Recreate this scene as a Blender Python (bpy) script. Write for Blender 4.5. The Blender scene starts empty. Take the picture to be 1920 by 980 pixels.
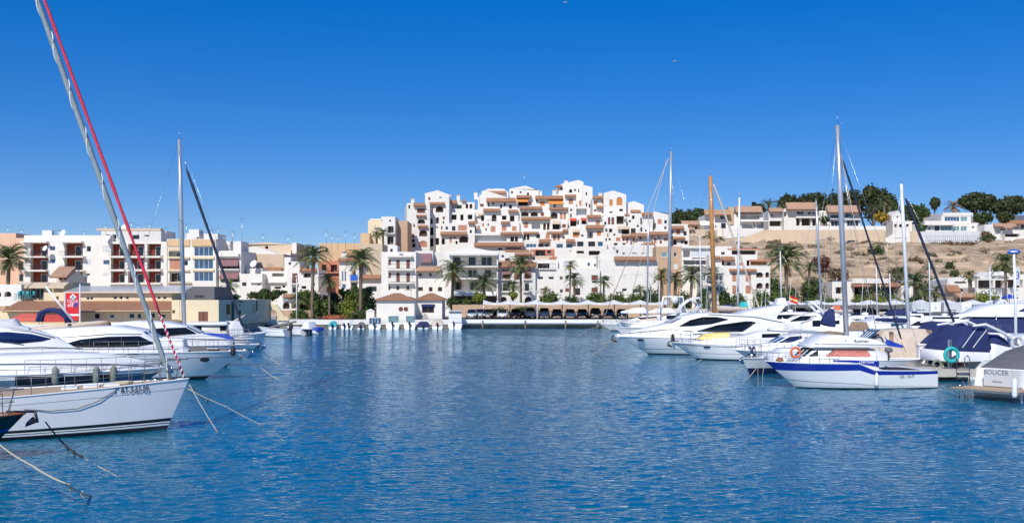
import bpy, math, random
import numpy as np
from mathutils import Vector, Matrix, noise
R = math.radians
D = bpy.data
SC = bpy.context.scene
COL = SC.collection
random.seed(7)

# ------------------------------------------------------------------ camera
F, CX, HZ, CH = 1920.0, 960.0, 556.0, 4.6      # focal length and horizon in photo pixels, eye height in metres
cam_d = D.cameras.new('camera')
cam = D.objects.new('camera', cam_d)
COL.objects.link(cam)
cam.location = (0, 0, CH)
cam.rotation_euler = (R(90), 0, 0)
cam_d.sensor_width = 36
cam_d.lens = 36 * F / 1920
cam_d.shift_y = (HZ - 490) / 1920
cam_d.clip_start = .5
cam_d.clip_end = 9000
SC.camera = cam
# ------------------------------------------------------------------ sky and sun
SUN = Vector((-.28, -.82, .76)).normalized()
w = D.worlds.new('World')
SC.world = w
w.use_nodes = True
nt = w.node_tree
sky = nt.nodes.new('ShaderNodeTexSky')
sky.sky_type = 'NISHITA'
sky.sun_disc = False
sky.sun_elevation = math.asin(SUN.z)
sky.sun_rotation = math.atan2(SUN.x, SUN.y)
sky.altitude = 2000
sky.air_density = 1.0
sky.dust_density = 0
sky.ozone_density = 8.0
hs = nt.nodes.new('ShaderNodeHueSaturation')
hs.inputs['Saturation'].default_value = 1.65
hs.inputs['Hue'].default_value = .519
gm = nt.nodes.new('ShaderNodeGamma')                  # the even, saturated blue of the photograph's sky
gm.inputs[1].default_value = .6
nt.links.new(sky.outputs[0], gm.inputs[0])
nt.links.new(gm.outputs[0], hs.inputs['Color'])
hs.inputs['Value'].default_value = 1.5
bg = nt.nodes['Background']
nt.links.new(hs.outputs[0], bg.inputs[0])
bg.inputs[1].default_value = .15
sl = D.lights.new('sun', 'SUN')
sl.energy = 4.1
sl.angle = R(.5)
sl.color = (1, .955, .88)
so = D.objects.new('sun', sl)
COL.objects.link(so)
so.rotation_euler = SUN.to_track_quat('Z', 'Y').to_euler()
SC.view_settings.view_transform = 'Standard'
SC.view_settings.look = 'None'
SC.view_settings.exposure = 0
SC.view_settings.gamma = 1
SC.cycles.max_bounces = 6

# ------------------------------------------------------------------ materials
MATS = {}
def mat(name, col, rough=.7, metal=0, var=.12, scale=1.5, bump=0, bscale=8, spec=.5, coat=0, island=0, col2=None):
    m = D.materials.new(name)
    m.use_nodes = True
    t = m.node_tree
    b = t.nodes['Principled BSDF']
    b.inputs['Roughness'].default_value = rough
    b.inputs['Metallic'].default_value = metal
    b.inputs['Specular IOR Level'].default_value = spec
    b.inputs['Coat Weight'].default_value = coat
    tc = t.nodes.new('ShaderNodeTexCoord')
    if var or col2:
        n = t.nodes.new('ShaderNodeTexNoise')
        n.inputs['Scale'].default_value = scale
        n.inputs['Detail'].default_value = 6
        n.inputs['Roughness'].default_value = .65
        t.links.new(tc.outputs['Object'], n.inputs['Vector'])
        r = t.nodes.new('ShaderNodeValToRGB')
        r.color_ramp.elements[0].position = .3
        r.color_ramp.elements[1].position = .7
        c2 = col2 or tuple(min(1, c * (1 + var)) for c in col)
        c1 = tuple(c * (1 - var) for c in col) if not col2 else col
        r.color_ramp.elements[0].color = (*c1, 1)
        r.color_ramp.elements[1].color = (*c2, 1)
        t.links.new(n.outputs['Fac'], r.inputs[0])
        out = r.outputs[0]
        if island:
            g = t.nodes.new('ShaderNodeNewGeometry')
            mr = t.nodes.new('ShaderNodeMapRange')
            mr.inputs[3].default_value = 1 - island
            mr.inputs[4].default_value = 1 + island
            t.links.new(g.outputs['Random Per Island'], mr.inputs[0])
            mx = t.nodes.new('ShaderNodeVectorMath')
            mx.operation = 'MULTIPLY'
            t.links.new(out, mx.inputs[0])
            t.links.new(mr.outputs[0], mx.inputs[1])
            out = mx.outputs[0]
        t.links.new(out, b.inputs['Base Color'])
    else:
        b.inputs['Base Color'].default_value = (*col, 1)
    if bump:
        n2 = t.nodes.new('ShaderNodeTexNoise')
        n2.inputs['Scale'].default_value = bscale
        n2.inputs['Detail'].default_value = 5
        t.links.new(tc.outputs['Object'], n2.inputs['Vector'])
        bp = t.nodes.new('ShaderNodeBump')
        bp.inputs['Strength'].default_value = bump
        bp.inputs['Distance'].default_value = .05
        t.links.new(n2.outputs['Fac'], bp.inputs['Height'])
        t.links.new(bp.outputs[0], b.inputs['Normal'])
    MATS[name] = m
    return m

def wallmat(name, col, dirt=.05):
    """render on masonry: soft mottling plus a few vertical weather streaks"""
    m = mat(name, col, .85, 0, .05, .6, .25, 6, .2)
    t = m.node_tree
    b = t.nodes['Principled BSDF']
    src = b.inputs['Base Color'].links[0].from_socket
    tc = [n for n in t.nodes if n.type == 'TEX_COORD'][0]
    mp = t.nodes.new('ShaderNodeMapping')
    mp.inputs['Scale'].default_value = (1.3, 1.3, .12)
    t.links.new(tc.outputs['Object'], mp.inputs['Vector'])
    n = t.nodes.new('ShaderNodeTexNoise')
    n.inputs['Scale'].default_value = 1.6
    n.inputs['Detail'].default_value = 5
    t.links.new(mp.outputs[0], n.inputs['Vector'])
    mr = t.nodes.new('ShaderNodeMapRange')
    mr.inputs[1].default_value = .45
    mr.inputs[2].default_value = .75
    mr.inputs[3].default_value = 1.0
    mr.inputs[4].default_value = 1 - dirt
    t.links.new(n.outputs['Fac'], mr.inputs[0])
    mx = t.nodes.new('ShaderNodeVectorMath')
    mx.operation = 'MULTIPLY'
    t.links.new(src, mx.inputs[0])
    t.links.new(mr.outputs[0], mx.inputs[1])
    t.links.new(mx.outputs[0], b.inputs['Base Color'])

for n_, c_ in dict(white=(.80, .765, .695), white2=(.74, .72, .68), cool=(.76, .78, .80), cream=(.80, .66, .43), tan=(.66, .52, .37), peach=(.76, .50, .34),
                   orange=(.70, .48, .28), pink=(.58, .24, .14), grey=(.17, .17, .18), redbrown=(.27, .055, .03), stone=(.55, .41, .26), lightgrey=(.66, .67, .68), beigewall=(.55, .38, .25)).items():
    wallmat('wall_' + n_, c_)
mat('interior', (.07, .05, .04), .9, var=.3)  # dark brown that puts the shade of arches and open recesses into colour
mat('tile', (.31, .135, .07), .85, var=.3, scale=2.2, bump=.4, col2=(.45, .25, .14))
mat('tile_old', (.40, .22, .13), .85, var=.3, scale=2.2, bump=.4, col2=(.55, .36, .24))
mat('frame_white', (.75, .75, .74), .4, var=.03)
mat('wood_dark', (.17, .045, .022), .5, var=.2, scale=4)
mat('wood_orange', (.58, .22, .06), .5, var=.15, scale=4)
mat('wood_salmon', (.50, .22, .13), .55, var=.15, scale=4)
mat('awning_orange', (.72, .27, .06), .8, var=.08)
mat('awning_red', (.60, .07, .05), .8, var=.08)
mat('canvas_coral', (.72, .14, .10), .8, var=.06)
mat('awning_plum', (.26, .13, .14), .8, var=.2, scale=8)
mat('awning_tan', (.66, .52, .36), .85, var=.06)
mat('blind_grey', (.62, .63, .64), .6, var=.06)
def glassmat(name, col, rough=.06):
    mat(name, col, rough, var=.35, scale=.9, spec=.55)
glassmat('glass', (.018, .024, .032))
glassmat('glass_blue', (.05, .11, .19))
glassmat('glass_teal', (.18, .30, .32))
glassmat('tinted', (.010, .012, .018), .03)
glassmat('tinted_blue', (.012, .025, .10), .03)
mat('metal', (.55, .56, .57), .3, 1, .05)
mat('steel', (.62, .63, .64), .22, 1, .05)
mat('rail_steel', (.30, .30, .31), .4, .5, .05)
mat('dark_metal', (.05, .05, .055), .4, .6, .1)
mat('mast_alu', (.62, .64, .66), .35, .6, .04)
mat('mast_white', (.80, .80, .79), .3, var=.03)
mat('spruce', (.55, .25, .07), .35, var=.2, scale=3, coat=.4)
mat('varnish', (.33, .10, .03), .25, var=.25, scale=5, coat=.6)
mat('teak', (.50, .36, .22), .7, var=.15, scale=6)
mat('gelcoat', (.83, .83, .82), .3, var=.03, scale=.7, coat=.08, spec=.35)
mat('gelcoat_grey', (.60, .61, .62), .22, var=.04, scale=.7, coat=.3)
mat('gelcoat_cream', (.74, .68, .57), .25, var=.05, coat=.2)
mat('deck_white', (.74, .74, .72), .45, var=.06, scale=2)
mat('navy_gel', (.008, .022, .16), .12, var=.1, coat=.5)
mat('royal_gel', (.012, .03, .32), .15, var=.06, coat=.5)
mat('hull_sea_reflection', (.10, .17, .25), .2, var=.3, scale=3, coat=.2)  # white hull's shade and sea reflections, painted in as mottled blue
mat('black_gel', (.012, .013, .018), .2, var=.15, coat=.4)
mat('stripe_grey', (.16, .18, .20), .3, var=.05)
mat('antifoul', (.02, .022, .03), .7, var=.3, scale=2)
mat('antifoul_navy', (.012, .02, .09), .6, var=.25, scale=2)
mat('rubber', (.025, .025, .027), .6, var=.2)
mat('fender_grey', (.20, .22, .18), .6, var=.1)
mat('rope', (.52, .45, .34), .9, var=.25, scale=14)
mat('rope_dark', (.03, .03, .035), .9, var=.3, scale=14)
mat('canvas_navy', (.016, .028, .115), .85, var=.25, scale=2.5, bump=.6, bscale=3)
mat('canvas_blue', (.015, .06, .42), .8, var=.15, scale=2.5, bump=.5, bscale=3)
mat('canvas_beige', (.62, .52, .42), .85, var=.12, scale=2.5, bump=.5, bscale=3)
mat('canvas_brown', (.30, .20, .13), .85, var=.2, scale=2.5, bump=.5, bscale=3)
mat('canvas_grey', (.15, .15, .155), .85, var=.15, scale=2.5, bump=.5, bscale=3)
mat('canvas_white', (.78, .78, .77), .85, var=.05, scale=2, bump=.3, bscale=3)
mat('canvas_teal', (.05, .40, .45), .8, var=.12, bump=.4)
mat('sailcover_grey', (.27, .33, .35), .75, var=.12, scale=2, bump=.4)
mat('sailcover_navy', (.018, .028, .06), .8, var=.2, scale=2, bump=.4)
mat('sail_red', (.72, .035, .07), .65, var=.12, scale=3, bump=.5, bscale=10)
mat('yellow', (.78, .62, .22), .5, var=.08)
mat('lifebuoy_orange', (.78, .15, .05), .55, var=.08)
mat('teal', (.02, .45, .42), .55, var=.1)
mat('curtain', (.62, .22, .17), .85, var=.3, scale=12)
mat('ink', (.02, .02, .025), .5, var=0)
mat('ink_blue', (.02, .06, .30), .5, var=0)
mat('print_white', (.85, .85, .85), .5, var=0)
mat('sign_red', (.70, .012, .02), .45, var=.04)
mat('sign_blue', (.02, .12, .55), .4, var=.04)
mat('concrete', (.50, .46, .40), .9, var=.14, scale=1.2, bump=.4)
mat('quay_white', (.80, .77, .72), .85, var=.08, scale=1.0, bump=.3)
mat('quay_wet', (.20, .17, .12), .8, var=.45, scale=1.4, bump=.6)
mat('asphalt', (.05, .05, .052), .9, var=.2, scale=2)
mat('palm_green', (.09, .135, .04), .6, var=.3, scale=3, col2=(.21, .23, .09))
mat('palm_dark', (.07, .11, .04), .6, var=.3, scale=3, col2=(.15, .18, .08))
mat('palm_dry', (.27, .17, .07), .8, var=.3, scale=3)
mat('palm_trunk', (.20, .145, .10), .95, var=.3, scale=5, bump=1, bscale=6)
mat('bark', (.12, .075, .05), .95, var=.3, scale=4, bump=1)
def leaf(n, a, b):
    mat(n, a, .65, var=.3, scale=.8, island=.35, col2=b, spec=.3)
leaf('leaf_pine', (.025, .042, .014), (.075, .085, .028))
leaf('leaf_dark', (.03, .058, .018), (.08, .11, .03))
leaf('leaf_mid', (.055, .10, .022), (.12, .16, .035))
leaf('leaf_lime', (.13, .17, .02), (.22, .25, .04))
leaf('leaf_gold', (.27, .17, .02), (.38, .25, .03))
leaf('leaf_dry', (.12, .08, .04), (.22, .15, .08))
leaf('leaf_rust', (.11, .035, .022), (.17, .06, .04))
leaf('flower_red', (.40, .10, .05), (.48, .20, .09))
def paint(n, c):
    mat(n, c, .22, .2, .03, coat=.8)
for n_, c_ in dict(silver=(.48, .50, .52), white=(.78, .78, .78), black=(.012, .012, .014), blue=(.03, .06, .14), red=(.22, .02, .025), grey=(.12, .125, .13), pale=(.35, .45, .52), green=(.02, .08, .06)).items():
    paint('paint_' + n_, c_)
mat('headlamp', (.75, .77, .8), .1, .3, 0, coat=1)
mat('plate', (.75, .75, .72), .5, var=0)
mat('lamp_red', (.4, .02, .02), .2, var=0)

# ------------------------------------------------------------------ mesh building
class MB:
    def __init__(s):
        s.v, s.f, s.m, s.sm, s.names = [], [], [], [], []
    def mi(s, m):
        if m not in s.names:
            s.names.append(m)
        return s.names.index(m)
    def add(s, vs, fs, m, smooth=False):
        o = len(s.v)
        s.v += [tuple(p) for p in vs]
        k = s.mi(m)
        for f in fs:
            s.f.append([o + i for i in f])
            s.m.append(k)
            s.sm.append(smooth)
    def quad(s, a, b, c, d, m):
        s.add([a, b, c, d], [(0, 1, 2, 3)], m)
    def box(s, x0, x1, y0, y1, z0, z1, m):
        s.add([(x0, y0, z0), (x1, y0, z0), (x1, y1, z0), (x0, y1, z0), (x0, y0, z1), (x1, y0, z1), (x1, y1, z1), (x0, y1, z1)],
              [(3, 2, 1, 0), (4, 5, 6, 7), (0, 1, 5, 4), (1, 2, 6, 5), (2, 3, 7, 6), (3, 0, 4, 7)], m)
    def prism(s, pts, y0, y1, m):                       # outline in x,z extruded along y
        n = len(pts)
        s.add([(x, y0, z) for x, z in pts] + [(x, y1, z) for x, z in pts],
              [tuple(range(n)), tuple(range(2 * n - 1, n - 1, -1))] + [(i + n, (i + 1) % n + n, (i + 1) % n, i) for i in range(n)], m)
    def tube(s, path, r, m, n=6, cap=True, smooth=True):
        path = [Vector(p) for p in path]
        rs = r if isinstance(r, (list, tuple)) else [r] * len(path)
        rings = []
        up = Vector((0, 0, 1))
        for i, p in enumerate(path):
            t = (path[min(i + 1, len(path) - 1)] - path[max(i - 1, 0)])
            if t.length < 1e-9:
                t = up.copy()
            t.normalize()
            a = t.cross(up)
            if a.length < .05:
                a = t.cross(Vector((0, 1, 0)))
            a.normalize()
            b = a.cross(t)
            rings.append([p + (a * math.cos(q) + b * math.sin(q)) * rs[i] for q in [2 * math.pi * k / n for k in range(n)]])
        vs = [p for g in rings for p in g]
        fs = [(i * n + k, i * n + (k + 1) % n, (i + 1) * n + (k + 1) % n, (i + 1) * n + k) for i in range(len(path) - 1) for k in range(n)]
        if cap:
            fs += [tuple(range(n - 1, -1, -1)), tuple((len(path) - 1) * n + k for k in range(n))]
        s.add(vs, fs, m, smooth)
    def lathe(s, prof, m, c=(0, 0, 0), n=12, smooth=True):     # profile of (radius, z)
        vs = [(c[0] + r * math.cos(2 * math.pi * k / n), c[1] + r * math.sin(2 * math.pi * k / n), c[2] + z) for r, z in prof for k in range(n)]
        fs = [(i * n + k, i * n + (k + 1) % n, (i + 1) * n + (k + 1) % n, (i + 1) * n + k) for i in range(len(prof) - 1) for k in range(n)]
        fs += [tuple(range(n - 1, -1, -1)), tuple((len(prof) - 1) * n + k for k in range(n))]
        s.add(vs, fs, m, smooth)
    def ball(s, c, r, m, n=10, sz=1):
        q = 6
        s.lathe([(r * math.sin(math.pi * (i + .02) / (q + .04)), -r * sz * math.cos(math.pi * i / q)) for i in range(q + 1)], m, c, n)
    def torus(s, c, R0, r, m, axis='y', n=16, k=6):
        vs, fs = [], []
        for i in range(n):
            a = 2 * math.pi * i / n
            for j in range(k):
                b = 2 * math.pi * j / k
                p = ((R0 + r * math.cos(b)) * math.cos(a), r * math.sin(b), (R0 + r * math.cos(b)) * math.sin(a))
                if axis == 'x':
                    p = (p[1], p[0], p[2])
                vs.append((c[0] + p[0], c[1] + p[1], c[2] + p[2]))
        for i in range(n):
            for j in range(k):
                fs.append((i * k + j, i * k + (j + 1) % k, (i + 1) % n * k + (j + 1) % k, (i + 1) % n * k + j))
        s.add(vs, fs, m, True)
    def mesh(s, name):
        me = D.meshes.new(name)
        me.from_pydata(s.v, [], s.f)
        for n in s.names:
            me.materials.append(MATS[n])
        me.polygons.foreach_set('material_index', s.m)
        me.polygons.foreach_set('use_smooth', s.sm)
        me.update()
        return me
    def build(s, name, parent=None, loc=None, rot=None):
        return link(name, s.mesh(name), parent, loc, rot)

def link(name, data, parent=None, loc=None, rot=None):
    o = D.objects.new(name, data)
    COL.objects.link(o)
    if parent:
        o.parent = parent
    if loc is not None:
        o.location = loc
    if rot is not None:
        o.rotation_euler = rot
    return o
def tag(o, label=None, cat=None, group=None, kind=None):
    for k, v in (('label', label), ('category', cat), ('group', group), ('kind', kind)):
        if v:
            o[k] = v
    return o
def empty(name, loc, label=None, cat=None, group=None, rz=0):
    o = link(name, None, None, loc, (0, 0, rz))
    o.empty_display_size = .5
    return tag(o, label, cat, group)
def copy_tree(o, loc=None, rz=None, label=None, mats=None):
    c = o.copy()
    COL.objects.link(c)
    if loc is not None:
        c.location = loc
    if rz is not None:
        c.rotation_euler = (0, 0, rz)
    if label:
        c['label'] = label
    for ch in list(o.children):
        d = ch.copy()
        COL.objects.link(d)
        d.parent = c
        if mats and ch.name.split('.')[0] in mats:
            d.data = mats[ch.name.split('.')[0]]
        for g in ch.children:
            e = g.copy()
            COL.objects.link(e)
            e.parent = d
    return c
def gx(u, Y):
    return (u - CX) / F * Y
def gz(v, Y):
    return CH + (HZ - v) / F * Y
def P(u, v, Y):
    return Vector((gx(u, Y), Y, gz(v, Y)))
def wy(v):                                             # distance at which the water line shows at row v
    return CH * F / (v - HZ)
def pl(pts):
    xs = [p[0] for p in pts]
    zs = [p[1] for p in pts]
    if xs[0] > xs[-1]:
        xs, zs = xs[::-1], zs[::-1]
    return lambda x: float(np.interp(x, xs, zs))
def text(body, name, parent, size, m, loc, rot, ext=.004, align='CENTER', sx=1):
    cu = D.curves.new(name, 'FONT')
    cu.body = body
    cu.size = size
    cu.align_x = align
    cu.align_y = 'CENTER'
    cu.extrude = ext
    cu.resolution_u = 2
    cu.materials.append(MATS[m])
    tmp = D.objects.new('tmp', cu)
    me = D.meshes.new_from_object(tmp)
    D.objects.remove(tmp)
    D.curves.remove(cu)
    o = link(name, me, parent, loc, rot)
    o.scale = (sx, 1, 1)
    return o

# ------------------------------------------------------------------ water
def water():
    m = D.materials.new('water')
    m.use_nodes = True
    t = m.node_tree
    b = t.nodes['Principled BSDF']
    b.inputs['Base Color'].default_value = (.002, .115, .27, 1)
    b.inputs['Roughness'].default_value = .04
    b.inputs['IOR'].default_value = 1.33
    tc = t.nodes.new('ShaderNodeTexCoord')
    prev = None
    for sc, rot, st, dist, det in (((2.2, 3.6, 1), 25, .55, .10, 2), ((6, 10, 1), -12, .5, .04, 2)):
        mp = t.nodes.new('ShaderNodeMapping')
        mp.inputs['Scale'].default_value = sc
        mp.inputs['Rotation'].default_value = (0, 0, R(rot))
        t.links.new(tc.outputs['Object'], mp.inputs[0])
        n = t.nodes.new('ShaderNodeTexNoise')
        n.inputs['Scale'].default_value = 1
        n.inputs['Detail'].default_value = det
        n.inputs['Distortion'].default_value = .6
        t.links.new(mp.outputs[0], n.inputs[0])
        bp = t.nodes.new('ShaderNodeBump')
        bp.inputs['Strength'].default_value = st
        bp.inputs['Distance'].default_value = dist
        t.links.new(n.outputs['Fac'], bp.inputs['Height'])
        if prev:
            t.links.new(prev.outputs[0], bp.inputs['Normal'])
        prev = bp
    # what leaves the water: scattered blue from below and, seen through the photograph's polarised look, a softened mirror
    t.nodes.remove(b)
    df = t.nodes.new('ShaderNodeBsdfDiffuse')
    df.inputs[0].default_value = (.001, .125, .225, 1)
    gl = t.nodes.new('ShaderNodeBsdfGlossy')
    gl.inputs['Roughness'].default_value = .05
    gl.inputs[0].default_value = (.84, .95, 1, 1)
    fr = t.nodes.new('ShaderNodeFresnel')
    fr.inputs[0].default_value = 1.42
    ml = t.nodes.new('ShaderNodeMath')
    ml.operation = 'MULTIPLY'
    ml.inputs[1].default_value = 1.0
    mx = t.nodes.new('ShaderNodeMixShader')
    for nd in (df, gl, fr):
        t.links.new(prev.outputs[0], nd.inputs['Normal'])
    t.links.new(fr.outputs[0], ml.inputs[0])
    t.links.new(ml.outputs[0], mx.inputs[0])
    t.links.new(df.outputs[0], mx.inputs[1])
    t.links.new(gl.outputs[0], mx.inputs[2])
    t.links.new(mx.outputs[0], [n for n in t.nodes if n.type == 'OUTPUT_MATERIAL'][0].inputs[0])
    MATS['water'] = m
    mb = MB()
    # wind ripples as real geometry: a sum of short travelling waves, finest where the sheet is finest
    y0, y1, k = 11.0, 152.0, .78
    ys = np.exp(np.linspace(math.log(y0), math.log(y1), 820))
    ts = np.linspace(-k, k, 640)
    Y, T = np.meshgrid(ys, ts, indexing='ij')
    X = Y * T
    Z = np.zeros_like(X)
    sp = Y * (2 * k / 640 + .0032) * .5
    rng = np.random.default_rng(11)
    gust = np.ones_like(X)
    for i in range(7):
        lam = rng.uniform(14, 45); a = rng.uniform(0, 6.28)
        gust += .16 * np.sin((X * math.cos(a) + Y * math.sin(a)) * 6.283 / lam + rng.uniform(0, 6.28))
    gust = np.clip(gust, .35, 1.6)
    for i in range(80):
        lam = .22 * (3.2 / .22) ** rng.random() if i < 50 else rng.uniform(.25, .8)
        a = rng.normal(-1.15, .55)
        slope = .021 if lam < .5 else .014 if lam < 1 else .005
        amp = slope * lam / 6.283
        fade = np.clip((lam / sp - 2.2) / 3, 0, 1)
        Z += amp * fade * np.sin((X * math.cos(a) + Y * math.sin(a)) * 6.283 / lam + rng.uniform(0, 6.28) + .8 * np.sin(X * .31 + i) + .8 * np.sin(Y * .27 + 2 * i))
    edge = np.clip((k - np.abs(T)) / .08, 0, 1) * np.clip((Y - y0) / 2, 0, 1) * np.clip((y1 - Y) / 3, 0, 1)
    Z *= gust * edge
    nr, nc = X.shape
    me = D.meshes.new('water')
    V = np.stack([X, Y, Z], -1).reshape(-1, 3)
    me.vertices.add(len(V)); me.vertices.foreach_set('co', V.ravel())
    q = (np.arange(nr - 1)[:, None] * nc + np.arange(nc - 1)[None]).ravel()
    L = np.stack([q, q + 1, q + nc + 1, q + nc], 1)
    me.loops.add(L.size); me.loops.foreach_set('vertex_index', L.ravel())
    me.polygons.add(len(L)); me.polygons.foreach_set('loop_start', np.arange(len(L)) * 4); me.polygons.foreach_set('loop_total', np.full(len(L), 4))
    me.polygons.foreach_set('use_smooth', np.ones(len(L), bool))
    me.materials.append(m)
    me.update(calc_edges=True)
    tag(link('water', me), kind='structure')
    for sg in (-1, 1):
        mb.add([(sg * k * y0, y0, 0), (sg * k * y1, y1, 0), (sg * 700, y1, 0), (sg * 700, y0, 0)], [(0, 3, 2, 1) if sg > 0 else (0, 1, 2, 3)], 'water')
    mb.quad((-700, -300, 0), (700, -300, 0), (700, y0, 0), (-700, y0, 0), 'water')
    tag(mb.build('water'), kind='structure')
water()

# ------------------------------------------------------------------ terrain behind the quay, one sheet to the horizon
def sst(a, b, x):
    x = min(1, max(0, (x - a) / (b - a)))
    return x * x * (3 - 2 * x)
LP = pl([(150, .9), (186, .9), (225, 3), (300, 9), (500, 12), (900, 8), (5000, 0)])
CP = pl([(150, .9), (186, .9), (215, 3), (240, 5), (258, 9), (290, 22), (330, 26), (500, 22), (900, 8), (5000, 0)])
RP = pl([(150, .9), (180, .9), (200, 2.2), (222, 4), (238, 7), (252, 12.5), (262, 14.2), (272, 17.6), (284, 19.4), (303, 20), (306, 22.5), (340, 25), (420, 28), (600, 26), (1200, 8), (5000, 0)])
def ground_z(x, y):
    a, b = sst(-55, -25, x), sst(48, 66, x)
    z = LP(y) * (1 - a) + CP(y) * a * (1 - b) + RP(y) * b
    if b > 0 and 205 < y < 300:
        k = b * sst(205, 225, y) * (1 - sst(288, 300, y))
        n = noise.fractal(Vector((x * .09, y * .09, 1)), 1, 2, 5) * 1.7 + noise.fractal(Vector((x * .3, y * .3, 4)), 1, 2, 3) * .7
        z += n * k
        zz = z + .35 * math.sin(x * .07)
        st = math.floor(zz / 1.7) * 1.7 + 1.7 * sst(.55, 1, (zz / 1.7) % 1)
        z += (st - zz) * .55 * k
    return z
def terrain():
    m = mat('hill_earth', (.46, .32, .19), .95, var=.25, scale=.35, bump=1, bscale=1.2, col2=(.66, .50, .33))
    t = m.node_tree
    b = t.nodes['Principled BSDF']
    src = b.inputs['Base Color'].links[0].from_socket
    tc = [n for n in t.nodes if n.type == 'TEX_COORD'][0]
    mp = t.nodes.new('ShaderNodeMapping')
    mp.inputs['Scale'].default_value = (.03, .03, .9)
    t.links.new(tc.outputs['Object'], mp.inputs[0])
    n = t.nodes.new('ShaderNodeTexNoise')
    n.inputs['Scale'].default_value = 1.4
    n.inputs['Detail'].default_value = 6
    n.inputs['Distortion'].default_value = .5
    t.links.new(mp.outputs[0], n.inputs[0])
    mr = t.nodes.new('ShaderNodeMapRange')
    mr.inputs[1].default_value, mr.inputs[2].default_value = .35, .65
    mr.inputs[3].default_value, mr.inputs[4].default_value = .62, 1.08
    t.links.new(n.outputs['Fac'], mr.inputs[0])
    n3 = t.nodes.new('ShaderNodeTexNoise')
    n3.inputs['Scale'].default_value = .16
    n3.inputs['Detail'].default_value = 7
    n3.inputs['Roughness'].default_value = .7
    t.links.new(tc.outputs['Object'], n3.inputs[0])
    rr = t.nodes.new('ShaderNodeValToRGB')
    rr.color_ramp.elements[0].position, rr.color_ramp.elements[1].position = .53, .64
    t.links.new(n3.outputs['Fac'], rr.inputs[0])
    mx = t.nodes.new('ShaderNodeVectorMath')
    mx.operation = 'MULTIPLY'
    t.links.new(src, mx.inputs[0])
    t.links.new(mr.outputs[0], mx.inputs[1])
    mm = t.nodes.new('ShaderNodeMix')
    mm.data_type = 'RGBA'
    mm.inputs[7].default_value = (.13, .085, .05, 1)
    t.links.new(rr.outputs[0], mm.inputs[0])
    t.links.new(mx.outputs[0], mm.inputs[6])
    t.links.new(mm.outputs[2], b.inputs['Base Color'])
    xs = np.concatenate([[-3500, -1500, -700, -400, -250], np.arange(-160, 46, 6), np.arange(48, 220, 1.3), [225, 240, 270, 330, 450, 800, 1600, 3500]])
    ys = np.concatenate([[158, 172, 186], np.arange(192, 310, 1.5), [315, 325, 340, 370, 420, 500, 600, 900, 1500, 3000, 5000]])
    vs = [(float(x), float(y), ground_z(float(x), float(y))) for y in ys for x in xs]
    nx = len(xs)
    fs = [(j * nx + i, j * nx + i + 1, (j + 1) * nx + i + 1, (j + 1) * nx + i) for j in range(len(ys) - 1) for i in range(nx - 1)]
    mb = MB()
    mb.add(vs, fs, 'hill_earth', True)
    tag(mb.build('hillside'), kind='structure')
terrain()

# quay: white capped wall with a wet foot, paved top, car park asphalt; the basin's west side stands nearer
def quay():
    mb = MB()
    mb.box(gx(350, 150), 420, 150, 187, -2, 1.195, 'concrete')
    mb.box(-320, -36.2, 121, 187, -2, 1.1, 'concrete')
    tag(mb.build('quay'), kind='structure')
    mb = MB()
    x0 = gx(420, 150)
    while x0 < 150:
        x1 = min(150, x0 + 5.6)
        mb.box(x0 + .015, x1 - .015, 149.72, 149.997, .52, 1.24, 'quay_white')
        mb.box(x0 + .015, x1 - .015, 149.86, 149.997, -1, .50, 'quay_wet')
        x0 = x1
    mb.box(-320, -36.6, 120.8, 120.997, .2, 1.3, 'quay_white')
    tag(mb.build('quay_wall'), kind='structure')
    mb = MB()
    mb.quad((-30, 155.2, 1.204), (160, 155.2, 1.204), (160, 169, 1.204), (-30, 169, 1.204), 'asphalt')
    tag(mb.build('car_park_road'), kind='structure')
    # white floating beam lying along the quay
    mb = MB()
    mb.box(gx(862, 149), gx(1124, 149), 148.6, 149.5, .78, 1.28, 'print_white')
    r = empty('floating_beam', (0, 0, 0), 'long white mooring beam lying along the middle of the far quay', 'mooring beam')
    mb.build('beam', r)
    for u in (862, 905, 985, 1060, 1120):
        p = MB()
        p.tube([(gx(u, 149), 148.5, -.6), (gx(u, 149), 148.5, 1.15)], .12, 'quay_wet', 8)
        p.build('pile', r)
quay()

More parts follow.
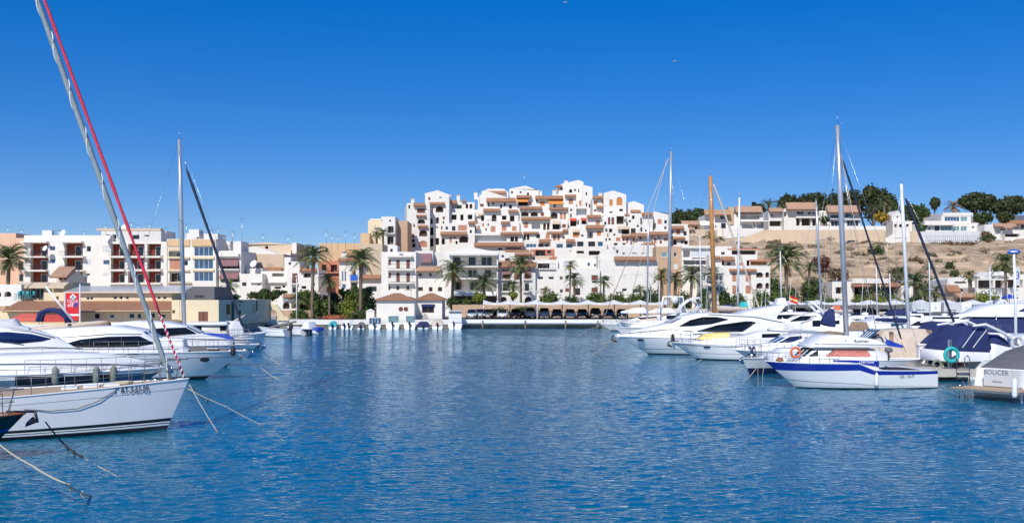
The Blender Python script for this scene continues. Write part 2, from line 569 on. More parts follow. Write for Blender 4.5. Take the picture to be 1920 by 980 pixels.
# ------------------------------------------------------------------ houses
WIN = {}
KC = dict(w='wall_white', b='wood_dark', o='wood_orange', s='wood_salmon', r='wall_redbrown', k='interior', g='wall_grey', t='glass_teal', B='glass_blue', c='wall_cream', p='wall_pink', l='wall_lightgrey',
          A='awning_orange', R='awning_red', P='awning_plum', T='awning_tan', W='canvas_white', G='blind_grey', n='glass')
def winmesh(kind, w, h, c):
    """window or shutter filling an opening w x h; origin at its lower left, +y into the wall"""
    key = (kind, round(w, 1), round(h, 1), c)
    if key in WIN:
        return WIN[key]
    f, g = MB(), MB()
    if kind in 'WA':
        fm = 'wood_dark' if (kind == 'A' or c == 'b') else 'frame_white'
        gm = KC.get(c, 'glass') if c in 'tBn' and c else ('interior' if kind == 'A' else 'glass')
        q = min(.09, w * .12)
        f.box(0, w, 0, .07, 0, q, fm); f.box(0, w, 0, .07, h - q, h, fm)
        f.box(0, q, 0, .07, q, h - q, fm); f.box(w - q, w, 0, .07, q, h - q, fm)
        n = max(1, int(w / .85))
        for i in range(1, n):
            f.box(w * i / n - q * .4, w * i / n + q * .4, 0, .06, q, h - q, fm)
        g.box(q, w - q, .035, .05, q, h - q, gm)
    else:                                               # slatted shutter
        fm = KC.get(c, 'wood_dark')
        q = .06
        n = 2 if w > .9 else 1
        for k in range(n):
            a, b = w * k / n + .01, w * (k + 1) / n - .01
            f.box(a, a + q, 0, .06, 0, h, fm); f.box(b - q, b, 0, .06, 0, h, fm)
            ns = max(4, min(12, int(h / .16)))
            for i in range(ns):
                z = h * i / ns
                f.add([(a + q, .02, z), (b - q, .02, z), (b - q, .05, z + h / ns), (a + q, .05, z + h / ns), (a + q, .06, z), (b - q, .06, z)],
                      [(0, 1, 2, 3), (0, 4, 5, 1)], fm)
    WIN[key] = (f.mesh('window'), g.mesh('pane') if g.v else None)
    return WIN[key]
RAILS = {}
def railmesh(w, h=.95):
    k = round(w, 1)
    if k not in RAILS:
        m = MB()
        m.box(0, w, 0, .05, h - .05, h, 'dark_metal'); m.box(0, w, 0, .05, .06, .1, 'dark_metal')
        n = max(2, int(w / .28))
        for i in range(n + 1):
            x = (w - .03) * i / n
            m.box(x, x + .03, .01, .04, .1, h - .05, 'dark_metal')
        RAILS[k] = m.mesh('railing')
    return RAILS[k]
TILES = {}
def tilemesh(w, d, h, m='tile'):
    """sloping run of barrel tiles: y from 0 (ridge) to -d (lip), dropping h"""
    k = (round(w, 1), round(d, 1), round(h, 1), m)
    if k not in TILES:
        b = MB()
        n = max(2, int(w / .32))
        vs, fs = [], []
        for i in range(n * 2 + 1):
            x = w * i / (2 * n)
            e = .07 if i % 2 else 0
            vs += [(x, 0, h + e), (x, -d * .5, h * .5 + e + .02), (x, -d, e), (x, -d, -.10), (x, 0, -.10)]
        for i in range(2 * n):
            for j in range(4):
                fs.append((i * 5 + j, i * 5 + j + 1, i * 5 + j + 6, i * 5 + j + 5))
        fs += [(4, 3, 2, 1, 0), tuple(n * 10 + q for q in range(5))]
        b.add(vs, fs, m)
        b.box(.0, w, -d + .02, -d + .1, -.24, -.102, 'wood_dark')  # dark timber fascia, also drawing the shadow line below the eave
        TILES[k] = b.mesh('tile_eave')
    return TILES[k]

def arc(s0, s1, z0, z1):
    w, rise = s1 - s0, min((s1 - s0) / 2, (z1 - z0) * .5)
    return [(s0 + w / 2 - w / 2 * math.cos(math.pi * i / 8), z1 - rise + rise * math.sin(math.pi * i / 8)) for i in range(9)]

def house(name, label, tiers, holes='', eaves='', rz=0, cat='house', group=None, ant='', chim='', awn='', slabs='', base=None, tops=None, em='tile', noroof=False, extra=0):
    """tiers: (u0, v0, u1, v1, distance, depth, wall); the rows of pixels fix width and height at that distance.
    holes: 'kind u0 v0 u1 v1'; eaves/awnings/slabs: 'u0 v0 u1 v1 [colour or reach]'."""
    u0 = min(t[0] for t in tiers); u1 = max(t[2] for t in tiers)
    Y0 = min(t[4] for t in tiers)
    zb = min(gz(t[3], t[4]) for t in tiers)
    o = Vector((gx((u0 + u1) / 2, Y0), Y0, zb))
    root = empty(name, o, label, cat, group, R(rz))
    hl = []
    for h in [x.split() for x in holes.split(';') if x.strip()]:
        k, c = (h[0].split(':') + [''])[:2]
        hl.append((k, c, *[float(q) for q in h[1:5]]))
    if extra:                                           # further small openings in the blank stretches of wall
        rg = random.Random(int(u0))
        ev = [[float(q) for q in x.split()[:4]] for x in eaves.split(';') if x.strip()] + [[float(q) for q in x.split()[1:5]] for x in awn.split(';') if x.strip()]
        for t in tiers:
            v = t[1] + 3.5
            while v < min(t[3], 466) - 8:
                u = t[0] + 3
                while u < t[2] - 6:
                    w_, h_ = rg.choice(((3, 5), (4, 6), (4, 4), (5, 7), (3, 7), (6, 7)))
                    r4 = (u, v, u + w_, v + h_)
                    clash = any(r4[0] < h[4] + 2.2 and r4[2] > h[2] - 2.2 and r4[1] < h[5] + 2 and r4[3] > h[3] - 2 for h in hl) or any(r4[0] < e[2] + 1 and r4[2] > e[0] - 1 and r4[1] < e[3] + 1.5 and r4[3] > e[1] - .5 for e in ev) or any(q is not t and q[4] < t[4] and q[0] < r4[2] and q[2] > r4[0] and q[1] < r4[3] + 1 for q in tiers)
                    if not clash and rg.random() < extra and v + h_ < t[3] - 1:
                        hl.append((*rg.choice((('W', ''), ('W', 'b'), ('S', 's'), ('O', 'k'), ('S', 'b'), ('A', ''), ('C', 'w'))), *r4))
                        u += w_ + 3
                    else:
                        u += 3
                v += 9
    def tier_at(u, v):
        best = None
        for i, t in enumerate(tiers):
            if t[0] - .6 <= u <= t[2] + .6 and t[1] - .6 <= v <= t[3] + .6 and (best is None or t[4] < tiers[best][4]):
                best = i
        return best
    mbs = {}
    wall = MB()
    for i, (a, vt, b, vb, Y, dep, wm) in enumerate(tiers):
        wm = 'wall_' + wm
        x0, x1, z0, z1, y0 = gx(a, Y) - o.x, gx(b, Y) - o.x, gz(vb, Y) - o.z, gz(vt, Y) - o.z, Y - o.y
        zlow = z0 - (base if base is not None else 3)
        mine = [h for h in hl if tier_at((h[2] + h[4]) / 2, (h[3] + h[5]) / 2) == i]
        rects = []
        for k, c, ha, hv, hb, hw in mine:
            s0, s1 = max(x0 + .05, gx(ha, Y) - o.x), min(x1 - .05, gx(hb, Y) - o.x)
            q0, q1 = max(z0 + .02, gz(hw, Y) - o.z), min(z1 - .05, gz(hv, Y) - o.z)
            if s1 - s0 > .1 and q1 - q0 > .1:
                rects.append((s0, s1, q0, q1, k, c))
        xs = sorted({x0, x1, *[r[0] for r in rects], *[r[1] for r in rects]})
        zs = sorted({zlow, z1, *[r[2] for r in rects], *[r[3] for r in rects]})
        for p in range(len(xs) - 1):
            for q in range(len(zs) - 1):
                cx, cz = (xs[p] + xs[p + 1]) / 2, (zs[q] + zs[q + 1]) / 2
                if not any(r[0] < cx < r[1] and r[2] < cz < r[3] for r in rects):
                    wall.quad((xs[p], y0, zs[q]), (xs[p + 1], y0, zs[q]), (xs[p + 1], y0, zs[q + 1]), (xs[p], y0, zs[q + 1]), wm)
        top = (tops or {}).get(i)
        y1 = y0 + dep
        wall.quad((x0, y1, zlow), (x0, y0, zlow), (x0, y0, z1), (x0, y1, z1), wm)
        wall.quad((x1, y0, zlow), (x1, y1, zlow), (x1, y1, z1), (x1, y0, z1), wm)
        wall.quad((x1, y1, zlow), (x0, y1, zlow), (x0, y1, z1), (x1, y1, z1), wm)
        if top:
            pts = [(gx(u, Y) - o.x, gz(v, Y) - o.z) for u, v in top]
            n = len(pts)
            poly = [(x0, z1)] + pts + [(x1, z1)]
            n = len(poly)
            wall.add([(x, y0, z) for x, z in poly] + [(x, y1, z) for x, z in poly],
                     [tuple(range(n - 1, -1, -1)), tuple(range(n, 2 * n))] + [(k, k + 1, k + 1 + n, k + n) for k in range(n - 1)], wm)
        elif not noroof:
            e = .18
            wall.quad((x0, y0, z1 - e), (x1, y0, z1 - e), (x1, y1, z1 - e), (x0, y1, z1 - e), 'concrete')
            wall.quad((x0 + e, y0 + e, z1 - e), (x0 + e, y0 + e, z1), (x1 - e, y0 + e, z1), (x1 - e, y0 + e, z1 - e), wm)
            wall.quad((x0, y0, z1), (x1, y0, z1), (x1 - e, y0 + e, z1), (x0 + e, y0 + e, z1), wm)
            wall.quad((x0, y1, z1), (x0, y0, z1), (x0 + e, y0 + e, z1), (x0 + e, y1, z1), wm)
            wall.quad((x1, y0, z1), (x1, y1, z1), (x1 - e, y1, z1), (x1 - e, y0 + e, z1), wm)
        for s0, s1, q0, q1, k, c in rects:
            deep = {'W': .16, 'S': .12, 'A': .7, 'a': .25, 'B': 1.25, 'O': 1.6, 'D': .2, 'C': 1.3}[k]
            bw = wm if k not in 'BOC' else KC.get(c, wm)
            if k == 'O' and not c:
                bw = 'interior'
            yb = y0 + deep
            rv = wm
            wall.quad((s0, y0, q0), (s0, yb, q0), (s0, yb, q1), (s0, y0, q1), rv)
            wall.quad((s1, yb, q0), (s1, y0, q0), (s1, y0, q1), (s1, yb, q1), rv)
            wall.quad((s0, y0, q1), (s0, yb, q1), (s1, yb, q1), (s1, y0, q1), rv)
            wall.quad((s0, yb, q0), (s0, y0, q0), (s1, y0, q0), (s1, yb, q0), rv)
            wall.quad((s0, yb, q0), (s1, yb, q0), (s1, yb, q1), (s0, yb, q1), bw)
            if k in 'Aa':
                ap = arc(s0, s1, q0, q1)
                for (ax, az), (bx, bz) in zip(ap, ap[1:]):
                    wall.quad((ax, y0, az), (bx, y0, bz), (bx, y0, q1), (ax, y0, q1), wm)
                    wall.quad((ax, y0, az), (ax, yb - .1, az), (bx, yb - .1, bz), (bx, y0, bz), wm)
            ww, hh = s1 - s0, q1 - q0
            if k in 'WSAaD':
                kk = 'W' if k == 'W' else ('A' if k == 'A' else 'S')
                fm, gm = winmesh(kk, ww, hh, c)
                wo = link('window' if k in 'WA' else ('door' if k == 'D' else 'shutter'), fm, root, (s0, yb - .09, q0))
                if gm:
                    link('pane', gm, wo)
            else:
                if k != 'O':
                    link('railing', railmesh(ww), root, (s0, y0 + .03, q0))
                if k in 'BC':
                    dw, dh = min(1.3, ww * .4), min(2.1, hh * .8)
                    fm, gm = winmesh('W', dw, dh, 'w')
                    d = link('balcony_door', fm, root, (s0 + ww * .45, yb - .08, q0 + .02))
                    link('pane', gm, d)
    wall.build('wall', root)
    def Yat(u, v):
        k = tier_at(u, v)
        return tiers[k][4] if k is not None else Y0
    for e in [x.split() for x in eaves.split(';') if x.strip()]:
        a, v0, b, v1 = map(float, e[:4])
        Y = Yat((a + b) / 2, v1 + 1.5)
        d = float(e[4]) if len(e) > 4 else .9
        z1 = gz(v1, Y - d)
        hh = max(.15, gz(v0, Y) - z1) * (.8 if extra else 1)
        W_ = gx(b, Y) - gx(a, Y)
        link('tile_eave', tilemesh(W_, d, hh, em), root, (gx(a, Y) - o.x, Y - o.y - .004, z1 - o.z))
    for e in [x.split() for x in awn.split(';') if x.strip()]:
        a, v0, b, v1 = map(float, e[1:5])
        Y = Yat((a + b) / 2, v1 + .5)
        d = float(e[5]) if len(e) > 5 else 1.1
        za, zb_ = gz(v0, Y) - o.z, gz(v1, Y - d) - o.z
        xa, xb = gx(a, Y) - o.x, gx(b, Y) - o.x
        y = Y - o.y
        m = MB()
        cm = KC[e[0]]
        n = max(2, int((xb - xa) / .6))
        for i in range(n):
            p, q = xa + (xb - xa) * i / n, xa + (xb - xa) * (i + 1) / n
            m.add([(p, y - .02, za), (q, y - .02, za), (q, y - d, zb_), (p, y - d, zb_), (p, y - d, zb_ - .22), (q, y - d, zb_ - .22), (q, y - .02, za - .04), (p, y - .02, za - .04), (q, y - d + .03, zb_ - .04), (p, y - d + .03, zb_ - .04)],
                  [(0, 3, 2, 1), (3, 4, 5, 2), (7, 6, 8, 9)], cm)
        m.build('awning', root)
    for e in [x.split() for x in slabs.split(';') if x.strip()]:
        a, v0, b, v1 = map(float, e[:4])
        Y = Yat((a + b) / 2, v0 - 1)
        d = float(e[4]) if len(e) > 4 else 1.1
        wm = 'wall_' + (e[5] if len(e) > 5 else 'white')
        m = MB()
        xa, xb, za, zb_ = gx(a, Y) - o.x, gx(b, Y) - o.x, gz(v0, Y) - o.z, gz(v1, Y) - o.z
        m.box(xa, xb, Y - o.y - d, Y - o.y - .003, min(zb_, za - .12), za, wm)
        s = m.build('balcony_slab', root)
        if len(e) <= 6:
            link('railing', railmesh(xb - xa), root, (xa, Y - o.y - d + .02, za))
    for e in [x.split() for x in chim.split(';') if x.strip()]:
        u, v0, v1 = map(float, e[:3])
        Y = Y0 + 3.5 if len(e) < 4 else float(e[3])
        m = MB()
        x, za, zb_ = gx(u, Y) - o.x, gz(v0, Y) - o.z, gz(v1, Y) - o.z
        y = Y - o.y
        m.box(x - .42, x + .42, y - .35, y + .35, zb_ - .6, za - .3, 'wall_white')
        m.box(x - .52, x + .52, y - .45, y + .45, za - .3, za - .18, 'wall_white')
        m.box(x - .3, x + .3, y - .25, y + .25, za - .18, za, 'tile')
        m.build('chimney', root)
    for e in [x.split() for x in ant.split(';') if x.strip()]:
        u, v0, v1 = map(float, e[:3])
        Y = Y0 + 4
        m = MB()
        x, za, zb_ = gx(u, Y) - o.x, gz(v0, Y) - o.z, gz(v1, Y) - o.z
        y = Y - o.y
        m.tube([(x, y, zb_ - 1.5), (x, y, za)], .035, 'metal', 4)
        m.box(x - .8, x + .8, y - .02, y + .02, za - .35, za - .31, 'metal')
        for k in range(6):
            m.box(x - .75 + .3 * k, x - .73 + .3 * k, y - .3, y + .3, za - .33, za - .29, 'metal')
        m.box(x - .5, x + .5, y - .02, y + .02, za - .9, za - .87, 'metal')
        m.build('antenna', root)
    return root
def dish(root, u, v, Y, r=.45):
    m = MB()
    o = root.location
    p = P(u, v, Y) - o
    for i in range(3):
        pass
    n = 10
    vs = [(0, .12, 0)] + [(r * math.cos(2 * math.pi * i / n), 0, r * math.sin(2 * math.pi * i / n)) for i in range(n)]
    m.add(vs, [(0, 1 + i, 1 + (i + 1) % n) for i in range(n)], 'gelcoat', True)
    m.tube([(0, .1, 0), (0, .25, -.6)], .04, 'metal', 4)
    m.tube([(0, .1, -.3), (0, -.4, -.1)], .02, 'metal', 4)
    m.build('satellite_dish', root, p, (R(-25), 0, R(-25)))

# ------------------------------------------------------------------ town west of the hill
g = 'apartment blocks behind the harbour office'
h = house('apartment_building', 'plain peach coloured apartment wall behind the tall date palm at the left edge', [(-90, 437, 30, 560, 216, 14, 'peach'), (30, 446, 60, 560, 213, 12, 'peach')],
      'W:b 35 490 43 505; W 35 513 44 528; W 12 470 18 480; W 12 500 18 510', cat='apartment block', ant='15 424 437;41 428 440')
h = house('apartment_building', 'white apartment block with stacked red brown balconies in two columns', [(45, 441, 207, 560, 208, 14, 'white')],
      'B:r 57 456 90 481;B:r 57 483 90 507;B:r 57 509 90 532;B:r 121 456 155 480;B:r 121 483 155 507;B:r 121 509 155 530;W:B 93 461 104 470;W:B 93 485 104 494;W 162 461 171 472;W 162 512 169 517;S:l 193 461 206 473;W:B 193 487 206 496;S:l 193 512 206 518;S:l 162 487 172 497',
      cat='apartment block', slabs='44 480.5 90 483 1.2;44 506 90 509 1.2;117 480 160 483 1.3;117 506.5 160 509 1.3;44 452 92 455 1.2 white n;117 452 157 455 1.2 white n', ant='110 430 440;158 432 441;87 431 441')
dish(h, 117, 437, 211, .8); dish(h, 84, 465, 206, .6)
m = MB(); m.box(-1, 1, 0, 1.2, 0, 1.8, 'wall_white'); m.build('roof_tank', h, P(88, 448, 211) - h.location)
h = house('apartment_building', 'white apartment block with grey framed loggias and a penthouse under a flat slab', [(207, 453, 314, 560, 206, 13, 'white'), (190, 431, 302, 453, 210, 9, 'white2')],
      'B:r 208 457 234 480;B:r 208 484 234 505;B:r 208 509 234 530;B:r 240 457 271 480;B:r 240 484 271 505;B:r 240 509 271 530;B:r 276 457 302 480;B:r 276 484 302 505;B:r 276 509 302 530;W 198 439 207 448;W 210 439 219 448;W 222 439 229 448;W 248 440 262 449;W 270 440 280 444',
      cat='apartment block', slabs='206 480 236 483 1;239 480 273 483 1;275 480 304 483 1;206 505 236 508 1;239 505 273 508 1;275 505 304 508 1;187 429 306 433 1.6 tan n;206 530 304 533 1 white n', ant='246 415 430;280 418 430;198 420 430;259 420 430;311 425 450')
dish(h, 232, 426, 206, .7); dish(h, 199, 449, 205, .7)
h = house('apartment_building', 'apartment block with orange bands and a tall blue glazed bay', [(313, 448, 361, 560, 206, 12, 'white'), (361, 448, 405, 560, 205, 12, 'white')],
      'C:w 316 471 341 482;S:s 318 486 341 505;C:k 318 512 341 528;W 343 488 353 498;W:B 364 463 400 480;W:B 364 486 400 504;W:B 364 510 400 527', cat='apartment block',
      slabs='315 449 356 461 .25 orange n;360 449 403 461 .3 orange n;315 481 356 484 .5 cream n;361 481 402 485 .3 cream n;315 505 356 508 .5 cream n;361 505 402 508 .3 cream n;315 528 402 531 .5 tan n', awn='T 316 464 341 468 .8', ant='350 418 440;397 430 442')
house('roof_house', 'pair of white stair houses on the flat roofs beside the tall mast', [(348, 437, 373, 458, 212, 5, 'white'), (382, 438, 408, 458, 213, 6, 'white'), (354, 430, 373, 437, 213, 3, 'white')], 'O 369 444 373 450', cat='roof house', base=1, ant='409 426 440;436 432 445')
house('apartment_building', 'narrow white house with plum striped balcony awnings', [(403, 470, 452, 560, 206, 12, 'white'), (410, 452, 432, 470, 212, 6, 'white'), (437, 452, 452, 470, 209, 6, 'white')],
      'C:k 413 485 448 504;C:k 413 510 448 528;S:w 414 474 446 477', cat='apartment block', awn='P 413 486 448 497 .7;P 413 511 448 521 .7', slabs='411 475 449 481 .8 white n;411 504 449 506 .6', ant='420 440 452;437 436 452;454 407 460')
# low roofs between the blocks and the white cubes
house('town_house', 'long tan rendered gable wall high behind the tiled roofs', [(453, 459, 560, 560, 236, 12, 'tan'), (548, 455, 556, 470, 235, 8, 'white')], 'O 497 461 503 466;W:b 546 469 550 480;W 520 480 526 488', cat='house', tops={0: [(453, 462), (470, 456), (500, 454), (548, 458)]}, ant='493 438 456;540 440 458;475 446 458')
house('town_house', 'white house with a low curved gable behind the brown roofs', [(455, 478, 545, 560, 228, 10, 'white')], 'O 457 472 462 476;W 484 482 494 487', cat='house', tops={0: [(455, 470), (475, 461), (500, 468), (520, 475), (545, 474)]})
house('town_house', 'tan walled house with a broad dull tiled roof and round dish', [(452, 476, 532, 560, 220, 9, 'tan')], 'O:k 452 503 472 512;O:k 505 516 512 520', eaves='452 474 480 480 .8;490 501 530 510 1.6', cat='house')
h = house('town_house', 'white stepped house with a roof terrace and one brown window', [(450, 513, 492, 575, 205, 10, 'white'), (489, 508, 540, 575, 208, 10, 'white'), (462, 503, 492, 513, 209, 5, 'white')],
      'W:b 454 529 462 536;W 482 531 488 535;O:k 514 537 527 541;W 529 534 535 540;O:w 510 512 532 518', cat='house', slabs='500 527 538 530 .7 white n;470 528 490 530 .5 white n')
dish(h, 475, 494, 207, .8)
house('town_house', 'slim white house with a tall brown balcony door', [(538, 490, 562, 575, 204, 9, 'white'), (533, 482, 545, 512, 210, 5, 'white')], 'S:b 548 512 558 531;W 547 538 559 549;W 541 491 546 497', cat='house', slabs='546 531 560 533 .6')
house('town_house', 'low white house with a small square shaded loggia left of the tall palm', [(561, 505, 597, 590, 203, 9, 'white')], 'C:k 569 512 583 520;O 565 536 574 541;W 585 530 591 536', cat='house', eaves='563 502 594 507 .6')
house('harbour_bar', 'low white bar front with a pair of round arches behind the hedge', [(520, 548, 600, 590, 186, 9, 'white')], 'A 530 566 543 579;A 546 565 563 578;W 580 562 588 570', eaves='532 551 596 556 1', slabs='530 559 566 562 .7 lightgrey n', cat='bar')
house('town_house', 'orange rendered block with pink balconies behind the palms', [(598, 456, 676, 545, 226, 12, 'orange'), (597, 489, 640, 575, 214, 9, 'pink')], 'C:r 603 496 612 508;C:r 620 496 632 510;W 606 520 613 530;W 640 472 650 480;W:b 610 465 615 472', cat='house', ant='612 430 456;622 438 456;648 432 456;665 436 456;634 440 456', slabs='598 510 640 512 .7 pink')
h = house('town_house', 'white house with a bright blue banner hanging from its balcony', [(636, 490, 674, 585, 204, 9, 'white'), (640, 474, 672, 490, 209, 6, 'white')], 'W:B 641 508 644 527;W:B 646 508 649 527;W 660 506 668 516;W:b 658 530 670 540;W:B 641 532 649 541', cat='house', slabs='656 524 673 527 .6', eaves='634 484 674 488 .8;650 473 672 480 1.4')
m = MB(); m.box(-.72, .72, -.03, 0, -.5, .55, 'sign_blue'); m.build('banner', h, P(663.5, 520.5, 203.3) - h.location)
house('town_house', 'tall blank tan party wall above the low white house', [(674, 457, 717, 560, 220, 11, 'tan')], '', cat='house', ant='703 420 457')
house('town_house', 'low white house with a wide window beside the palm trunk', [(672, 520, 716, 590, 202, 9, 'white2')], 'W 691 536 707 547;W 680 555 690 562', cat='house', eaves='674 515 715 521 .9')
house('apartment_building', 'cream block with a white central stair tower and dark balconies below the hill', [(690, 413, 717, 540, 238, 10, 'cream'), (676, 437, 693, 560, 236, 9, 'orange'), (715, 406, 741, 540, 236, 9, 'white'), (738, 414, 764, 540, 239, 10, 'beigewall')],
      'W 729 412 734 416;C:k 727 424 738 437;C:k 726 443 738 458;W 730 466 736 473', cat='apartment block', slabs='724 437 740 439 .7;694 410 716 413 .3 white n')

# ------------------------------------------------------------------ first row behind the quay
gr = 'first row of houses behind the quay'
house('town_house', 'white three storey house with brown doors and railed full width balconies', [(715, 472, 780, 600, 186, 11, 'white'), (727, 460, 745, 474, 190, 5, 'white')],
      'S:b 728 487 733 497;S:b 743 487 749.5 504;S:b 762 487 768.5 504;S:b 728 511 733 521;S:b 743 511 749.5 529;S:b 762 511 768.5 529;W 728 535 732 544;W 743 535 749 544;W 762 535 768 544;W 731 466 737 473;W 748 475.3 757 479', cat='house', slabs='727 504 776 507 1;727 529 776 531.5 1;727 478.5 774 482 .9 white n')
house('town_house', 'white two storey house with a short tiled roof and six small windows', [(779, 507, 833, 600, 187, 11, 'white')], 'W 784 511 792 518;W 804 511 810.5 518;W:b 784 538 793 545;W:b 804 538 811 546;W:b 821 538 829 546', eaves='781 499 828 507 1.3', cat='house', em='tile_old')
house('town_house', 'white terrace with a red striped awning above the small tiled roof', [(779, 470, 812, 520, 205, 8, 'white'), (806, 473, 835, 520, 207, 8, 'white')], 'O:k 782 476 810 494', awn='P 782 475 810 491 .9', cat='house')
h = house('restaurant_building', 'large white house with a low gable and two rows of wide glazed loggias', [(832, 473, 934, 600, 185, 13, 'white')],
      'O:w 848 479 931 499;O:w 848 503 931 521;O:w 848 525 931 546;O:k 850 552 931 570;', tops={0: [(832, 472), (878, 462), (934, 473)]}, cat='restaurant',
      slabs='844 498.6 932 501 .9;844 520.8 932 523.5 .9;842 475.6 934 479 .8 lightgrey n', awn='W 851 547 868 552 .9;W 870 547 890 552 .9;W 892 547 910 552 .9;W 912 547 930 552 .9')
for (a, b, c, d, k) in ((878, 481, 893, 498, 'n'), (902, 481, 923, 498, 'n'), (849, 481, 864, 498, 'n'), (877, 505, 895, 520, 'n'), (908, 505, 922, 520, 'n'), (852, 527, 866, 544, 'n'), (880, 527, 900, 544, 'n')):
    Y = 186.55
    fm, gm = winmesh('W', gx(c, Y) - gx(a, Y), gz(b, Y) - gz(d, Y), k)
    wo = link('window', fm, h, (gx(a, Y) - h.location.x, Y - .09 - h.location.y, gz(d, Y) - h.location.z)); link('pane', gm, wo)
house('town_house', 'cream house with plum roller blinds and arched street doors', [(935, 499, 1004, 600, 187, 11, 'white2')], 'S:b 942 506 957 523;S:b 983 506 995 523;W 942 530 957 546;W 983 530 993 546;A 939 556 950 566;A 984 556 996 568;S:b 964 506 974 523', eaves='933 492 1006 499 1', awn='P 942 505 957 512 .5;P 983 505 995 512 .5', slabs='940 523 959 525 .5;981 523 997 525 .5;940 546 959 548 .5;981 546 997 548 .5', cat='house')
house('town_house', 'white house with a tiled cornice set back above the cream house', [(934, 473, 1000, 520, 212, 9, 'white')], 'W:b 947 484 956 490;O:w 965 475 985 481;W 940 478 945 483', eaves='965 474 998 477 .9;936 489 1000 493.5 1', cat='house')
house('town_house', 'small terracotta red house with white shaded terrace', [(995, 467, 1040, 515, 214, 9, 'pink'), (1005, 481, 1044, 510, 209, 6, 'pink')], 'C:k 1004 469 1022 480;W:b 1026 469 1033 475', awn='T 1003 482 1030 487 1', slabs='1000 480 1036 482 .8 white', cat='house')
house('town_house', 'long plain white house with small square windows and brown shutters', [(1004, 503, 1125, 600, 188, 11, 'white'), (1000, 487, 1046, 512, 196, 7, 'white'), (1044, 484, 1126, 512, 197, 8, 'white')],
      'W 1008 518 1019 524;W 1028 518 1039 524;S:b 1049.5 518 1055 524;W 1060 516 1067 524;W 1049.5 542 1056 549;S:b 1060 540 1067 547;W:b 1079 540 1088 553;S:b 1109 515.5 1121 525;W 1109.3 525.4 1120.7 531;S:b 1109 539 1121 547;W:B 1101 492 1107 499;C:k 1008 494 1030 503.4;W 1113 494 1121 500;S:l 1055 490 1068 499', slabs='1006 503.4 1042 505 .4', cat='house')
house('apartment_building', 'big plain white apartment house with a narrow tiled cornice and pale roller blinds', [(1125, 486, 1233, 600, 189, 13, 'white'), (1122, 479, 1153, 500, 191, 9, 'white')],
      'S:w 1168 494 1175 502;S:w 1190 494 1199 502;S:w 1213 494 1220 502;S:w 1165 515 1176 525;S:w 1184 514 1206 525;S:w 1213 515 1224 525;W 1166 540 1176 546;W 1186 541 1200 549;W 1147 471 1152 475;W 1135 520 1142 527', eaves='1151 481 1230 486.5 1', tops={1: [(1125, 476), (1140, 467), (1147, 463), (1153, 470)]}, cat='apartment block')
house('apartment_building', 'pink beige block with one wide pale teal window', [(1230, 462, 1280, 600, 200, 10, 'beigewall'), (1153, 462, 1231, 500, 205, 8, 'white2')], 'W:t 1239 473 1252 481.5;W 1263 472 1269 481;S:l 1263 494 1271 504;W 1184 473.5 1195 476.5;W 1202 473.5 1210 476.5;W 1167 473 1172 477;W 1155 468 1160 475', cat='apartment block', slabs='1153 460 1226 463 .4 white n')
house('apartment_building', 'modern white terrace house with long pale roller blinds', [(1278, 465, 1333, 600, 199, 9, 'white')], 'O:l 1281 469 1294 482;S:G 1296 467 1332 482;O:k 1297 483 1330 485;O:l 1282 488 1331 496;W 1290 503 1300 511;W 1308 500 1314 510;W 1284 519 1292 526', slabs='1277 461 1334 465 .6 white n;1280 485.4 1333 488 .7 white n;1281 496.4 1332 499 .7', cat='apartment block')
h = house('apartment_building', 'white house with brown shutters and arched red brown loggias beside the cliff', [(1332, 498, 1444, 600, 188, 10, 'white'), (1330, 477, 1405, 505, 195, 8, 'white'), (1400, 488, 1442, 505, 195, 7, 'white'), (1338, 462, 1372, 482, 200, 6, 'white'), (1364, 467, 1420, 492, 201, 6, 'white')],
      'S:s 1373 512 1380 528;S:s 1398 512 1408 528;S:s 1373 535 1380 551;S:s 1398 535 1408 550;A 1418 510 1431 520;A 1435 510 1442.5 520;A 1418 530 1431 541;A 1435 530 1442.5 541;O:p 1407 490 1440 497;W:b 1363 491 1370 497.4;S:s 1386 492 1394 497.6;W:b 1352 472 1359 478;W:b 1353 489 1358 497;O:k 1370 469 1418 477', eaves='1332 480 1350 483 .7;1352 481 1376 487 1.2;1367 504 1418 507 .6', slabs='1364 466 1422 468.5 .9 pink n;1405 487 1443 490 .9 pink n', cat='apartment block', awn='')
h = house('glazed_bay', 'white two storey glazed bay with dark blue panes behind the wooden mast', [(1318, 512, 1358, 600, 184, 6, 'white')], 'W:B 1325 516 1338 526;W:B 1339 516 1347 526;W:B 1348 516 1355 526;W:B 1325 527 1338 532;W:B 1339 527 1347 532;W:B 1348 527 1355 532;W:B 1324 536 1336 546;W:B 1340 536 1348 546;W:B 1349 536 1356 546;W:B 1319 516 1323 525', cat='house extension', slabs='1316 509 1359 512 .3 white n')

# ------------------------------------------------------------------ terraced white apartments climbing the hill
gh = 'white terraced houses stacked up the hill'
def hill(label, *a, **k):
    return house('terraced_house', label, *a, cat='house', group=gh, extra=.3, **k)
hill('tall white end house at the left with one arched window above another', [(763, 381, 806, 490, 252, 14, 'white')], 'S:b 782 391 797 399.5;A 783 411 797 419.5;A 786 431 801 443;a:s 786 451 801 463', '775 379 797 385 .9;780 402 799 404.5 .7;783 421 802 424.5 .8', rz=8, chim='780 372 382 258')
hill('white gabled house with a big arched dark window under its peak', [(797, 366, 842, 490, 256, 12, 'white')], 'A 817 386 831 398;W 823 369 829 372;W 809 388 812 399;A 807 409 811.5 420;A 817.5 407 823 419;W 817 424.5 822 428;O:k 806 426 812.5 441;O:k 806 446 812.5 462;O:k 816 446 823 459', '804 378 834 382 .9', tops={0: [(796, 363), (820, 356.5), (841, 364.5)]}, chim='842 364 374 262')
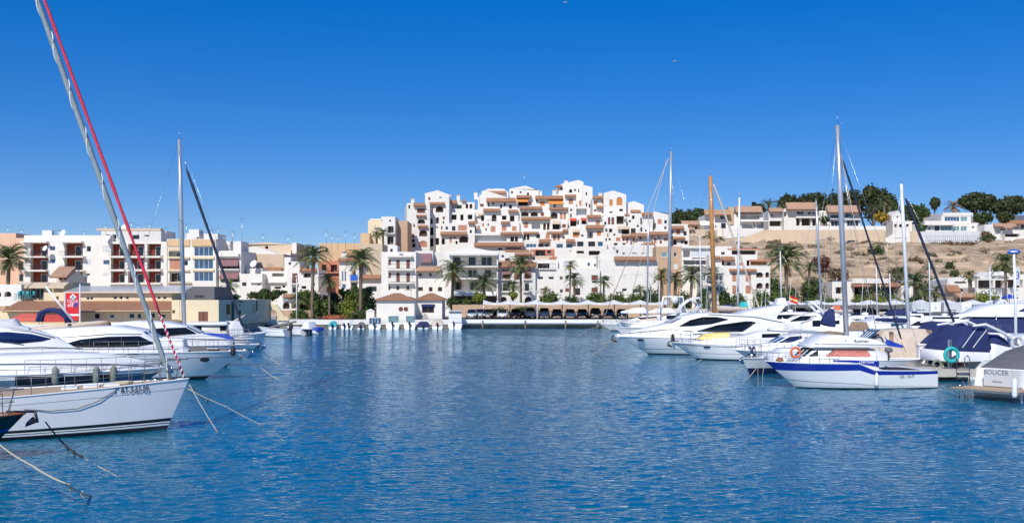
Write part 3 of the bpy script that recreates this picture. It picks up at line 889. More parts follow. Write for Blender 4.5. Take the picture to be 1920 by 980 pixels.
hill('white corner house with an orange roller blind and a wide dark arch', [(824, 439, 890, 490, 250, 12, 'white'), (832, 418, 890, 440, 254, 10, 'white'), (843, 398, 890, 419, 258, 10, 'white'), (833, 379, 890, 399, 262, 10, 'white')],
     'A 873 382 878 391;A 880.5 382 885.5 391;O:k 863 402 869 413;O:k 877 402 885.5 411;S:s 859 422 875.5 432.5;W:b 847.5 424 854 432.5;A 861 442 877.5 455;S:s 843 444 847 455;O:k 828 447 834 458;C:w 848 384 866 391;O:k 846 402 856 412;W 835 424 840 431', '833 374 857 380 1;826 433 876 439 1;878 413.5 896 418 .8;866 374 874 377 .6', chim='859.5 365 380 266;892 360 370 268')
hill('white stepped house with a long brown tiled roof and four rows of shutters', [(888, 460, 980, 490, 249, 10, 'white'), (886, 438, 980, 461, 252, 10, 'white'), (886, 415, 974, 439, 256, 10, 'white'), (888, 393, 972, 416, 260, 10, 'white'), (896, 376, 970, 394, 264, 10, 'white'), (903, 360, 953, 377, 269, 9, 'white')],
     'S:b 900 382 907 387.5;W 937 383 942 391;W:b 954 384 960 391;O:k 902 402 907.5 414;A 922 402 931 415.5;O:k 941 404 949.5 412;O:k 956 404 964.5 415;a:s 888.5 423 893.5 434;a:s 895 423 900 430;S:s 920 424 929 435;S:s 941 424 949.5 433;S:s 960 424 968.5 433;O:l 889 441 950 452;A 957 443 964 453;A 965.5 443 971 453;W 933 464 942 469;O:k 948 464 977 466.6',
     '911 357 949 362 .9;912 369.5 967 377 1.2;906 390 938 395 1;953 392 971 396.5 .8;939 414 956 417.5 .8;938 434 979 438.5 .9;889 453 983 460 1.1;947 467 992 471.5 1', tops={4: [(893, 372), (911, 357)], 5: [(903, 359), (911, 356), (928, 353.5), (945, 354), (953, 360)]}, awn='T 896 398.5 906 402 .9', chim='917 353 362 272', ant='899 357 372')
hill('white gabled house with orange awnings and a row of low dark arches', [(978, 452, 1040, 490, 250, 10, 'white'), (974, 434, 1034, 453, 253, 10, 'white'), (974, 410, 1034, 435, 257, 10, 'white'), (970, 390, 1034, 411, 261, 10, 'white'), (966, 370, 1056, 391, 266, 9, 'white'), (955, 355, 1010, 371, 271, 9, 'white')],
     'O:k 972 377 990 385.5;S:b 991 378 997 385;A 977 397 991 405.5;A 995 397 1008.5 405.5;S:s 982.5 416 990 427.5;O:l 997 416 1013 429;A 1018.5 418 1023.5 431;A 1025.5 418 1030.5 431;A 982 439 986 450;A 988 439 992.5 450;S:s 1023 439.5 1031 447.5;W 1005 439 1013 447;W:B 986 457 1006 464;W:b 1009 457 1019 463;W 1021 457 1029 463;S:A 1012.5 377 1021.5 386;S:r 1014 399 1020 405;W:B 974 358 978 363;W:b 988 361 992 366', '968 365 997 370 1;1003.5 365.5 1056 372 1.1;974 386 1016 391 1;977 405.5 1034 411 1;981 434 1010 437 .7;1010 447 1032 453 1;966 471 1000 476 1',
     tops={5: [(955, 354), (985, 348), (1008, 356.5)]}, awn='A 969 370 990 377 1.1;A 1028 372.5 1057 381 1.1', chim='1013 357 368 272;1039 356 368 272', ant='983 322 348')
hill('white house with shuttered twin arches and blue strip windows', [(1032, 452, 1092, 490, 248, 10, 'white'), (1034, 430, 1068, 453, 251, 10, 'white'), (1032, 411, 1064, 431, 255, 10, 'white'), (1032, 390, 1066, 412, 259, 10, 'white')],
     'A 1032.5 398 1045.5 410;a:s 1050 398 1055 412;a:s 1056.5 398 1061.5 412;O:k 1036 418 1049.5 430;S:b 1054 420 1061 427;a:s 1037 439 1043 451;a:s 1045 439 1049.5 451;W:B 1043 457 1056 465;W:B 1061 457 1074.5 465;W 1068 469 1071 471.5;O:k 1082 470 1095 474.5', '1029 388 1067 392 .9;1025 433 1056 437.5 .9;1055 428.5 1069 432.5 .8;1061 447 1078 452.5 1', awn='T 1035 413 1050 418.5 1.1')
hill('tallest white house on the summit with a lopsided gable and slit windows', [(1043, 351, 1094, 402, 272, 10, 'white'), (1092, 352, 1111, 440, 270, 9, 'white'), (1056, 367, 1080, 440, 265, 8, 'white')], 'W:b 1050 351.6 1054 356;W 1084 354 1086.5 361;W 1098 360 1101.5 366.5;W 1098 380 1101.5 387.5;S:s 1066 372 1074.5 383;a:s 1086 376 1090 386;O:k 1045 357 1047 364;C:l 1082 389 1093 401', '1059 364 1080 368 .9;1042.5 346 1054 349.5 .8', tops={0: [(1042.5, 349), (1056, 344), (1084.5, 337.5), (1094, 341)], 1: [(1092, 346), (1111, 351)]}, chim='1061 338 348 276')
hill('white house with red window awnings and orange roller blinds below the summit', [(1080, 452, 1138, 490, 247, 10, 'white'), (1066, 427, 1134, 453, 250, 10, 'white'), (1090, 407, 1132, 428, 254, 10, 'white'), (1066, 388, 1104, 428, 257, 9, 'white')],
     'O:k 1069 411 1081 424;W 1083 412 1086 422;O:k 1090.5 410 1098.5 420;S:s 1117 413 1125 421.5;S:o 1074 434 1085.5 445;B:w 1101 430 1112 447;S:o 1119 433 1127 442;W:b 1082 452.6 1094 462;W:b 1103 452.6 1116 462;W:B 1120.5 452.6 1131 462;O:k 1081 470 1095 475;O:k 1104 470 1125 478;O:l 1080.5 391 1100 404', '1100 402 1127 407 1;1098 420.5 1134 427 1', awn='R 1068 409 1081 412.5 .8;R 1089.5 408.5 1099 412 .9;T 1073 429 1086 433.5 .7')
hill('white house with three large orange shutters beneath a broad gable', [(1132, 425, 1182, 490, 249, 10, 'white'), (1130, 403, 1174, 426, 253, 10, 'white'), (1111, 371, 1142, 410, 262, 9, 'white'), (1132, 365, 1174, 404, 260, 9, 'white')],
     'S:o 1113 376.5 1120 384;S:o 1128 376.5 1131.6 383;S:o 1142.5 374 1149 386;a:o 1156 369.5 1167 385;W 1128 396 1131.6 400;W 1142 396 1149 400;W:b 1161 391.5 1168 396;a:b 1140 407 1144.5 421;a:b 1146.5 407 1151.5 421;O:k 1156 405 1170 420;W 1170.5 410 1173.5 417;O:k 1166 426.5 1180 439;S:s 1155 445 1163 452;W 1150.5 455 1158.5 460.5;S:s 1167 445.5 1170.5 452;S:s 1174 445.5 1178 456;W:b 1167 455.5 1173 459', '1111 366 1142 371 1;1118 384.5 1137 389 .9;1171 400 1180 403.5 .7;1165 439.5 1182 443 .8', awn='T 1157 423.5 1178 428 1', tops={3: [(1132, 362), (1149, 357), (1173.5, 364.5)]}, chim='1125 361 371 266')
hill('white house with a wide tiled lean-to and two tall dark slits', [(1178, 441, 1224, 490, 250, 10, 'white'), (1176, 400, 1224, 442, 255, 10, 'white'), (1174, 384, 1207, 401, 262, 9, 'white')], 'W 1200.5 408 1204 421;W 1200.5 426 1205 435;S:s 1187 446 1194 455;W 1210 445 1213 452;W 1202 457 1205 461;C:k 1183 428 1192 437', '1182 392 1201 397 .9;1203 397.5 1224 402 .9;1182 435.5 1218 442 1.2;1206 453 1228 460 1.1', tops={2: [(1174, 381), (1189, 377), (1207, 384)]})
hill('last white house down the right shoulder with a salmon shutter', [(1222, 438, 1258, 490, 250, 10, 'white'), (1218, 400, 1254, 439, 256, 9, 'white')], 'S:s 1233 411 1240.5 420;S:s 1220 446 1224 451;S:s 1226 446 1231 456;S:s 1245 446 1252 452;W 1245 424 1250 430;C:w 1221 418 1230 431', '1216 433 1256 439 1.2', tops={1: [(1218, 400), (1228, 396.5), (1254, 402)]}, awn='')
hill('small white house with arched terrace where the hill drops to the villas', [(1254, 428, 1292, 490, 262, 9, 'white'), (1256, 420, 1290, 429, 268, 8, 'white')], 'A 1262 449 1269 459;S:s 1268 430 1275 440;W 1281 433 1288 442;S:s 1258 452.5 1261 459;W 1276 450 1282 457;O:k 1283 451 1290 458', '1254 422 1282 428 1;1256 443 1284 447 .9')

# ------------------------------------------------------------------ villas on the plateau to the right
def villa(label, *a, **k):
    k.setdefault('em', 'tile_old')
    return house('villa', label, *a, cat='villa', group='villas on the plateau', **k)
villa('low cream villa with terracotta roof half hidden by the wooden mast', [(1275, 420, 1312, 470, 310, 10, 'cream'), (1292, 430, 1345, 470, 300, 9, 'tan')], 'A 1288 424 1292 432;O:k 1297 424 1308 432', '1277 414 1311 420.5 1.6;1284 426 1302 430 1')
villa('large white villa with twin tiled roofs around a square stone chimney', [(1323, 402, 1432, 470, 306, 12, 'white'), (1366, 388, 1376, 402, 305.6, 3, 'stone'), (1376, 395, 1428, 402, 307, 10, 'white')], 'W 1350 404 1362 411;W:b 1352 418 1361 428;C:w 1387 403 1424 412;O:l 1390 415 1416 428;O:l 1419 416 1436 428;W 1330 422 1344 427', '1320 393 1368 402 2.2;1377 386.5 1427 397 2.4', slabs='1386 412 1430 415 1;1386 414 1440 416 1.8 white n', awn='W 1312 414 1330 421 1')
m = MB(); q = [(1356, 428), (1430, 428), (1432, 432), (1408, 444), (1395, 444), (1356, 448)]
Y = 304; m.prism([(gx(u, Y), gz(v, Y)) for u, v in q][::-1], Y, Y + 1.5, 'wall_white')
tag(m.build('garden_wall'), 'white stepped garden wall below the large villa with the stone chimney', 'wall')
villa('white villa with a salmon roof, shaded gable terrace and pillared porch', [(1470, 391, 1532, 440, 310, 11, 'white'), (1441, 395, 1476, 440, 313, 9, 'white2')], 'W 1494 396 1507 402;W 1514 397 1521 402;W 1523 397 1528 402;O:k 1493 409 1500 423;O:k 1503 409 1520 423;O:k 1523 410 1531 423;W 1446 401 1449 407;O:k 1468 397 1475 406;O:k 1443 414 1469 424', '1473 379.5 1530 391.5 2.4;1441 390 1466 396 1.8', slabs='1491 406 1534 409 1.2', chim='1516 379 388 314')
villa('white villa with a hipped salmon roof over two wide garden windows', [(1545, 397, 1613, 440, 309, 11, 'white'), (1536, 395, 1552, 440, 313, 9, 'white')], 'W 1558 402.5 1574 409;W 1585 400 1601.5 407.5;W:n 1558 414 1578 424;W:n 1588 413 1610 424', '1549 385 1610 397 2.4', chim='1551 386 396 312', slabs='1555 410 1612 412.5 1')
m = MB(); Y = 303.5; m.box(gx(1525, Y), gx(1661, Y), Y, Y + .4, gz(434, Y), gz(423.5, Y), 'wall_white')
tag(m.build('garden_wall'), 'long low white garden wall in front of the salmon roofed villas', 'wall')
villa('small white chapel like villa with a bell gable and a flat porch', [(1672, 405, 1693, 440, 312, 8, 'white'), (1674, 415, 1710, 445, 308, 8, 'white')], 'W:b 1681 404.6 1684 408;O:k 1677 420 1682 426;O:k 1686 420 1696 426;O:k 1699 420 1705 425', tops={0: [(1672, 405), (1675, 400), (1680, 400), (1684, 394), (1688, 400), (1693, 406)]}, slabs='1672 414.6 1711 417 1 white n')
villa('modern flat roofed white villa with long glazed terraces', [(1731, 417, 1786, 450, 300, 9, 'white'), (1784, 419, 1832, 450, 301, 9, 'white'), (1765, 401, 1820, 418, 306, 9, 'white')],
      'W:n 1752 423 1762 433;W:t 1764 423 1785 433;W:t 1788 424 1799 433;W:t 1801 424 1813 433;W:B 1771 406 1799 415;W:t 1801 406 1814 415;W 1741 425 1744 432;W 1822 424 1827 428', slabs='1730 414.5 1787 422.5 1.4 white n;1764 399.5 1820 404.5 1.4 white n;1786 418.4 1831 422 1.2 white n', ant='')
villa('pale pink villa with an open porch right of the modern white villa', [(1846, 421, 1886, 450, 296, 9, 'white2'), (1884, 431, 1935, 452, 293, 9, 'white')], 'O:k 1878 428 1885.5 436;O:k 1884 438 1912 444', '1862 419 1902 424 2;1880 424 1896 427 1.5', chim='1861 417 424 300')
villa('distant tiled villa at the right edge under the pines', [(1886, 417, 1940, 440, 322, 9, 'white'), (1896, 404, 1940, 418, 330.8, 9, 'white')], 'W:B 1903 421 1910 428;W:b 1914 421 1920 428', '1884 413 1940 419 2.2', em='tile')
villa('small white villa with a hipped roof peeking out behind the modern villa', [(1746, 406, 1764, 420, 325, 6, 'white')], 'W 1749 409 1753 413', '1744 402 1766 407 1.5')
villa('white upper villa half hidden under the umbrella pines', [(1830, 405, 1850, 420, 322, 5, 'white')], 'W 1834 408 1840 412')

# sandy retaining wall with the road behind it, white terrace wall under the modern villa
def wallstrip(name, label, pts, Y, m, dep=.8, cat='wall'):
    mb = MB()
    for (a, va, wa), (b, vb, wb) in zip(pts, pts[1:]):
        x0, x1 = gx(a, Y), gx(b, Y)
        n = max(1, int((x1 - x0) / 3))
        for i in range(n):
            p, q = i / n, (i + 1) / n
            f = lambda s, c, d: gz(c + (d - c) * s, Y)
            X0, X1 = x0 + (x1 - x0) * p + .02, x0 + (x1 - x0) * q
            mb.add([(X0, Y, f(p, wa, wb) - 3), (X1, Y, f(q, wa, wb) - 3), (X1, Y, f(q, va, vb)), (X0, Y, f(p, va, vb)), (X0, Y + dep, f(p, wa, wb) - 3), (X1, Y + dep, f(q, wa, wb) - 3), (X1, Y + dep, f(q, va, vb)), (X0, Y + dep, f(p, va, vb))],
                   [(0, 1, 2, 3), (3, 2, 6, 7), (1, 5, 6, 2), (4, 0, 3, 7), (5, 4, 7, 6)], m)
    return tag(mb.build(name), label, cat)
wallstrip('retaining_wall', 'long sandy retaining wall under the salmon roofed villas', [(1333, 452, 463), (1400, 444, 461), (1432, 431, 460), (1660, 430.5, 457)], 302, 'wall_tan')
wallstrip('terrace_wall', 'pale terrace wall with a fine railing below the modern flat roofed villa', [(1722, 434, 449), (1836, 434, 449), (1856, 445, 450), (1885, 449, 452)], 295, 'wall_lightgrey')
wallstrip('terrace_wall', 'white sloping stair wall left of the modern villa', [(1660, 447, 452), (1684, 433, 450), (1708, 432, 450)], 296, 'wall_white')
wallstrip('retaining_wall', 'short sandy wall between the white stair and the modern villa', [(1708, 433, 452), (1722, 433, 452)], 295.5, 'wall_tan')
m = MB()
x0, x1 = gx(1735, 294), gx(1846, 294)
m.box(x0, x1, 293.6, 293.65, gz(442, 294) - .04, gz(442, 294), 'metal')
for i in range(31):
    m.box(x0 + (x1 - x0) * i / 30 - .03, x0 + (x1 - x0) * i / 30 + .03, 293.6, 293.65, gz(452, 294), gz(442, 294), 'metal')
tag(m.build('guard_rail'), 'thin grey guard rail along the road below the modern villa', 'railing')

# ------------------------------------------------------------------ right shore: low restaurants behind the car park
h = house('beach_bar', 'low dark bar with a red brown roof and blue sheets on top', [(1594, 533, 1692, 575, 200, 9, 'grey'), (1560, 528, 1602, 575, 199, 8, 'white')], 'O:k 1600 537 1690 552;O:k 1566 538 1580 550', eaves='1592 529 1686 536 2.2', slabs='1596 522 1665 531 .4 white n', cat='bar')
m = MB(); m.box(-1.4, 1.4, 0, 2, 0, .75, 'canvas_blue'); m.build('tarpaulin', h, P(1621, 530.5, 199.2) - h.location)
house('beach_bar', 'white boathouse with a shallow arched front between two palms', [(1776, 527, 1828, 580, 192, 8, 'white')], 'O:l 1790 526.5 1812 531;W 1797 540 1810 548', eaves='1772 534 1796 546 1.5', tops={0: [(1776, 524), (1800, 519), (1828, 523)]}, cat='boathouse')
house('restaurant_building', 'long white restaurant with a deep shaded terrace by the lamp post', [(1828, 539, 1960, 580, 186, 5, 'white'), (1832, 519, 1960, 541, 193, 9, 'white')], 'O:k 1834 525 1862 539;O:k 1866 525 1884 539;O:k 1888 524 1918 539', tops={1: [(1832, 517), (1852, 520), (1878, 508), (1900, 515), (1960, 512)]}, cat='restaurant', slabs='1828 518.8 1882 522.5 2 white n')
house('shop', 'small white kiosk roofs showing between the car park canopies', [(1790, 556, 1822, 580, 181, 5, 'tan')], 'O:k 1794 560 1806 566', eaves='1788 549 1824 556 2.2', em='tile_old', cat='kiosk')

house('shop', 'narrow white kiosk between the dark bar and the feathery palm', [(1690, 535, 1712, 575, 197, 6, 'white')], 'O:k 1694 548 1702 556', cat='kiosk')
# stone wall behind the car park, low and warm coloured
wallstrip('boundary_wall', 'low warm brown wall behind the parked cars', [(848, 571, 597), (1245, 571, 597)], 171, 'wall_beigewall', .4)
wallstrip('boundary_wall', 'low wall behind the parked cars on the right shore', [(1440, 572, 597), (1960, 572, 597)], 171, 'wall_grey', .4)

# ------------------------------------------------------------------ harbour office on the west quay
def run(name, parent, u0, u1, vt, Yt, vl, Yl, m='tile'):
    o = parent.location
    z1 = gz(vl, Yl)
    return link(name, tilemesh(gx(u1, Yl) - gx(u0, Yl), Yt - Yl, gz(vt, Yt) - z1, m), parent, (gx(u0, Yl) - o.x, Yt - o.y, z1 - o.z))
h = house('harbour_office', 'long cream harbour office with a strip of orange tiles between two rows of little windows',
          [(-60, 583, 322, 608, 126, 6, 'cream'), (82, 548, 322, 566, 129, 6, 'cream')],
          'W 162 556 168 562;W 169 556 175 562;W:k 213 555 219 561;W 224 555 230 561;W:k 236 555 241 561;W 285 555 290 560;W:k 295 555 301 561;W 306 555 312 561;O:k 105 555 110 562;W 241 586 253 597;W:k 257 587 265 597;W 281 586 292 596;O:k 38 588 50 592;O:k 55 588 67 592;W 205 588 216 596;W:k 300 588 311 596;W 176 586 188 598', cat='office building', base=.2)
run('tile_roof', h, 4, 320, 564.5, 128.99, 581.5, 124.9)
m = MB(); o = h.location
m.box(gx(0, 124.9) - o.x, gx(322, 124.9) - o.x, 124.6 - o.y, 124.85 - o.y, gz(584, 124.6) - o.z, gz(581.8, 124.6) - o.z, 'wall_stone'); m.build('lip_shadow_strip', h)  # tan strip painting the shadow band under the tile lip
m = MB(); x0, x1 = gx(118, 128.4) - o.x, gx(340, 128.4) - o.x
n = 60
for i in range(n):
    p, q = x0 + (x1 - x0) * i / n, x0 + (x1 - x0) * (i + 1) / n
    m.add([(p, 128.4 - o.y, gz(547, 128.4) - o.z), (q - .05, 128.4 - o.y, gz(547, 128.4) - o.z), (q - .05, 134 - o.y, gz(536, 134) - o.z), (p, 134 - o.y, gz(536, 134) - o.z), (q, 128.4 - o.y, gz(546.5, 128.4) - o.z), (q, 134 - o.y, gz(535.5, 134) - o.z)],
          [(0, 1, 2, 3), (1, 4, 5, 2)], 'blind_grey')
m.box(x0, x1, 128.35 - o.y, 128.55 - o.y, gz(549, 128.4) - o.z, gz(547, 128.4) - o.z, 'wall_cream')
m.build('metal_roof', h)
h = house('harbour_office', 'flat cream block with a dark doorway and shaded side wall at the quay corner', [(322, 562, 410, 609, 124, 27, 'cream')], 'S:b 372 584 390 602;W:k 321.5 588 322 590;O:k 323 581 328 587', cat='office building', base=.2)
m = MB(); o = h.location; x = gx(410, 124) - o.x
for y, a, b, c in ((127, 3.2, 1.9, 0), (129.6, 3.4, 1.1, 1), (133, 2.4, 1.2, 0), (140, 3.2, 1.0, 0), (141.8, 3.6, 1.0, 0)):
    w_ = MB(); w_.box(x + .003, x + .06, y - o.y, y - o.y + b, 0.05 if c else 1.0, a - .6, 'wood_dark' if c else 'frame_white'); w_.box(x + .06, x + .075, y - o.y + .1, y - o.y + b - .1, .15 if c else 1.1, a - .7, 'interior' if c else 'glass')
    w_.build('door' if c else 'window', h)
text('RESTAURANT', 'lettering', h, .45, 'ink', (x + .02, 133.6 - o.y, 2.75), (R(90), 0, R(90)))
text('BAR', 'lettering', h, .4, 'ink', (x + .02, 133.6 - o.y, 2.3), (R(90), 0, R(90)))
house('storage_block', 'dark grey rendered block rising behind the cream harbour office', [(348, 537, 402, 565, 140, 8, 'grey')], 'O:k 366 553 368.5 558;O:k 370.5 553 373 558;O:k 375 553 377.5 558;O:k 379.5 553 382 558', cat='storage block', base=1)
h = house('cafe_terrace', 'glazed cafe terrace with tan awnings above the harbour office', [(28, 529, 128, 566, 133, 7, 'cream'), (-70, 533, 40, 566, 131, 6, 'white')], 'O:k 42 536 82 559;A 8 546 21 556;A -8 546 2 556;O:k 101 535 112 541', awn='T 34 529 62 537 1.6;T 64 529 94 537 1.6;T 96 529 130 537 1.6', cat='cafe', base=.5)
for k in range(5):
    fm, gm = winmesh('W', .56, 1.35, 'B'); o = h.location
    wo = link('window', fm, h, (gx(44 + k * 8, 134.3) - o.x, 134.2 - o.y, gz(559, 134) - o.z)); link('pane', gm, wo)
def chair(u, Y, v, w_):
    r = empty('terrace_chair', P(u, v, Y), w_ + ' turquoise chair from the left on the cafe terrace behind its railing', 'chair', 'turquoise cafe chairs')
    m = MB(); m.box(-.25, .25, -.25, .25, .42, .47, 'canvas_teal'); m.build('seat', r)
    m = MB(); m.box(-.25, .25, .2, .25, .47, .95, 'canvas_teal'); m.build('backrest', r)
    for a in (-.22, .22):
        for b in (-.22, .22):
            m = MB(); m.box(a - .02, a + .02, b - .02, b + .02, 0, .42, 'canvas_teal'); m.build('leg', r)
for u, w_ in ((36, 'first'), (40, 'second'), (51, 'third'), (56, 'fourth'), (60, 'fifth')):
    chair(u, 130.4, 559.5, w_)
m = MB(); Y = 129.2
m.box(gx(26, Y), gx(84, Y), Y, Y + .04, gz(550, Y) - .04, gz(550, Y), 'dark_metal')
for i in range(24):
    x = gx(26 + 58 * i / 23, Y); m.box(x, x + .03, Y, Y + .03, gz(563, Y), gz(550, Y), 'dark_metal')
tag(m.build('terrace_railing'), 'thin dark railing in front of the turquoise cafe chairs', 'railing')
# tent shaped sails and parasol seen over the office
m = MB(); Y = 150
m.add([P(117, 529, Y), P(148, 506, Y), P(164, 533, Y), P(141, 540, Y), P(148, 506.4, Y + .3)], [(0, 3, 1), (3, 2, 1), (0, 1, 4), (1, 2, 4)], 'canvas_grey')
tag(m.build('shade_sail'), 'pointed grey shade sail standing behind the cafe terrace', 'shade sail')
house('roof_house', 'small sloping tiled roof house with satellite dishes left of the grey shade sail', [(106, 518, 138, 560, 158, 5, 'tan')], 'O:k 110 519 117 524;O:k 120 519 127 524', eaves='110 500 142 518 3.2', cat='roof house', em='tile_old')

# petrol sign on the quay edge
def petrol_sign():
    Y = 122.2
    r = empty('petrol_sign', (gx(136, Y), Y, 1.1), 'tall red and white petrol station sign on the west quay', 'sign')
    L = lambda u, v: (gx(u, Y) - r.location.x, gz(v, Y) - 1.1)
    def panel(n, a, b, c, d, mm, t=.12, y=0):
        m = MB(); (x0, z1), (x1, z0) = L(a, b), L(c, d); m.box(x0, x1, y, y + t, z0, z1, mm); return m.build(n, r)
    panel('panel', 123, 549, 148, 588, 'sign_red')
    panel('panel', 123, 588.3, 148, 592, 'print_white')
    panel('panel', 123, 592.3, 148, 600, 'sign_red')
    panel('side_panel', 119.5, 549, 122.8, 600, 'gelcoat_grey', .14)
    panel('pole', 148.5, 532, 150.5, 612, 'mast_white', .12)
    panel('pole', 124, 600, 126, 612, 'mast_white', .12, .02)
    x, z = L(137, 557)
    m = MB()
    for i in range(4):
        a = math.pi / 2 * i
        m.lathe([(.19, 0), (.19, .012)], 'print_white', (0, 0, 0), 12)
        m.v[-24:] = [(q[0] + .2 * math.cos(a), q[1] + .2 * math.sin(a), q[2]) for q in m.v[-24:]]
    m.build('emblem', r, (x, -.004, z), (R(90), 0, 0))
    text('CEPSA', 'lettering', r, .52, 'print_white', (*((L(136, 564))[0], -.012), L(136, 564.5)[1]), (R(90), 0, 0), sx=.9)
    text('elf', 'lettering', r, .75, 'print_white', (L(132, 571.5)[0], -.012, L(132, 571.5)[1]), (R(90), 0, 0))
    m = MB(); m.box(-.18, .18, 0, .012, -.3, .3, 'ink_blue'); m.build('emblem', r, (L(142, 571.5)[0], -.014, L(142, 571.5)[1]), (0, R(25), 0))
petrol_sign()
def awn_box(label, a, b, c, d, Y, mm, depth=2.2):
    r = empty('awning', (gx((a + c) / 2, Y), Y, 1.1), label, 'awning')
    w_ = gx(c, Y) - gx(a, Y)
    zt, zb = gz(b, Y) - 1.1, gz(d, Y) - 1.1
    m = MB()
    m.add([(-w_ / 2, depth, zt), (w_ / 2, depth, zt), (w_ / 2, 0, zt - .45), (-w_ / 2, 0, zt - .45), (-w_ / 2, 0, zb), (w_ / 2, 0, zb), (w_ / 2, depth, zt - .06), (-w_ / 2, depth, zt - .06), (w_ / 2, .05, zt - .5), (-w_ / 2, .05, zt - .5)],
          [(0, 3, 2, 1), (3, 4, 5, 2), (7, 6, 8, 9), (0, 7, 9, 3), (2, 8, 6, 1)], mm)
    m.build('canopy', r)
    for x in (-w_ / 2 + .08, w_ / 2 - .08):
        m = MB(); m.tube([(x, .1, 0), (x, .1, zt - .5)], .04, 'metal', 6); m.build('post', r)
awn_box('coral red awning in front of the harbour office', 23, 588, 74, 602, 122, 'canvas_coral')
awn_box('dark wine red awning beside the coral one on the west quay', 78, 590, 122, 603, 122, 'awning_red', 1.5)

# arched cream garden wall at the corner of the basin
def arch_wall():
    Y = 149.5
    r = empty('arched_wall', (gx(510, Y), Y, 1.1), 'cream garden wall with an archway and stepped sloping top', 'wall')
    X = lambda u: gx(u, Y) - r.location.x
    Z = lambda v: gz(v, Y) - 1.1
    m = MB()
    top = pl([(X(u), Z(v)) for u, v in ((489, 562), (499, 563), (504, 570), (518, 570.5), (523, 576), (533, 592), (541, 596))])
    ap = [(X(502), 0)] + arc(X(502), X(519.5), 0, Z(580)) + [(X(519.5), 0)]
    lo = pl([(X(489), 0), (X(501.99), 0)] + [(a + .0001 * i, b) for i, (a, b) in enumerate(ap)] + [(X(519.7), 0), (X(541), 0)])
    xs = sorted({X(489), X(541), X(499), X(504), X(518), X(523), X(533), X(501.9), X(519.8), *[a + .0001 * i for i, (a, b) in enumerate(ap)]})
    for a, b in zip(xs, xs[1:]):
        if b - a < 1e-5:
            continue
        m.add([(a, 0, lo(a)), (b, 0, lo(b)), (b, 0, top(b)), (a, 0, top(a)), (a, .5, lo(a)), (b, .5, lo(b)), (b, .5, top(b)), (a, .5, top(a))], [(0, 1, 2, 3), (3, 2, 6, 7), (0, 4, 5, 1), (5, 4, 7, 6)], 'wall_cream')
    m.add([(X(541), 0, 0), (X(541), .5, 0), (X(541), .5, top(X(541))), (X(541), 0, top(X(541)))], [(0, 1, 2, 3)], 'wall_cream')
    m.build('wall', r)
    w_ = MB(); w_.box(X(490), X(560), 10, 10.4, -1, Z(583), 'wall_beigewall'); w_.build('back_wall', r)
arch_wall()

# white yacht club house on the middle of the quay
def hip(name, parent, u0, u1, vt, vl, Y, dep, m='tile', ov=.5):
    o = parent.location
    x0, x1, y0 = gx(u0, Y) - o.x, gx(u1, Y) - o.x, Y - ov - o.y
    z0, hh = gz(vl, Y - ov) - o.z, gz(vt, Y + dep / 2) - gz(vl, Y - ov)
    b = MB()
    rx = dep / 2 + ov
    rw = min(rx, (x1 - x0) * .42)
    n = max(4, int((x1 - x0) / .22))
    n += n % 2
    vs, fs = [], []
    for i in range(n + 1):
        x = x0 + (x1 - x0) * i / n
        k = max(.02, min(1, (x - x0) / rw, (x1 - x) / rw))
        e = .06 if i % 2 else 0
        for q in (0, .5, 1):
            vs.append((x, y0 + rx * k * q, z0 + hh * k * q + e))
        vs.append((x, y0 + .02, z0 - .12))
    for i in range(n):
        for j in range(2):
            fs.append((i * 4 + j, i * 4 + 4 + j, i * 4 + 5 + j, i * 4 + 1 + j))
        fs.append((i * 4 + 3, i * 4 + 7, i * 4 + 4, i * 4))
    b.add(vs, fs, m)
    yb = y0 + 2 * rx
    b.add([(x0, y0, z0), (x0 + rw, y0 + rx, z0 + hh), (x0, yb, z0), (x1, y0, z0), (x1 - rw, y0 + rx, z0 + hh), (x1, yb, z0), (x0, y0, z0 - .1), (x0, yb, z0 - .1), (x1, y0, z0 - .1), (x1, yb, z0 - .1)],
          [(0, 1, 2), (3, 5, 4), (2, 1, 4, 5), (0, 2, 7, 6), (3, 8, 9, 5), (6, 7, 9, 8)], m)
    b.build(name, parent)
h = house('club_house', 'white harbour club house with hipped tile roofs and two round portholes', [(706, 562, 777, 603, 152.5, 8, 'white'), (777, 562, 829, 603, 155.5, 7, 'white')], 'W:b 791 570.5 814 586', cat='club house', base=.3, noroof=True)
hip('tile_roof', h, 703, 776.5, 549.5, 561.6, 152.5, 7)
hip('tile_roof', h, 777.5, 834, 549.5, 561, 155.5, 7)
for u in (751.5, 761):
    m = MB(); m.lathe([(.33, 0), (.33, .05), (.24, .05)], 'wood_dark', n=16); m.build('window', h, P(u, 579, 152.49) - h.location, (R(90), 0, 0))
m = MB(); m.box(-1, 1, 0, .1, -.25, .12, 'canvas_navy'); m.build('awning', h, P(802.5, 571.5, 155.3) - h.location)
m = MB(); o = h.location; x = gx(829, 155.5) - o.x
m.box(x + .003, x + .08, 156.3 - o.y, 158.6 - o.y, .25, 2.3, 'sign_blue'); m.build('door', h)
m = MB(); m.box(-.45, .45, 0, .5, 0, 1.0, 'wall_white'); m.box(-.5, .5, -.05, .55, 1.0, 1.12, 'tile_old')
m.build('chimney', h, P(765, 556, 155.2) - h.location)
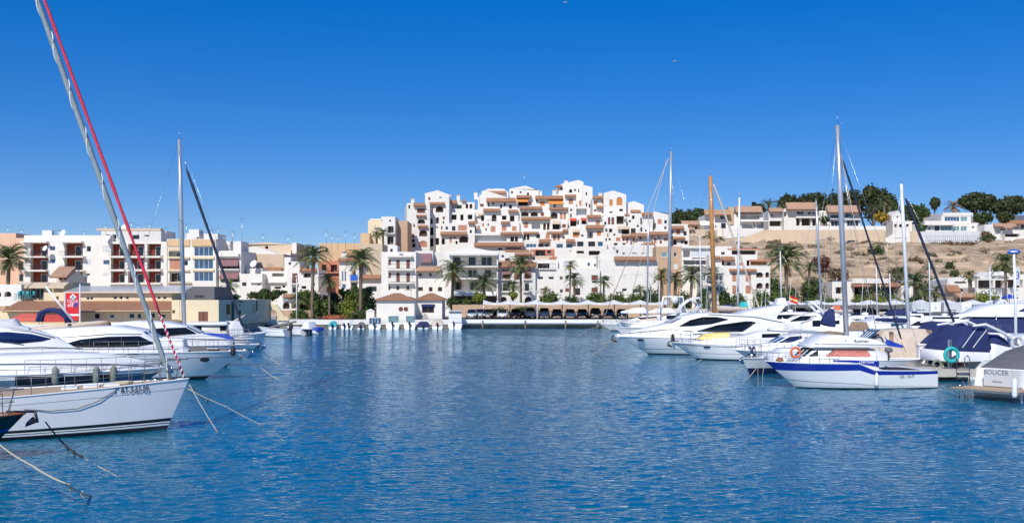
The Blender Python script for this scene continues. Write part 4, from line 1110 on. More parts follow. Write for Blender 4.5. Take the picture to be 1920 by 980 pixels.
def bicycle(u, Y):
    r = empty('bicycle', (gx(u, Y), Y, 1.2), 'bicycle leaning on the club house wall under its brown window', 'bicycle')
    for x in (-.5, .5):
        m = MB(); m.torus((x, 0, .33), .31, .025, 'rubber'); m.build('wheel', r)
    m = MB()
    for a, b in (((-.5, .33), (-.15, .8)), ((-.15, .8), (.35, .78)), ((.35, .85), (.5, .33)), ((-.1, .33), (.38, .7)), ((-.1, .33), (-.17, .85)), ((-.5, .33), (-.1, .33))):
        m.tube([(a[0], 0, a[1]), (b[0], 0, b[1])], .022, 'dark_metal', 5)
    m.build('frame', r)
    m = MB(); m.box(-.3, -.05, -.06, .06, .85, .91, 'rubber'); m.build('saddle', r)
    m = MB(); m.tube([(.32, -.25, .98), (.36, 0, .93), (.32, .25, .98)], .02, 'metal', 5); m.build('handlebar', r)
bicycle(792, 155.1)
m = MB()
m.box(-.6, .6, 0, .8, 0, 1.25, 'wall_white'); m.prism([(-.7, 1.25), (.7, 1.25), (0, 1.6)], -.08, .88, 'wall_white')
tag(m.build('meter_hut', loc=(gx(694, 152), 152, 1.2)), 'tiny white gabled meter hut left of the club house', 'hut')

# ------------------------------------------------------------------ vegetation
FR = {}
def frondmesh(elev, mm):
    k = (elev, mm)
    if k in FR:
        return FR[k]
    rng = random.Random(elev)
    m = MB()
    n = 9
    pts, a, p = [], R(elev), Vector((0, 0, 0))
    for i in range(n + 1):
        pts.append(p.copy())
        p = p + Vector((math.cos(a), 0, math.sin(a))) * (1 / n)
        a -= R(max(3.5, (elev + 62) / n * (.5 + i / n)))
    for i in range(n):
        wdt = .022 * (1 - i / n) + .004
        q, t = pts[i], pts[i + 1]
        m.add([q + Vector((0, wdt, 0)), q - Vector((0, wdt, 0)), t - Vector((0, wdt * .7, 0)), t + Vector((0, wdt * .7, 0))], [(0, 1, 2, 3)], mm)
    for i in range(17):
        s = .14 + .85 * i / 16
        j = min(n - 1, int(s * n))
        q = pts[j].lerp(pts[j + 1], s * n - j)
        t = (pts[j + 1] - pts[j]).normalized()
        L = .30 * (1 - abs(s - .42) * 1.15)
        for sd in (-1, 1):
            d = (Vector((0, sd, 0)) * .8 + t * .75 + Vector((0, 0, rng.uniform(-.45, .15)))).normalized()
            m.add([q - t * .026, q + t * .026, q + d * L], [(0, 1, 2)], mm)
    FR[k] = m.mesh('frond')
    return FR[k]
CROWNS = {}
def crownmesh(nf, var, mm):
    k = (nf, var, mm)
    if k in CROWNS:
        return CROWNS[k]
    rng = random.Random(var)
    m = MB()
    for i in range(nf):
        e = rng.choice((78, 60, 45, 30, 12, -5, -25))
        fm = frondmesh(e, mm if e > -20 or rng.random() < .4 else 'palm_dry')
        M = Matrix.Rotation(i * 2.39996 + rng.uniform(-.2, .2), 4, 'Z') @ Matrix.Scale(rng.uniform(.85, 1.1), 4)
        m.add([M @ v.co for v in fm.vertices], [tuple(p.vertices) for p in fm.polygons], fm.materials[0].name)
    CROWNS[k] = m.mesh('crown')
    return CROWNS[k]
NP = [0]
def palm(label, u, vc, vb, Y, rpx, parts=0, mm='palm_green', du=0, nf=38, tr=.2, cat='palm tree', skirt=True, group='palm trees along the harbour'):
    NP[0] += 1
    rng = random.Random(NP[0])
    du = du or rng.uniform(-5, 5) * min(1, rpx / 22)
    base = P(u + du, vb, Y)
    base.z = min(base.z, max(1.15, ground_z(base.x, Y)))
    top = P(u, vc, Y)
    r = empty('palm_tree', base, label, cat, group)
    t = top - base
    m = MB()
    path = [Vector((t.x * (s ** 1.6), 0, t.z * s)) for s in [i / 10 for i in range(11)]]
    m.tube(path, [tr * (1.25 if i == 0 else (1.15 if i >= 9 else 1)) * (1 + .09 * (i % 2)) for i in range(11)], 'palm_trunk', 8)
    m.build('trunk', r)
    Rm = rpx * 1.12 / F * Y
    if parts:
        for i in range(parts):
            e = (80, 66, 52, 40, 26, 10, -8, -28)[i * 8 // parts]
            o = link('frond', frondmesh(e, mm if e > -20 else 'palm_dry' if i % 2 else mm), r, (t.x, 0, t.z + Rm * .04), (0, rng.uniform(-.08, .08), i * 2.39996 + rng.uniform(-.25, .25)))
            s = Rm * rng.uniform(.88, 1.12)
            o.scale = (s, s, s)
    else:
        o = link('crown', crownmesh(nf, NP[0] % 4, mm), r, (t.x, 0, t.z), (0, 0, rng.uniform(0, 6)))
        o.scale = (Rm, Rm, Rm)
    if skirt:
        m = MB()
        m.lathe([(tr * 1.1, -Rm * .32), (tr * 1.9, -Rm * .12), (tr * 1.6, Rm * .03)], 'palm_dry', (t.x, 0, t.z), 9)
        m.build('leaf_bases', r)
    return r
gp = 'palm trees along the harbour'
palm('large date palm against the peach wall at the left edge', 17, 487, 585, 150, 42, 46, tr=.28, du=0)
palm('tall date palm with a wide crown beside the hedge left of the club house', 588, 483, 600, 158, 36, 44, tr=.24, du=-3)
palm('tall palm with a drooping crown just left of the white three storey house', 677, 490, 598, 158, 36, 42, tr=.26, du=-1)
palm('drooping palm in front of the white restaurant with the low gable', 850, 512, 592, 178, 34, 42, tr=.24)
palm('shorter palm on the restaurant forecourt right of a drooping one', 907, 532, 592, 177, 30, 40, tr=.24, mm='palm_dark')
palm('tall twin trunked looking palm before the cream house', 976, 500, 592, 178, 31, 42, tr=.2, du=1)
palm('low palm tucked under the tall one by the cream house', 962, 535, 580, 179, 20, 0, tr=.18)
palm('slim palm rising before the long plain white house', 1070, 497, 570, 180, 15, 0, tr=.12, skirt=False)
palm('dark green palm between the two dome shaped bushes', 1077, 524, 575, 179, 22, 0, tr=.2, mm='palm_dark')
palm('small palm beside the brown shutter of the long white house', 1132, 527, 575, 180, 18, 0, tr=.15)
palm('small round palm left of the big plain white apartment house', 1022, 545, 575, 179, 13, 0, tr=.12, mm='palm_dry')
palm('dark palm just left of the tall sailboat mast', 1241, 516, 575, 180, 21, 0, tr=.26)
palm('palm just right of the tall sailboat mast', 1267, 522, 575, 179, 21, 0, tr=.26, mm='palm_dark')
palm('broad bushy palm in front of the modern terrace house', 1298, 517, 575, 179, 29, 40, tr=.25)
palm('small palm low before the roller blind apartment house', 1200, 541, 575, 180, 12, 0, tr=.12)
palm('palm topping the glazed bay behind the wooden mast', 1338, 514, 575, 181, 21, 0, tr=.2)
palm('very large date palm at the foot of the cliff', 1474, 487, 575, 190, 44, 48, tr=.34)
palm('smaller palm among shrubs right of the large cliff palm', 1518, 501, 560, 205, 17, 0, tr=.2)
palm('grey green feathery palm behind the car park near the thin mast', 1716, 531, 580, 186, 33, 40, tr=.26, mm='palm_dark')
palm('short palm with bright green top on the right shore', 1686, 513, 575, 200, 20, 0, tr=.22)
palm('dark bushy palm left of the white boathouse', 1755, 548, 578, 186, 22, 0, tr=.26)
palm('stout fan palm before the white boathouse', 1818, 517, 578, 184, 15, 0, tr=.34)
palm('date palm with curved fronds by the tall blue topped lamp post', 1884, 494, 578, 183, 30, 40, tr=.24, du=4)
palm('young palm in the brown shrubs at the foot of the cliff', 1742, 500, 545, 225, 14, 0, tr=.16)
palm('dry leaved palm clump low on the cliff left of the dark stay', 1640, 545, 572, 196, 22, 0, tr=.2, mm='palm_dark')
palm('left one of two palms standing on the flat roof by the cream stair tower', 706, 440, 462, 228, 13, 0, tr=.2)
palm('right one of two palms standing on the flat roof by the cream stair tower', 718, 436, 462, 228, 14, 0, tr=.2)
palm('dense palm beside the green hedge at the foot of the mast stay', 430, 535, 588, 166, 20, 0, tr=.24)
palm('slender palm in the shrub group left of the tallest left palm', 617, 527, 598, 160, 24, 0, tr=.18, mm='palm_dark')
palm('fan palm with lit yellow fronds over the white villa house with the blue banner', 560, 560, 598, 160, 20, 0, tr=.18)
for (u, v, vb, Y, r_, lb) in ((1441, 382, 428, 322, 15, 'tall palm right of the large stone chimney villa'), (1462, 384, 428, 322, 15, 'palm pair partner just left of the salmon roofed villa'), (1658, 378, 425, 326, 12, 'slender palm with high crown among the dark pines'),
                              (1638, 390, 425, 318, 12, 'pale topped palm above the golden shrub'), (1668, 386, 425, 326, 11, 'palm with shaggy dry trunk left of the chapel like villa'), (1788, 388, 412, 330, 20, 'golden tinted palm behind the modern flat villa'),
                              (1332, 441, 462, 296, 14, 'garden palm in front of the large villa wall'), (1318, 448, 465, 294, 12, 'lower garden palm left of the wooden mast'), (1352, 450, 462, 294, 11, 'bushy garden palm beside the stepped white wall')):
    palm(lb, u, v, vb, Y, r_, 0, tr=.3, mm='palm_dark' if u != 1788 else 'palm_dry', nf=32, group='palm trees on the plateau')

def leafmesh(name, lumps, mm, n, size, seed=0, flat=.0):
    """lumps: (centre, radii); n leaf faces spread through and on them"""
    rng = np.random.default_rng(seed)
    vol = np.array([l[1][0] * l[1][1] * l[1][2] for l in lumps]) ** .67
    pick = rng.choice(len(lumps), n, p=vol / vol.sum())
    C = np.array([l[0] for l in lumps])[pick]
    Rr = np.array([l[1] for l in lumps])[pick]
    d = rng.normal(size=(n, 3))
    d /= np.linalg.norm(d, axis=1)[:, None]
    rad = 1 - .55 * rng.random(n) ** 2
    c = C + d * Rr * rad[:, None] * (1 + .16 * rng.normal(size=(n, 1)))
    a = d + rng.normal(size=(n, 3)) * .6
    a /= np.linalg.norm(a, axis=1)[:, None]
    t = np.cross(a, rng.normal(size=(n, 3)))
    t /= np.linalg.norm(t, axis=1)[:, None]
    b = np.cross(a, t)
    s = size * (.6 + .8 * rng.random((n, 1)))
    V = np.stack([c - t * s, c + b * s * .55, c + t * s, c - b * s * .55], 1).reshape(-1, 3)
    me = D.meshes.new(name)
    me.vertices.add(4 * n); me.vertices.foreach_set('co', V.ravel())
    me.loops.add(4 * n); me.loops.foreach_set('vertex_index', np.arange(4 * n))
    me.polygons.add(n); me.polygons.foreach_set('loop_start', np.arange(n) * 4); me.polygons.foreach_set('loop_total', np.full(n, 4))
    me.materials.append(MATS[mm])
    me.update(calc_edges=True)
    me.validate()
    return me
NT = [0]
def tree(name, label, u0, u1, vt, vb, Y, mm, vg=None, n=1500, size=.35, lumps=7, cat='tree', group=None, flat=1.0, trunk=True, dz=None):
    """crown filling the pixel box u0..u1, vt..vb at distance Y; trunk down to row vg"""
    NT[0] += 1
    rng = random.Random(NT[0] * 13)
    vg = vb if vg is None else vg
    c = P((u0 + u1) / 2, vg, Y)
    r = empty(name, c, label, cat, group)
    w_ = (u1 - u0) / F * Y / 2
    z0, z1 = gz(vb, Y) - c.z, gz(vt, Y) - c.z
    hh = (z1 - z0) / 2
    L = []
    if trunk:
        lumps = int(lumps * 1.9)
    if not trunk:
        L = [((0, 0, z0 + hh * .55), (w_ * .98, w_ * .6, hh * 1.4))]
    for i in range(lumps):
        x = -1 + 2 * (i + .5) / lumps + rng.uniform(-.15, .15)
        e = math.sqrt(max(.1, 1 - x * x))
        rw = w_ * (rng.uniform(.17, .36) if trunk else rng.uniform(.30, .48))
        rh = hh * (rng.uniform(.30, .55) if trunk else rng.uniform(.48, .72))
        x *= (w_ - rw)
        z = (z0 + z1) / 2 + rng.uniform(-.4, .95) * max(0, hh - rh) * (.3 + .7 * e)
        L.append(((x, rng.uniform(-.5, .5) * w_ * .6, z), (rw, rw, rh)))
    L.append(((0, 0, (z0 + z1) / 2 - hh * .1), (w_ * .62, w_ * .5, hh * .68)))
    link('crown' if trunk else 'foliage', leafmesh('crown', L, mm, n, size, NT[0]), r)
    if trunk:
        m = MB()
        tw = max(.12, w_ * .06)
        m.tube([(0, 0, -.6), (tw * .5, 0, z0 * .5), (-tw * .4, 0, (z0 + z1) / 2)], [tw * 1.3, tw, tw * .5], 'bark', 7)
        for l in L[:5]:
            q = Vector(l[0])
            m.tube([(0, 0, z0 * .7), q * .6 + Vector((0, 0, z0 * .3)), q], [tw * .6, tw * .4, tw * .15], 'bark', 5)
        m.build('trunk', r)
    else:
        m = MB()
        for l in L[:4]:
            m.tube([(l[0][0] * .5, l[0][1] * .5, -.3), l[0]], [.06, .02], 'bark', 4)
        m.build('stem', r)
    return r
gt = 'dark pines on the plateau'
for a in ((1258, 1300, 391, 428, 345, 'leaf_pine', 'bushy dark pine behind the last hillside house'), (1296, 1332, 389, 425, 342, 'leaf_dark', 'dark round tree left of the large stone chimney villa'),
          (1404, 1432, 379, 405, 345, 'leaf_pine', 'low dark pine top over the large villa roof'), (1464, 1500, 362, 400, 352, 'leaf_pine', 'dark pine rising behind the salmon roofed villa gable'),
          (1494, 1560, 360, 405, 350, 'leaf_pine', 'broad dark pine behind the two salmon roofed villas'), (1548, 1622, 354, 412, 352, 'leaf_pine', 'largest dark pine mass left of the summit trees'),
          (1612, 1664, 345, 410, 348, 'leaf_pine', 'tallest pine with a rounded top right of the bare mast'), (1650, 1682, 362, 410, 345, 'leaf_dark', 'dark tree behind the shaggy palm'),
          (1692, 1722, 377, 424, 338, 'leaf_pine', 'dark bush tree right of the bare aluminium mast'), (1714, 1746, 381, 430, 334, 'leaf_dark', 'rounded dark tree left of the modern flat villa')):
    tree('pine_tree', a[6], a[0] - 4, a[1] + 4, a[2], a[3] + 12, a[4], a[5], 436, n=5000, size=.55, lumps=9, cat='pine tree', group=gt)
tree('pine_tree', 'slim lone pine with a tuft of a crown beside the modern villa', 1741, 1764, 367, 396, 335, 'leaf_pine', 414, 900, .4, 4, cat='pine tree')
tree('pine_tree', 'wide umbrella pine left half of the pair over the right villas', 1794, 1868, 358, 402, 330, 'leaf_pine', 420, 5500, .5, 11, cat='pine tree')
tree('pine_tree', 'umbrella pine right half of the pair sloping to the frame edge', 1848, 1935, 366, 408, 328, 'leaf_pine', 424, 5500, .5, 11, cat='pine tree')
tree('pine_tree', 'low dark pine under the umbrella pines beside the tiled villa', 1822, 1862, 392, 425, 318, 'leaf_dark', 430, 1200, .45, 5, cat='pine tree')
tree('pine_tree', 'shadowy tree behind the pale pink villa', 1866, 1900, 396, 420, 316, 'leaf_pine', 424, 1000, .45, 5, cat='pine tree')
tree('flowering_tree', 'golden yellow flowering tree above the garden wall', 1637, 1668, 396, 420, 312, 'leaf_gold', 426, 1300, .35, 5)
tree('garden_tree', 'small round dark tree at the left end of the white garden wall', 1534, 1556, 404, 420, 307, 'leaf_dark', 424, 700, .35, 4)
tree('garden_tree', 'greenish garden tree below the shaggy palm', 1716, 1740, 418, 434, 300, 'leaf_mid', 438, 700, .35, 4)
# shrubs on the bank
gs = 'wild shrubs on the cliff'
for a in ((1626, 1664, 455, 500, 268, 'leaf_dark', 'dark pine shrub clinging to the cliff face', 1500), (1660, 1678, 462, 482, 272, 'leaf_dark', 'small round pine shrub right of the larger cliff pine', 500), (1606, 1634, 452, 468, 282, 'leaf_dry', 'dry shrub beside the parked road car', 500),
          (1742, 1768, 459, 474, 282, 'leaf_dark', 'low dark shrub under the guard rail', 500), (1760, 1806, 451, 468, 286, 'leaf_dry', 'wide dry green shrub under the modern villa', 900), (1800, 1850, 452, 470, 286, 'leaf_dry', 'brown dry shrub band right of the green one', 900),
          (1848, 1890, 462, 476, 282, 'leaf_dark', 'dark shrub left end of the rust red thicket', 700), (1880, 1930, 464, 490, 280, 'leaf_rust', 'rust red thicket near the lamp top', 1300), (1896, 1950, 484, 508, 262, 'leaf_rust', 'lower rust red thicket at the right edge', 900),
          (1432, 1462, 456, 474, 276, 'leaf_dry', 'dry bush under the sandy retaining wall', 500), (1444, 1472, 463, 480, 270, 'leaf_dark', 'dark bush left of the large cliff palm top', 400), (1520, 1560, 478, 510, 246, 'leaf_rust', 'purple brown bush right of the large cliff palm', 1100),
          (1550, 1592, 500, 530, 236, 'leaf_dry', 'pale dry bush in the gully', 900), (1700, 1734, 480, 500, 258, 'leaf_dry', 'grey dry scrub on the middle of the bank', 600), (1770, 1790, 490, 504, 250, 'leaf_dark', 'small dark scrub right of the thin stay', 300),
          (1780, 1800, 506, 518, 240, 'leaf_dark', 'dark scrub above the boathouse roof', 300), (1838, 1858, 432, 446, 294, 'leaf_dry', 'ochre garden bush right of the terrace wall', 400), (1850, 1868, 438, 452, 292, 'leaf_dark', 'dark garden bush before the pink villa', 400),
          (1500, 1546, 520, 548, 215, 'leaf_dark', 'dark shrub mass right of the great palm trunk', 900), (1430, 1466, 515, 560, 205, 'leaf_mid', 'tall green shrub between cliff palm and white arched house', 1200), (1660, 1700, 500, 525, 228, 'leaf_dry', 'pale thorny scrub behind the short bright palm', 600),
          (1540, 1594, 526, 566, 204, 'leaf_mid', 'green bush mass left of the dark bar', 1200), (1500, 1536, 532, 566, 203, 'leaf_dark', 'dark bush at the foot of the smaller cliff palm', 900), (1690, 1750, 528, 560, 206, 'leaf_dark', 'dark bush mass behind the feathery palm', 1200), (1738, 1780, 520, 548, 210, 'leaf_mid', 'green bush between feathery palm and boathouse', 900),
          (1850, 1905, 496, 520, 214, 'leaf_dark', 'dark bush behind the white restaurant roof', 900), (1440, 1500, 534, 572, 192, 'leaf_mid', 'leafy bush ring at the base of the great cliff palm', 1300)):
    tree('shrub', a[6], *a[:5], a[5], a[3], a[7], .3, 5, cat='shrub', group=gs, trunk=False)
def scrub(name, label, mm, n, seed, x0, x1, y0, y1, size):
    rng = random.Random(seed)
    L = []
    for i in range(n):
        x, y = rng.uniform(x0, x1), rng.uniform(y0, y1)
        if noise.noise(Vector((x * .07, y * .07, seed))) < -.05:
            continue
        k = rng.uniform(.35, 1.0) * size
        L.append(((x, y, ground_z(x, y) + k * .25), (k * rng.uniform(1, 1.9), k, k * .6)))
    o = link(name, leafmesh(name, L, mm, len(L) * 60, .22, seed))
    tag(o, label, 'scrub', None, 'stuff')
scrub('dry_scrub', 'dry tufted scrub covering the earth bank below the villas', 'leaf_dry', 260, 3, 52, 165, 208, 296, 1.2)
scrub('green_scrub', 'dark green scrub dotted over the earth bank below the villas', 'leaf_dark', 150, 8, 52, 165, 206, 290, 1.1)
scrub('rust_scrub', 'rust brown scrub along the foot of the earth bank', 'leaf_rust', 330, 5, 56, 170, 205, 240, 1.4)
# bushes behind the car park and gardens on the left
gb = 'clipped bushes behind the car park'
for a in ((1008, 1053, 544, 573, 'leaf_mid', 'large clipped dome bush behind the middle of the car park'), (1056, 1090, 552, 573, 'leaf_dark', 'low spreading bush between two clipped domes'), (1095, 1142, 545, 573, 'leaf_mid', 'clipped dome bush in front of the brown shutters'), (1138, 1176, 546, 573, 'leaf_mid', 'rounded bush left of the twin dark shrubs'), (1172, 1210, 547, 574, 'leaf_mid', 'rounded bush below the small low palm'), (1198, 1242, 538, 575, 'leaf_dark', 'tall dark bush beside the sailboat mast'),
          (1262, 1296, 545, 575, 'leaf_dark', 'dark bush under the pair of mast palms'), (1304, 1332, 540, 572, 'leaf_mid', 'bush left of the glazed bay'), (1346, 1372, 542, 572, 'leaf_dark', 'bush at the foot of the wooden mast'), (1368, 1400, 548, 572, 'leaf_mid', 'bush below the brown shutters right of the wooden mast'), (1408, 1448, 542, 566, 'leaf_mid', 'round clipped bush before the arched loggias'),
          (1446, 1500, 546, 570, 'leaf_mid', 'wide bush at the foot of the large cliff palm')):
    tree('bush', a[5], *a[:3], 592, 174, a[4], 593, 2600, .2, 6, cat='bush', group=gb, trunk=False)
for a in ((1594, 1640, 548, 570, 'leaf_lime', 'yellow green hedge under the dark bar'), (1640, 1690, 550, 570, 'leaf_lime', 'yellow green hedge right of the dark bar'), (1822, 1880, 545, 566, 'leaf_lime', 'yellow green hedge below the white restaurant terrace'), (1500, 1590, 553, 570, 'leaf_mid', 'long low hedge behind the white canopies'), (1686, 1740, 553, 572, 'leaf_dark', 'dark hedge under the feathery palm')):
    tree('hedge', a[5], *a[:3], 592, 176, a[4], 593, 2400, .2, 8, cat='hedge', group='hedges on the right shore', trunk=False)
tree('garden_tree', 'yellow green leafy tree by the restaurant terrace', 884, 914, 545, 572, 172, 'leaf_lime', 590, 1300, .2, 5)
tree('garden_tree', 'yellow green tree before the cream house arches', 953, 972, 545, 562, 174, 'leaf_lime', 585, 700, .2, 4)
tree('garden_tree', 'dark spreading tree in front of the white bar arches', 467, 534, 538, 568, 162, 'leaf_dark', 592, 2600, .22, 8)
tree('garden_tree', 'dense green tree behind the palm trunk left of the club house', 634, 702, 532, 575, 164, 'leaf_mid', 598, 3000, .22, 8)
tree('garden_tree', 'leafy tree under the tallest left palm', 553, 604, 541, 580, 163, 'leaf_mid', 598, 2200, .22, 7)
tree('garden_tree', 'shaded tree filling the gap beside the slender palm', 600, 640, 545, 585, 165, 'leaf_dark', 598, 1500, .22, 6)
tree('garden_tree', 'dark green tree right of the grey storage block', 396, 450, 545, 572, 150, 'leaf_dark', 600, 1500, .2, 6)
tree('shrub', 'broad mid green shrub filling the ground between the two tall left palms', 574, 622, 556, 600, 161, 'leaf_mid', 601, 2200, .2, 8, 'shrub', trunk=False)
tree('shrub', 'dark shrub under the slender palm beside the flower bed', 606, 650, 560, 598, 162, 'leaf_dark', 600, 1700, .2, 7, 'shrub', trunk=False)
tree('shrub', 'yellow green leafy shrub at the trunk of the drooping palm left of the club house', 634, 676, 556, 592, 161, 'leaf_lime', 598, 1500, .18, 7, 'shrub', trunk=False)
tree('shrub', 'green shrub bank behind the dark clipped hedge of the club house', 668, 708, 548, 598, 163, 'leaf_dark', 600, 2000, .2, 7, 'shrub', trunk=False)
tree('shrub', 'leafy shrub at the right end of the white bar arches', 556, 584, 562, 598, 164, 'leaf_mid', 600, 1300, .18, 6, 'shrub', trunk=False)
tree('hedge', 'clipped green hedge left of the big palm trunk', 543, 580, 579, 600, 158, 'leaf_mid', 602, 1500, .16, 6, 'hedge', trunk=False)
tree('hedge', 'dark clipped hedge along the club house garden', 655, 704, 580, 602, 156, 'leaf_dark', 603, 1700, .16, 6, 'hedge', trunk=False)
tree('bush', 'bright lime ball bush beside the dark hedge', 643, 662, 575, 596, 154, 'leaf_lime', 598, 1100, .14, 4, 'bush', trunk=False)
tree('flower_bed', 'bed of red flowers on the quay wall below the palms', 598, 648, 590, 600, 153, 'flower_red', 601, 900, .14, 7, 'flower bed', trunk=False)
tree('bush', 'low dark bush behind the bicycle side of the club house', 836, 862, 556, 575, 176, 'leaf_dark', 580, 700, .18, 5, 'bush', trunk=False)
tree('bush', 'bush beside the restaurant steps', 866, 884, 560, 575, 176, 'leaf_mid', 580, 500, .18, 4, 'bush', trunk=False)
tree('hedge', 'dark hedge added to deepen the shade behind the first cars of the middle car park', 902, 960, 576, 594, 165, 'leaf_dark', 595, 1500, .18, 8, 'hedge', trunk=False)  # dark foliage added so the space under the canopies reads as shade
tree('hedge', 'dark hedge added to deepen the shade behind the cars below the twin palms', 955, 1012, 574, 594, 165.5, 'leaf_dark', 595, 1500, .18, 8, 'hedge', trunk=False)  # second dark row, added for the same under-canopy shade

# ------------------------------------------------------------------ car park: canopies, cars
def canopy_proto(w_, dep=5.6):
    r = empty('car_canopy', (0, 0, 0), 'x', 'car canopy', 'x')
    m = MB()
    nx, ny = 10, 6
    vs, fs = [], []
    for j in range(ny + 1):
        for i in range(nx + 1):
            a, b = i / nx, j / ny
            vs.append((-w_ / 2 + w_ * a, dep * b, 2.36 + .52 * (abs(2 * a - 1) ** 1.6) * math.sin(math.pi * min(1, b * 1.1 + .02)) ** .7 + .1 * b))
    for j in range(ny):
        for i in range(nx):
            q = j * (nx + 1) + i
            fs.append((q, q + 1, q + nx + 2, q + nx + 1))
    m.add(vs, fs, 'canvas_white', True)
    for i in range(nx):
        p, q = vs[i], vs[i + 1]
        m.quad((p[0], 0, p[2] - .22), (q[0], 0, q[2] - .22), (q[0], 0, q[2]), (p[0], 0, p[2]), 'canvas_white')
    m.build('fabric', r)
    for x in (-w_ / 2 + .06,):
        m = MB(); m.tube([(x, 2.6, 0), (x, 2.6, 2.5)], .08, 'metal', 6); m.tube([(x, .1, 2.4), (x, 2.6, 2.55), (x, 5.2, 2.5)], .05, 'metal', 5); m.build('post', r)
    m = MB(); m.tube([(-w_ / 2, .03, 2.3), (w_ / 2, .03, 2.3)], .04, 'metal', 5); m.build('beam', r)
    return r
cp = None
n = 0
for a, b, where in ((906, 1252, 'middle'), (1440, 1930, 'right')):
    k = round((b - a) / 51.5)
    for i in range(k):
        u = a + (b - a) * (i + .5) / k
        pos = (gx(u, 158), 157, 1.2)
        nth = ('first', 'second', 'third', 'fourth', 'fifth', 'sixth', 'seventh', 'eighth', 'ninth', 'tenth')[i]
        lab = nth + (' white canopy bay from the left of the car park behind the floating beam' if where == 'middle' else ' white canopy bay from the left behind the right hand moorings')
        gn = 'car park canopies in the middle' if where == 'middle' else 'car park canopies on the right shore'
        if cp is None:
            cp = canopy_proto((b - a) / k / F * 158)
            c_ = cp
        else:
            c_ = copy_tree(cp)
        c_.location = pos
        c_['label'] = lab
        c_['group'] = gn

CARM = {}
def car_proto(suv=0):
    r = empty('parked_car', (0, 0, 0), 'x', 'car', 'x')
    hh = .18 * suv
    def body():
        m = MB()
        top = pl([(0, .62), (.08, .74), (.9, .92 + hh), (3.6, .98 + hh), (4.15, .9 + hh), (4.25, .6)])
        bot = pl([(0, .3), (.5, .2), (3.8, .2), (4.25, .35)])
        hw = pl([(0, .66), (.25, .80), (.9, .87), (3.6, .87), (4.1, .80), (4.25, .7)])
        xs = [0, .04, .1, .25, .5, .9, 1.5, 2.2, 3, 3.6, 3.9, 4.1, 4.2, 4.25]
        prof = lambda x: [(-hw(x) * .9, bot(x)), (-hw(x), bot(x) + .22), (-hw(x), top(x) - .16), (-hw(x) * .92, top(x) - .03), (-hw(x) * .5, top(x) + .02), (hw(x) * .5, top(x) + .02), (hw(x) * .92, top(x) - .03), (hw(x), top(x) - .16), (hw(x), bot(x) + .22), (hw(x) * .9, bot(x))]
        vs, fs = [], []
        for x in xs:
            vs += [(y, x, z) for y, z in prof(x)]
        for i in range(len(xs) - 1):
            for k in range(9):
                fs.append((i * 10 + k, i * 10 + k + 1, i * 10 + 11 + k, i * 10 + 10 + k))
        fs += [tuple(range(9, -1, -1)), tuple((len(xs) - 1) * 10 + q for q in range(10))]
        m.add(vs, fs, 'paint_silver', True)
        z = .95 + hh
        a, b = [(-.80, 1.0), (-.62, 1.75), (-.62, 3.25), (-.78, 3.95)], 1.45 + hh
        vs = [(-.78, 1.0, z - .05), (.78, 1.0, z - .05), (.60, 1.72, b), (-.60, 1.72, b), (-.60, 3.3, b - .02), (.60, 3.3, b - .02), (.74, 4.0, z), (-.74, 4.0, z)]
        m.add(vs, [(3, 2, 5, 4), (0, 1, 2, 3), (4, 5, 6, 7), (0, 3, 4, 7), (1, 6, 5, 2)], 'paint_silver')
        return m
    me = body().mesh('body')
    link('body', me, r)
    z, b = .95 + hh, 1.45 + hh
    L = lambda p, q, s: tuple(p[i] + (q[i] - p[i]) * s for i in range(3))
    def pane(n, A, B, C, Dd, off):
        m = MB()
        c = [(A[i] + B[i] + C[i] + Dd[i]) / 4 for i in range(3)]
        q = [tuple(L(v, c, .10)[i] + off[i] for i in range(3)) for v in (A, B, C, Dd)]
        m.add(q, [(0, 1, 2, 3)], 'tinted'); m.build(n, r)
    pane('windscreen', (-.78, 1.0, z - .05), (.78, 1.0, z - .05), (.60, 1.72, b), (-.60, 1.72, b), (0, -.015, .012))
    pane('rear_window', (.74, 4.0, z), (-.74, 4.0, z), (-.6, 3.3, b), (.6, 3.3, b), (0, .012, .015))
    for s in (-1, 1):
        pane('side_window', (s * .78, 1.05, z - .03), (s * .60, 1.74, b), (s * .6, 3.28, b), (s * .74, 3.9, z), (s * .016, 0, .005))
        m = MB(); m.add([(s * .74, .05, .62), (s * .42, .0, .60), (s * .46, .04, .72), (s * .76, .16, .74), (s * .74, -.02, .62), (s * .42, -.05, .60), (s * .46, -.01, .72), (s * .76, .1, .74)], [(0, 1, 2, 3), (4, 5, 6, 7), (0, 1, 5, 4), (1, 2, 6, 5), (2, 3, 7, 6), (3, 0, 4, 7)], 'headlamp'); m.build('headlight', r)
        m = MB(); m.box(s * .88 - .09, s * .88 + .09, 1.15, 1.3, z, z + .14, 'paint_black'); m.build('wing_mirror', r)
        for y in (.78, 3.4):
            m = MB(); m.tube([(s * .72, y, .31), (s * .885, y, .31)], .31, 'rubber', 12, smooth=False); w_ = m.build('wheel', r)
            m = MB(); m.tube([(s * .86, y, .31), (s * .9, y, .31)], .19, 'metal', 10, smooth=False); m.build('rim', w_)
    m = MB(); m.box(-.5, .5, -.03, .02, .34, .52, 'rubber'); m.build('grille', r)
    m = MB(); m.box(-.26, .26, -.05, -.02, .4, .5, 'plate'); m.build('number_plate', r)
    return r, me
PC = {}
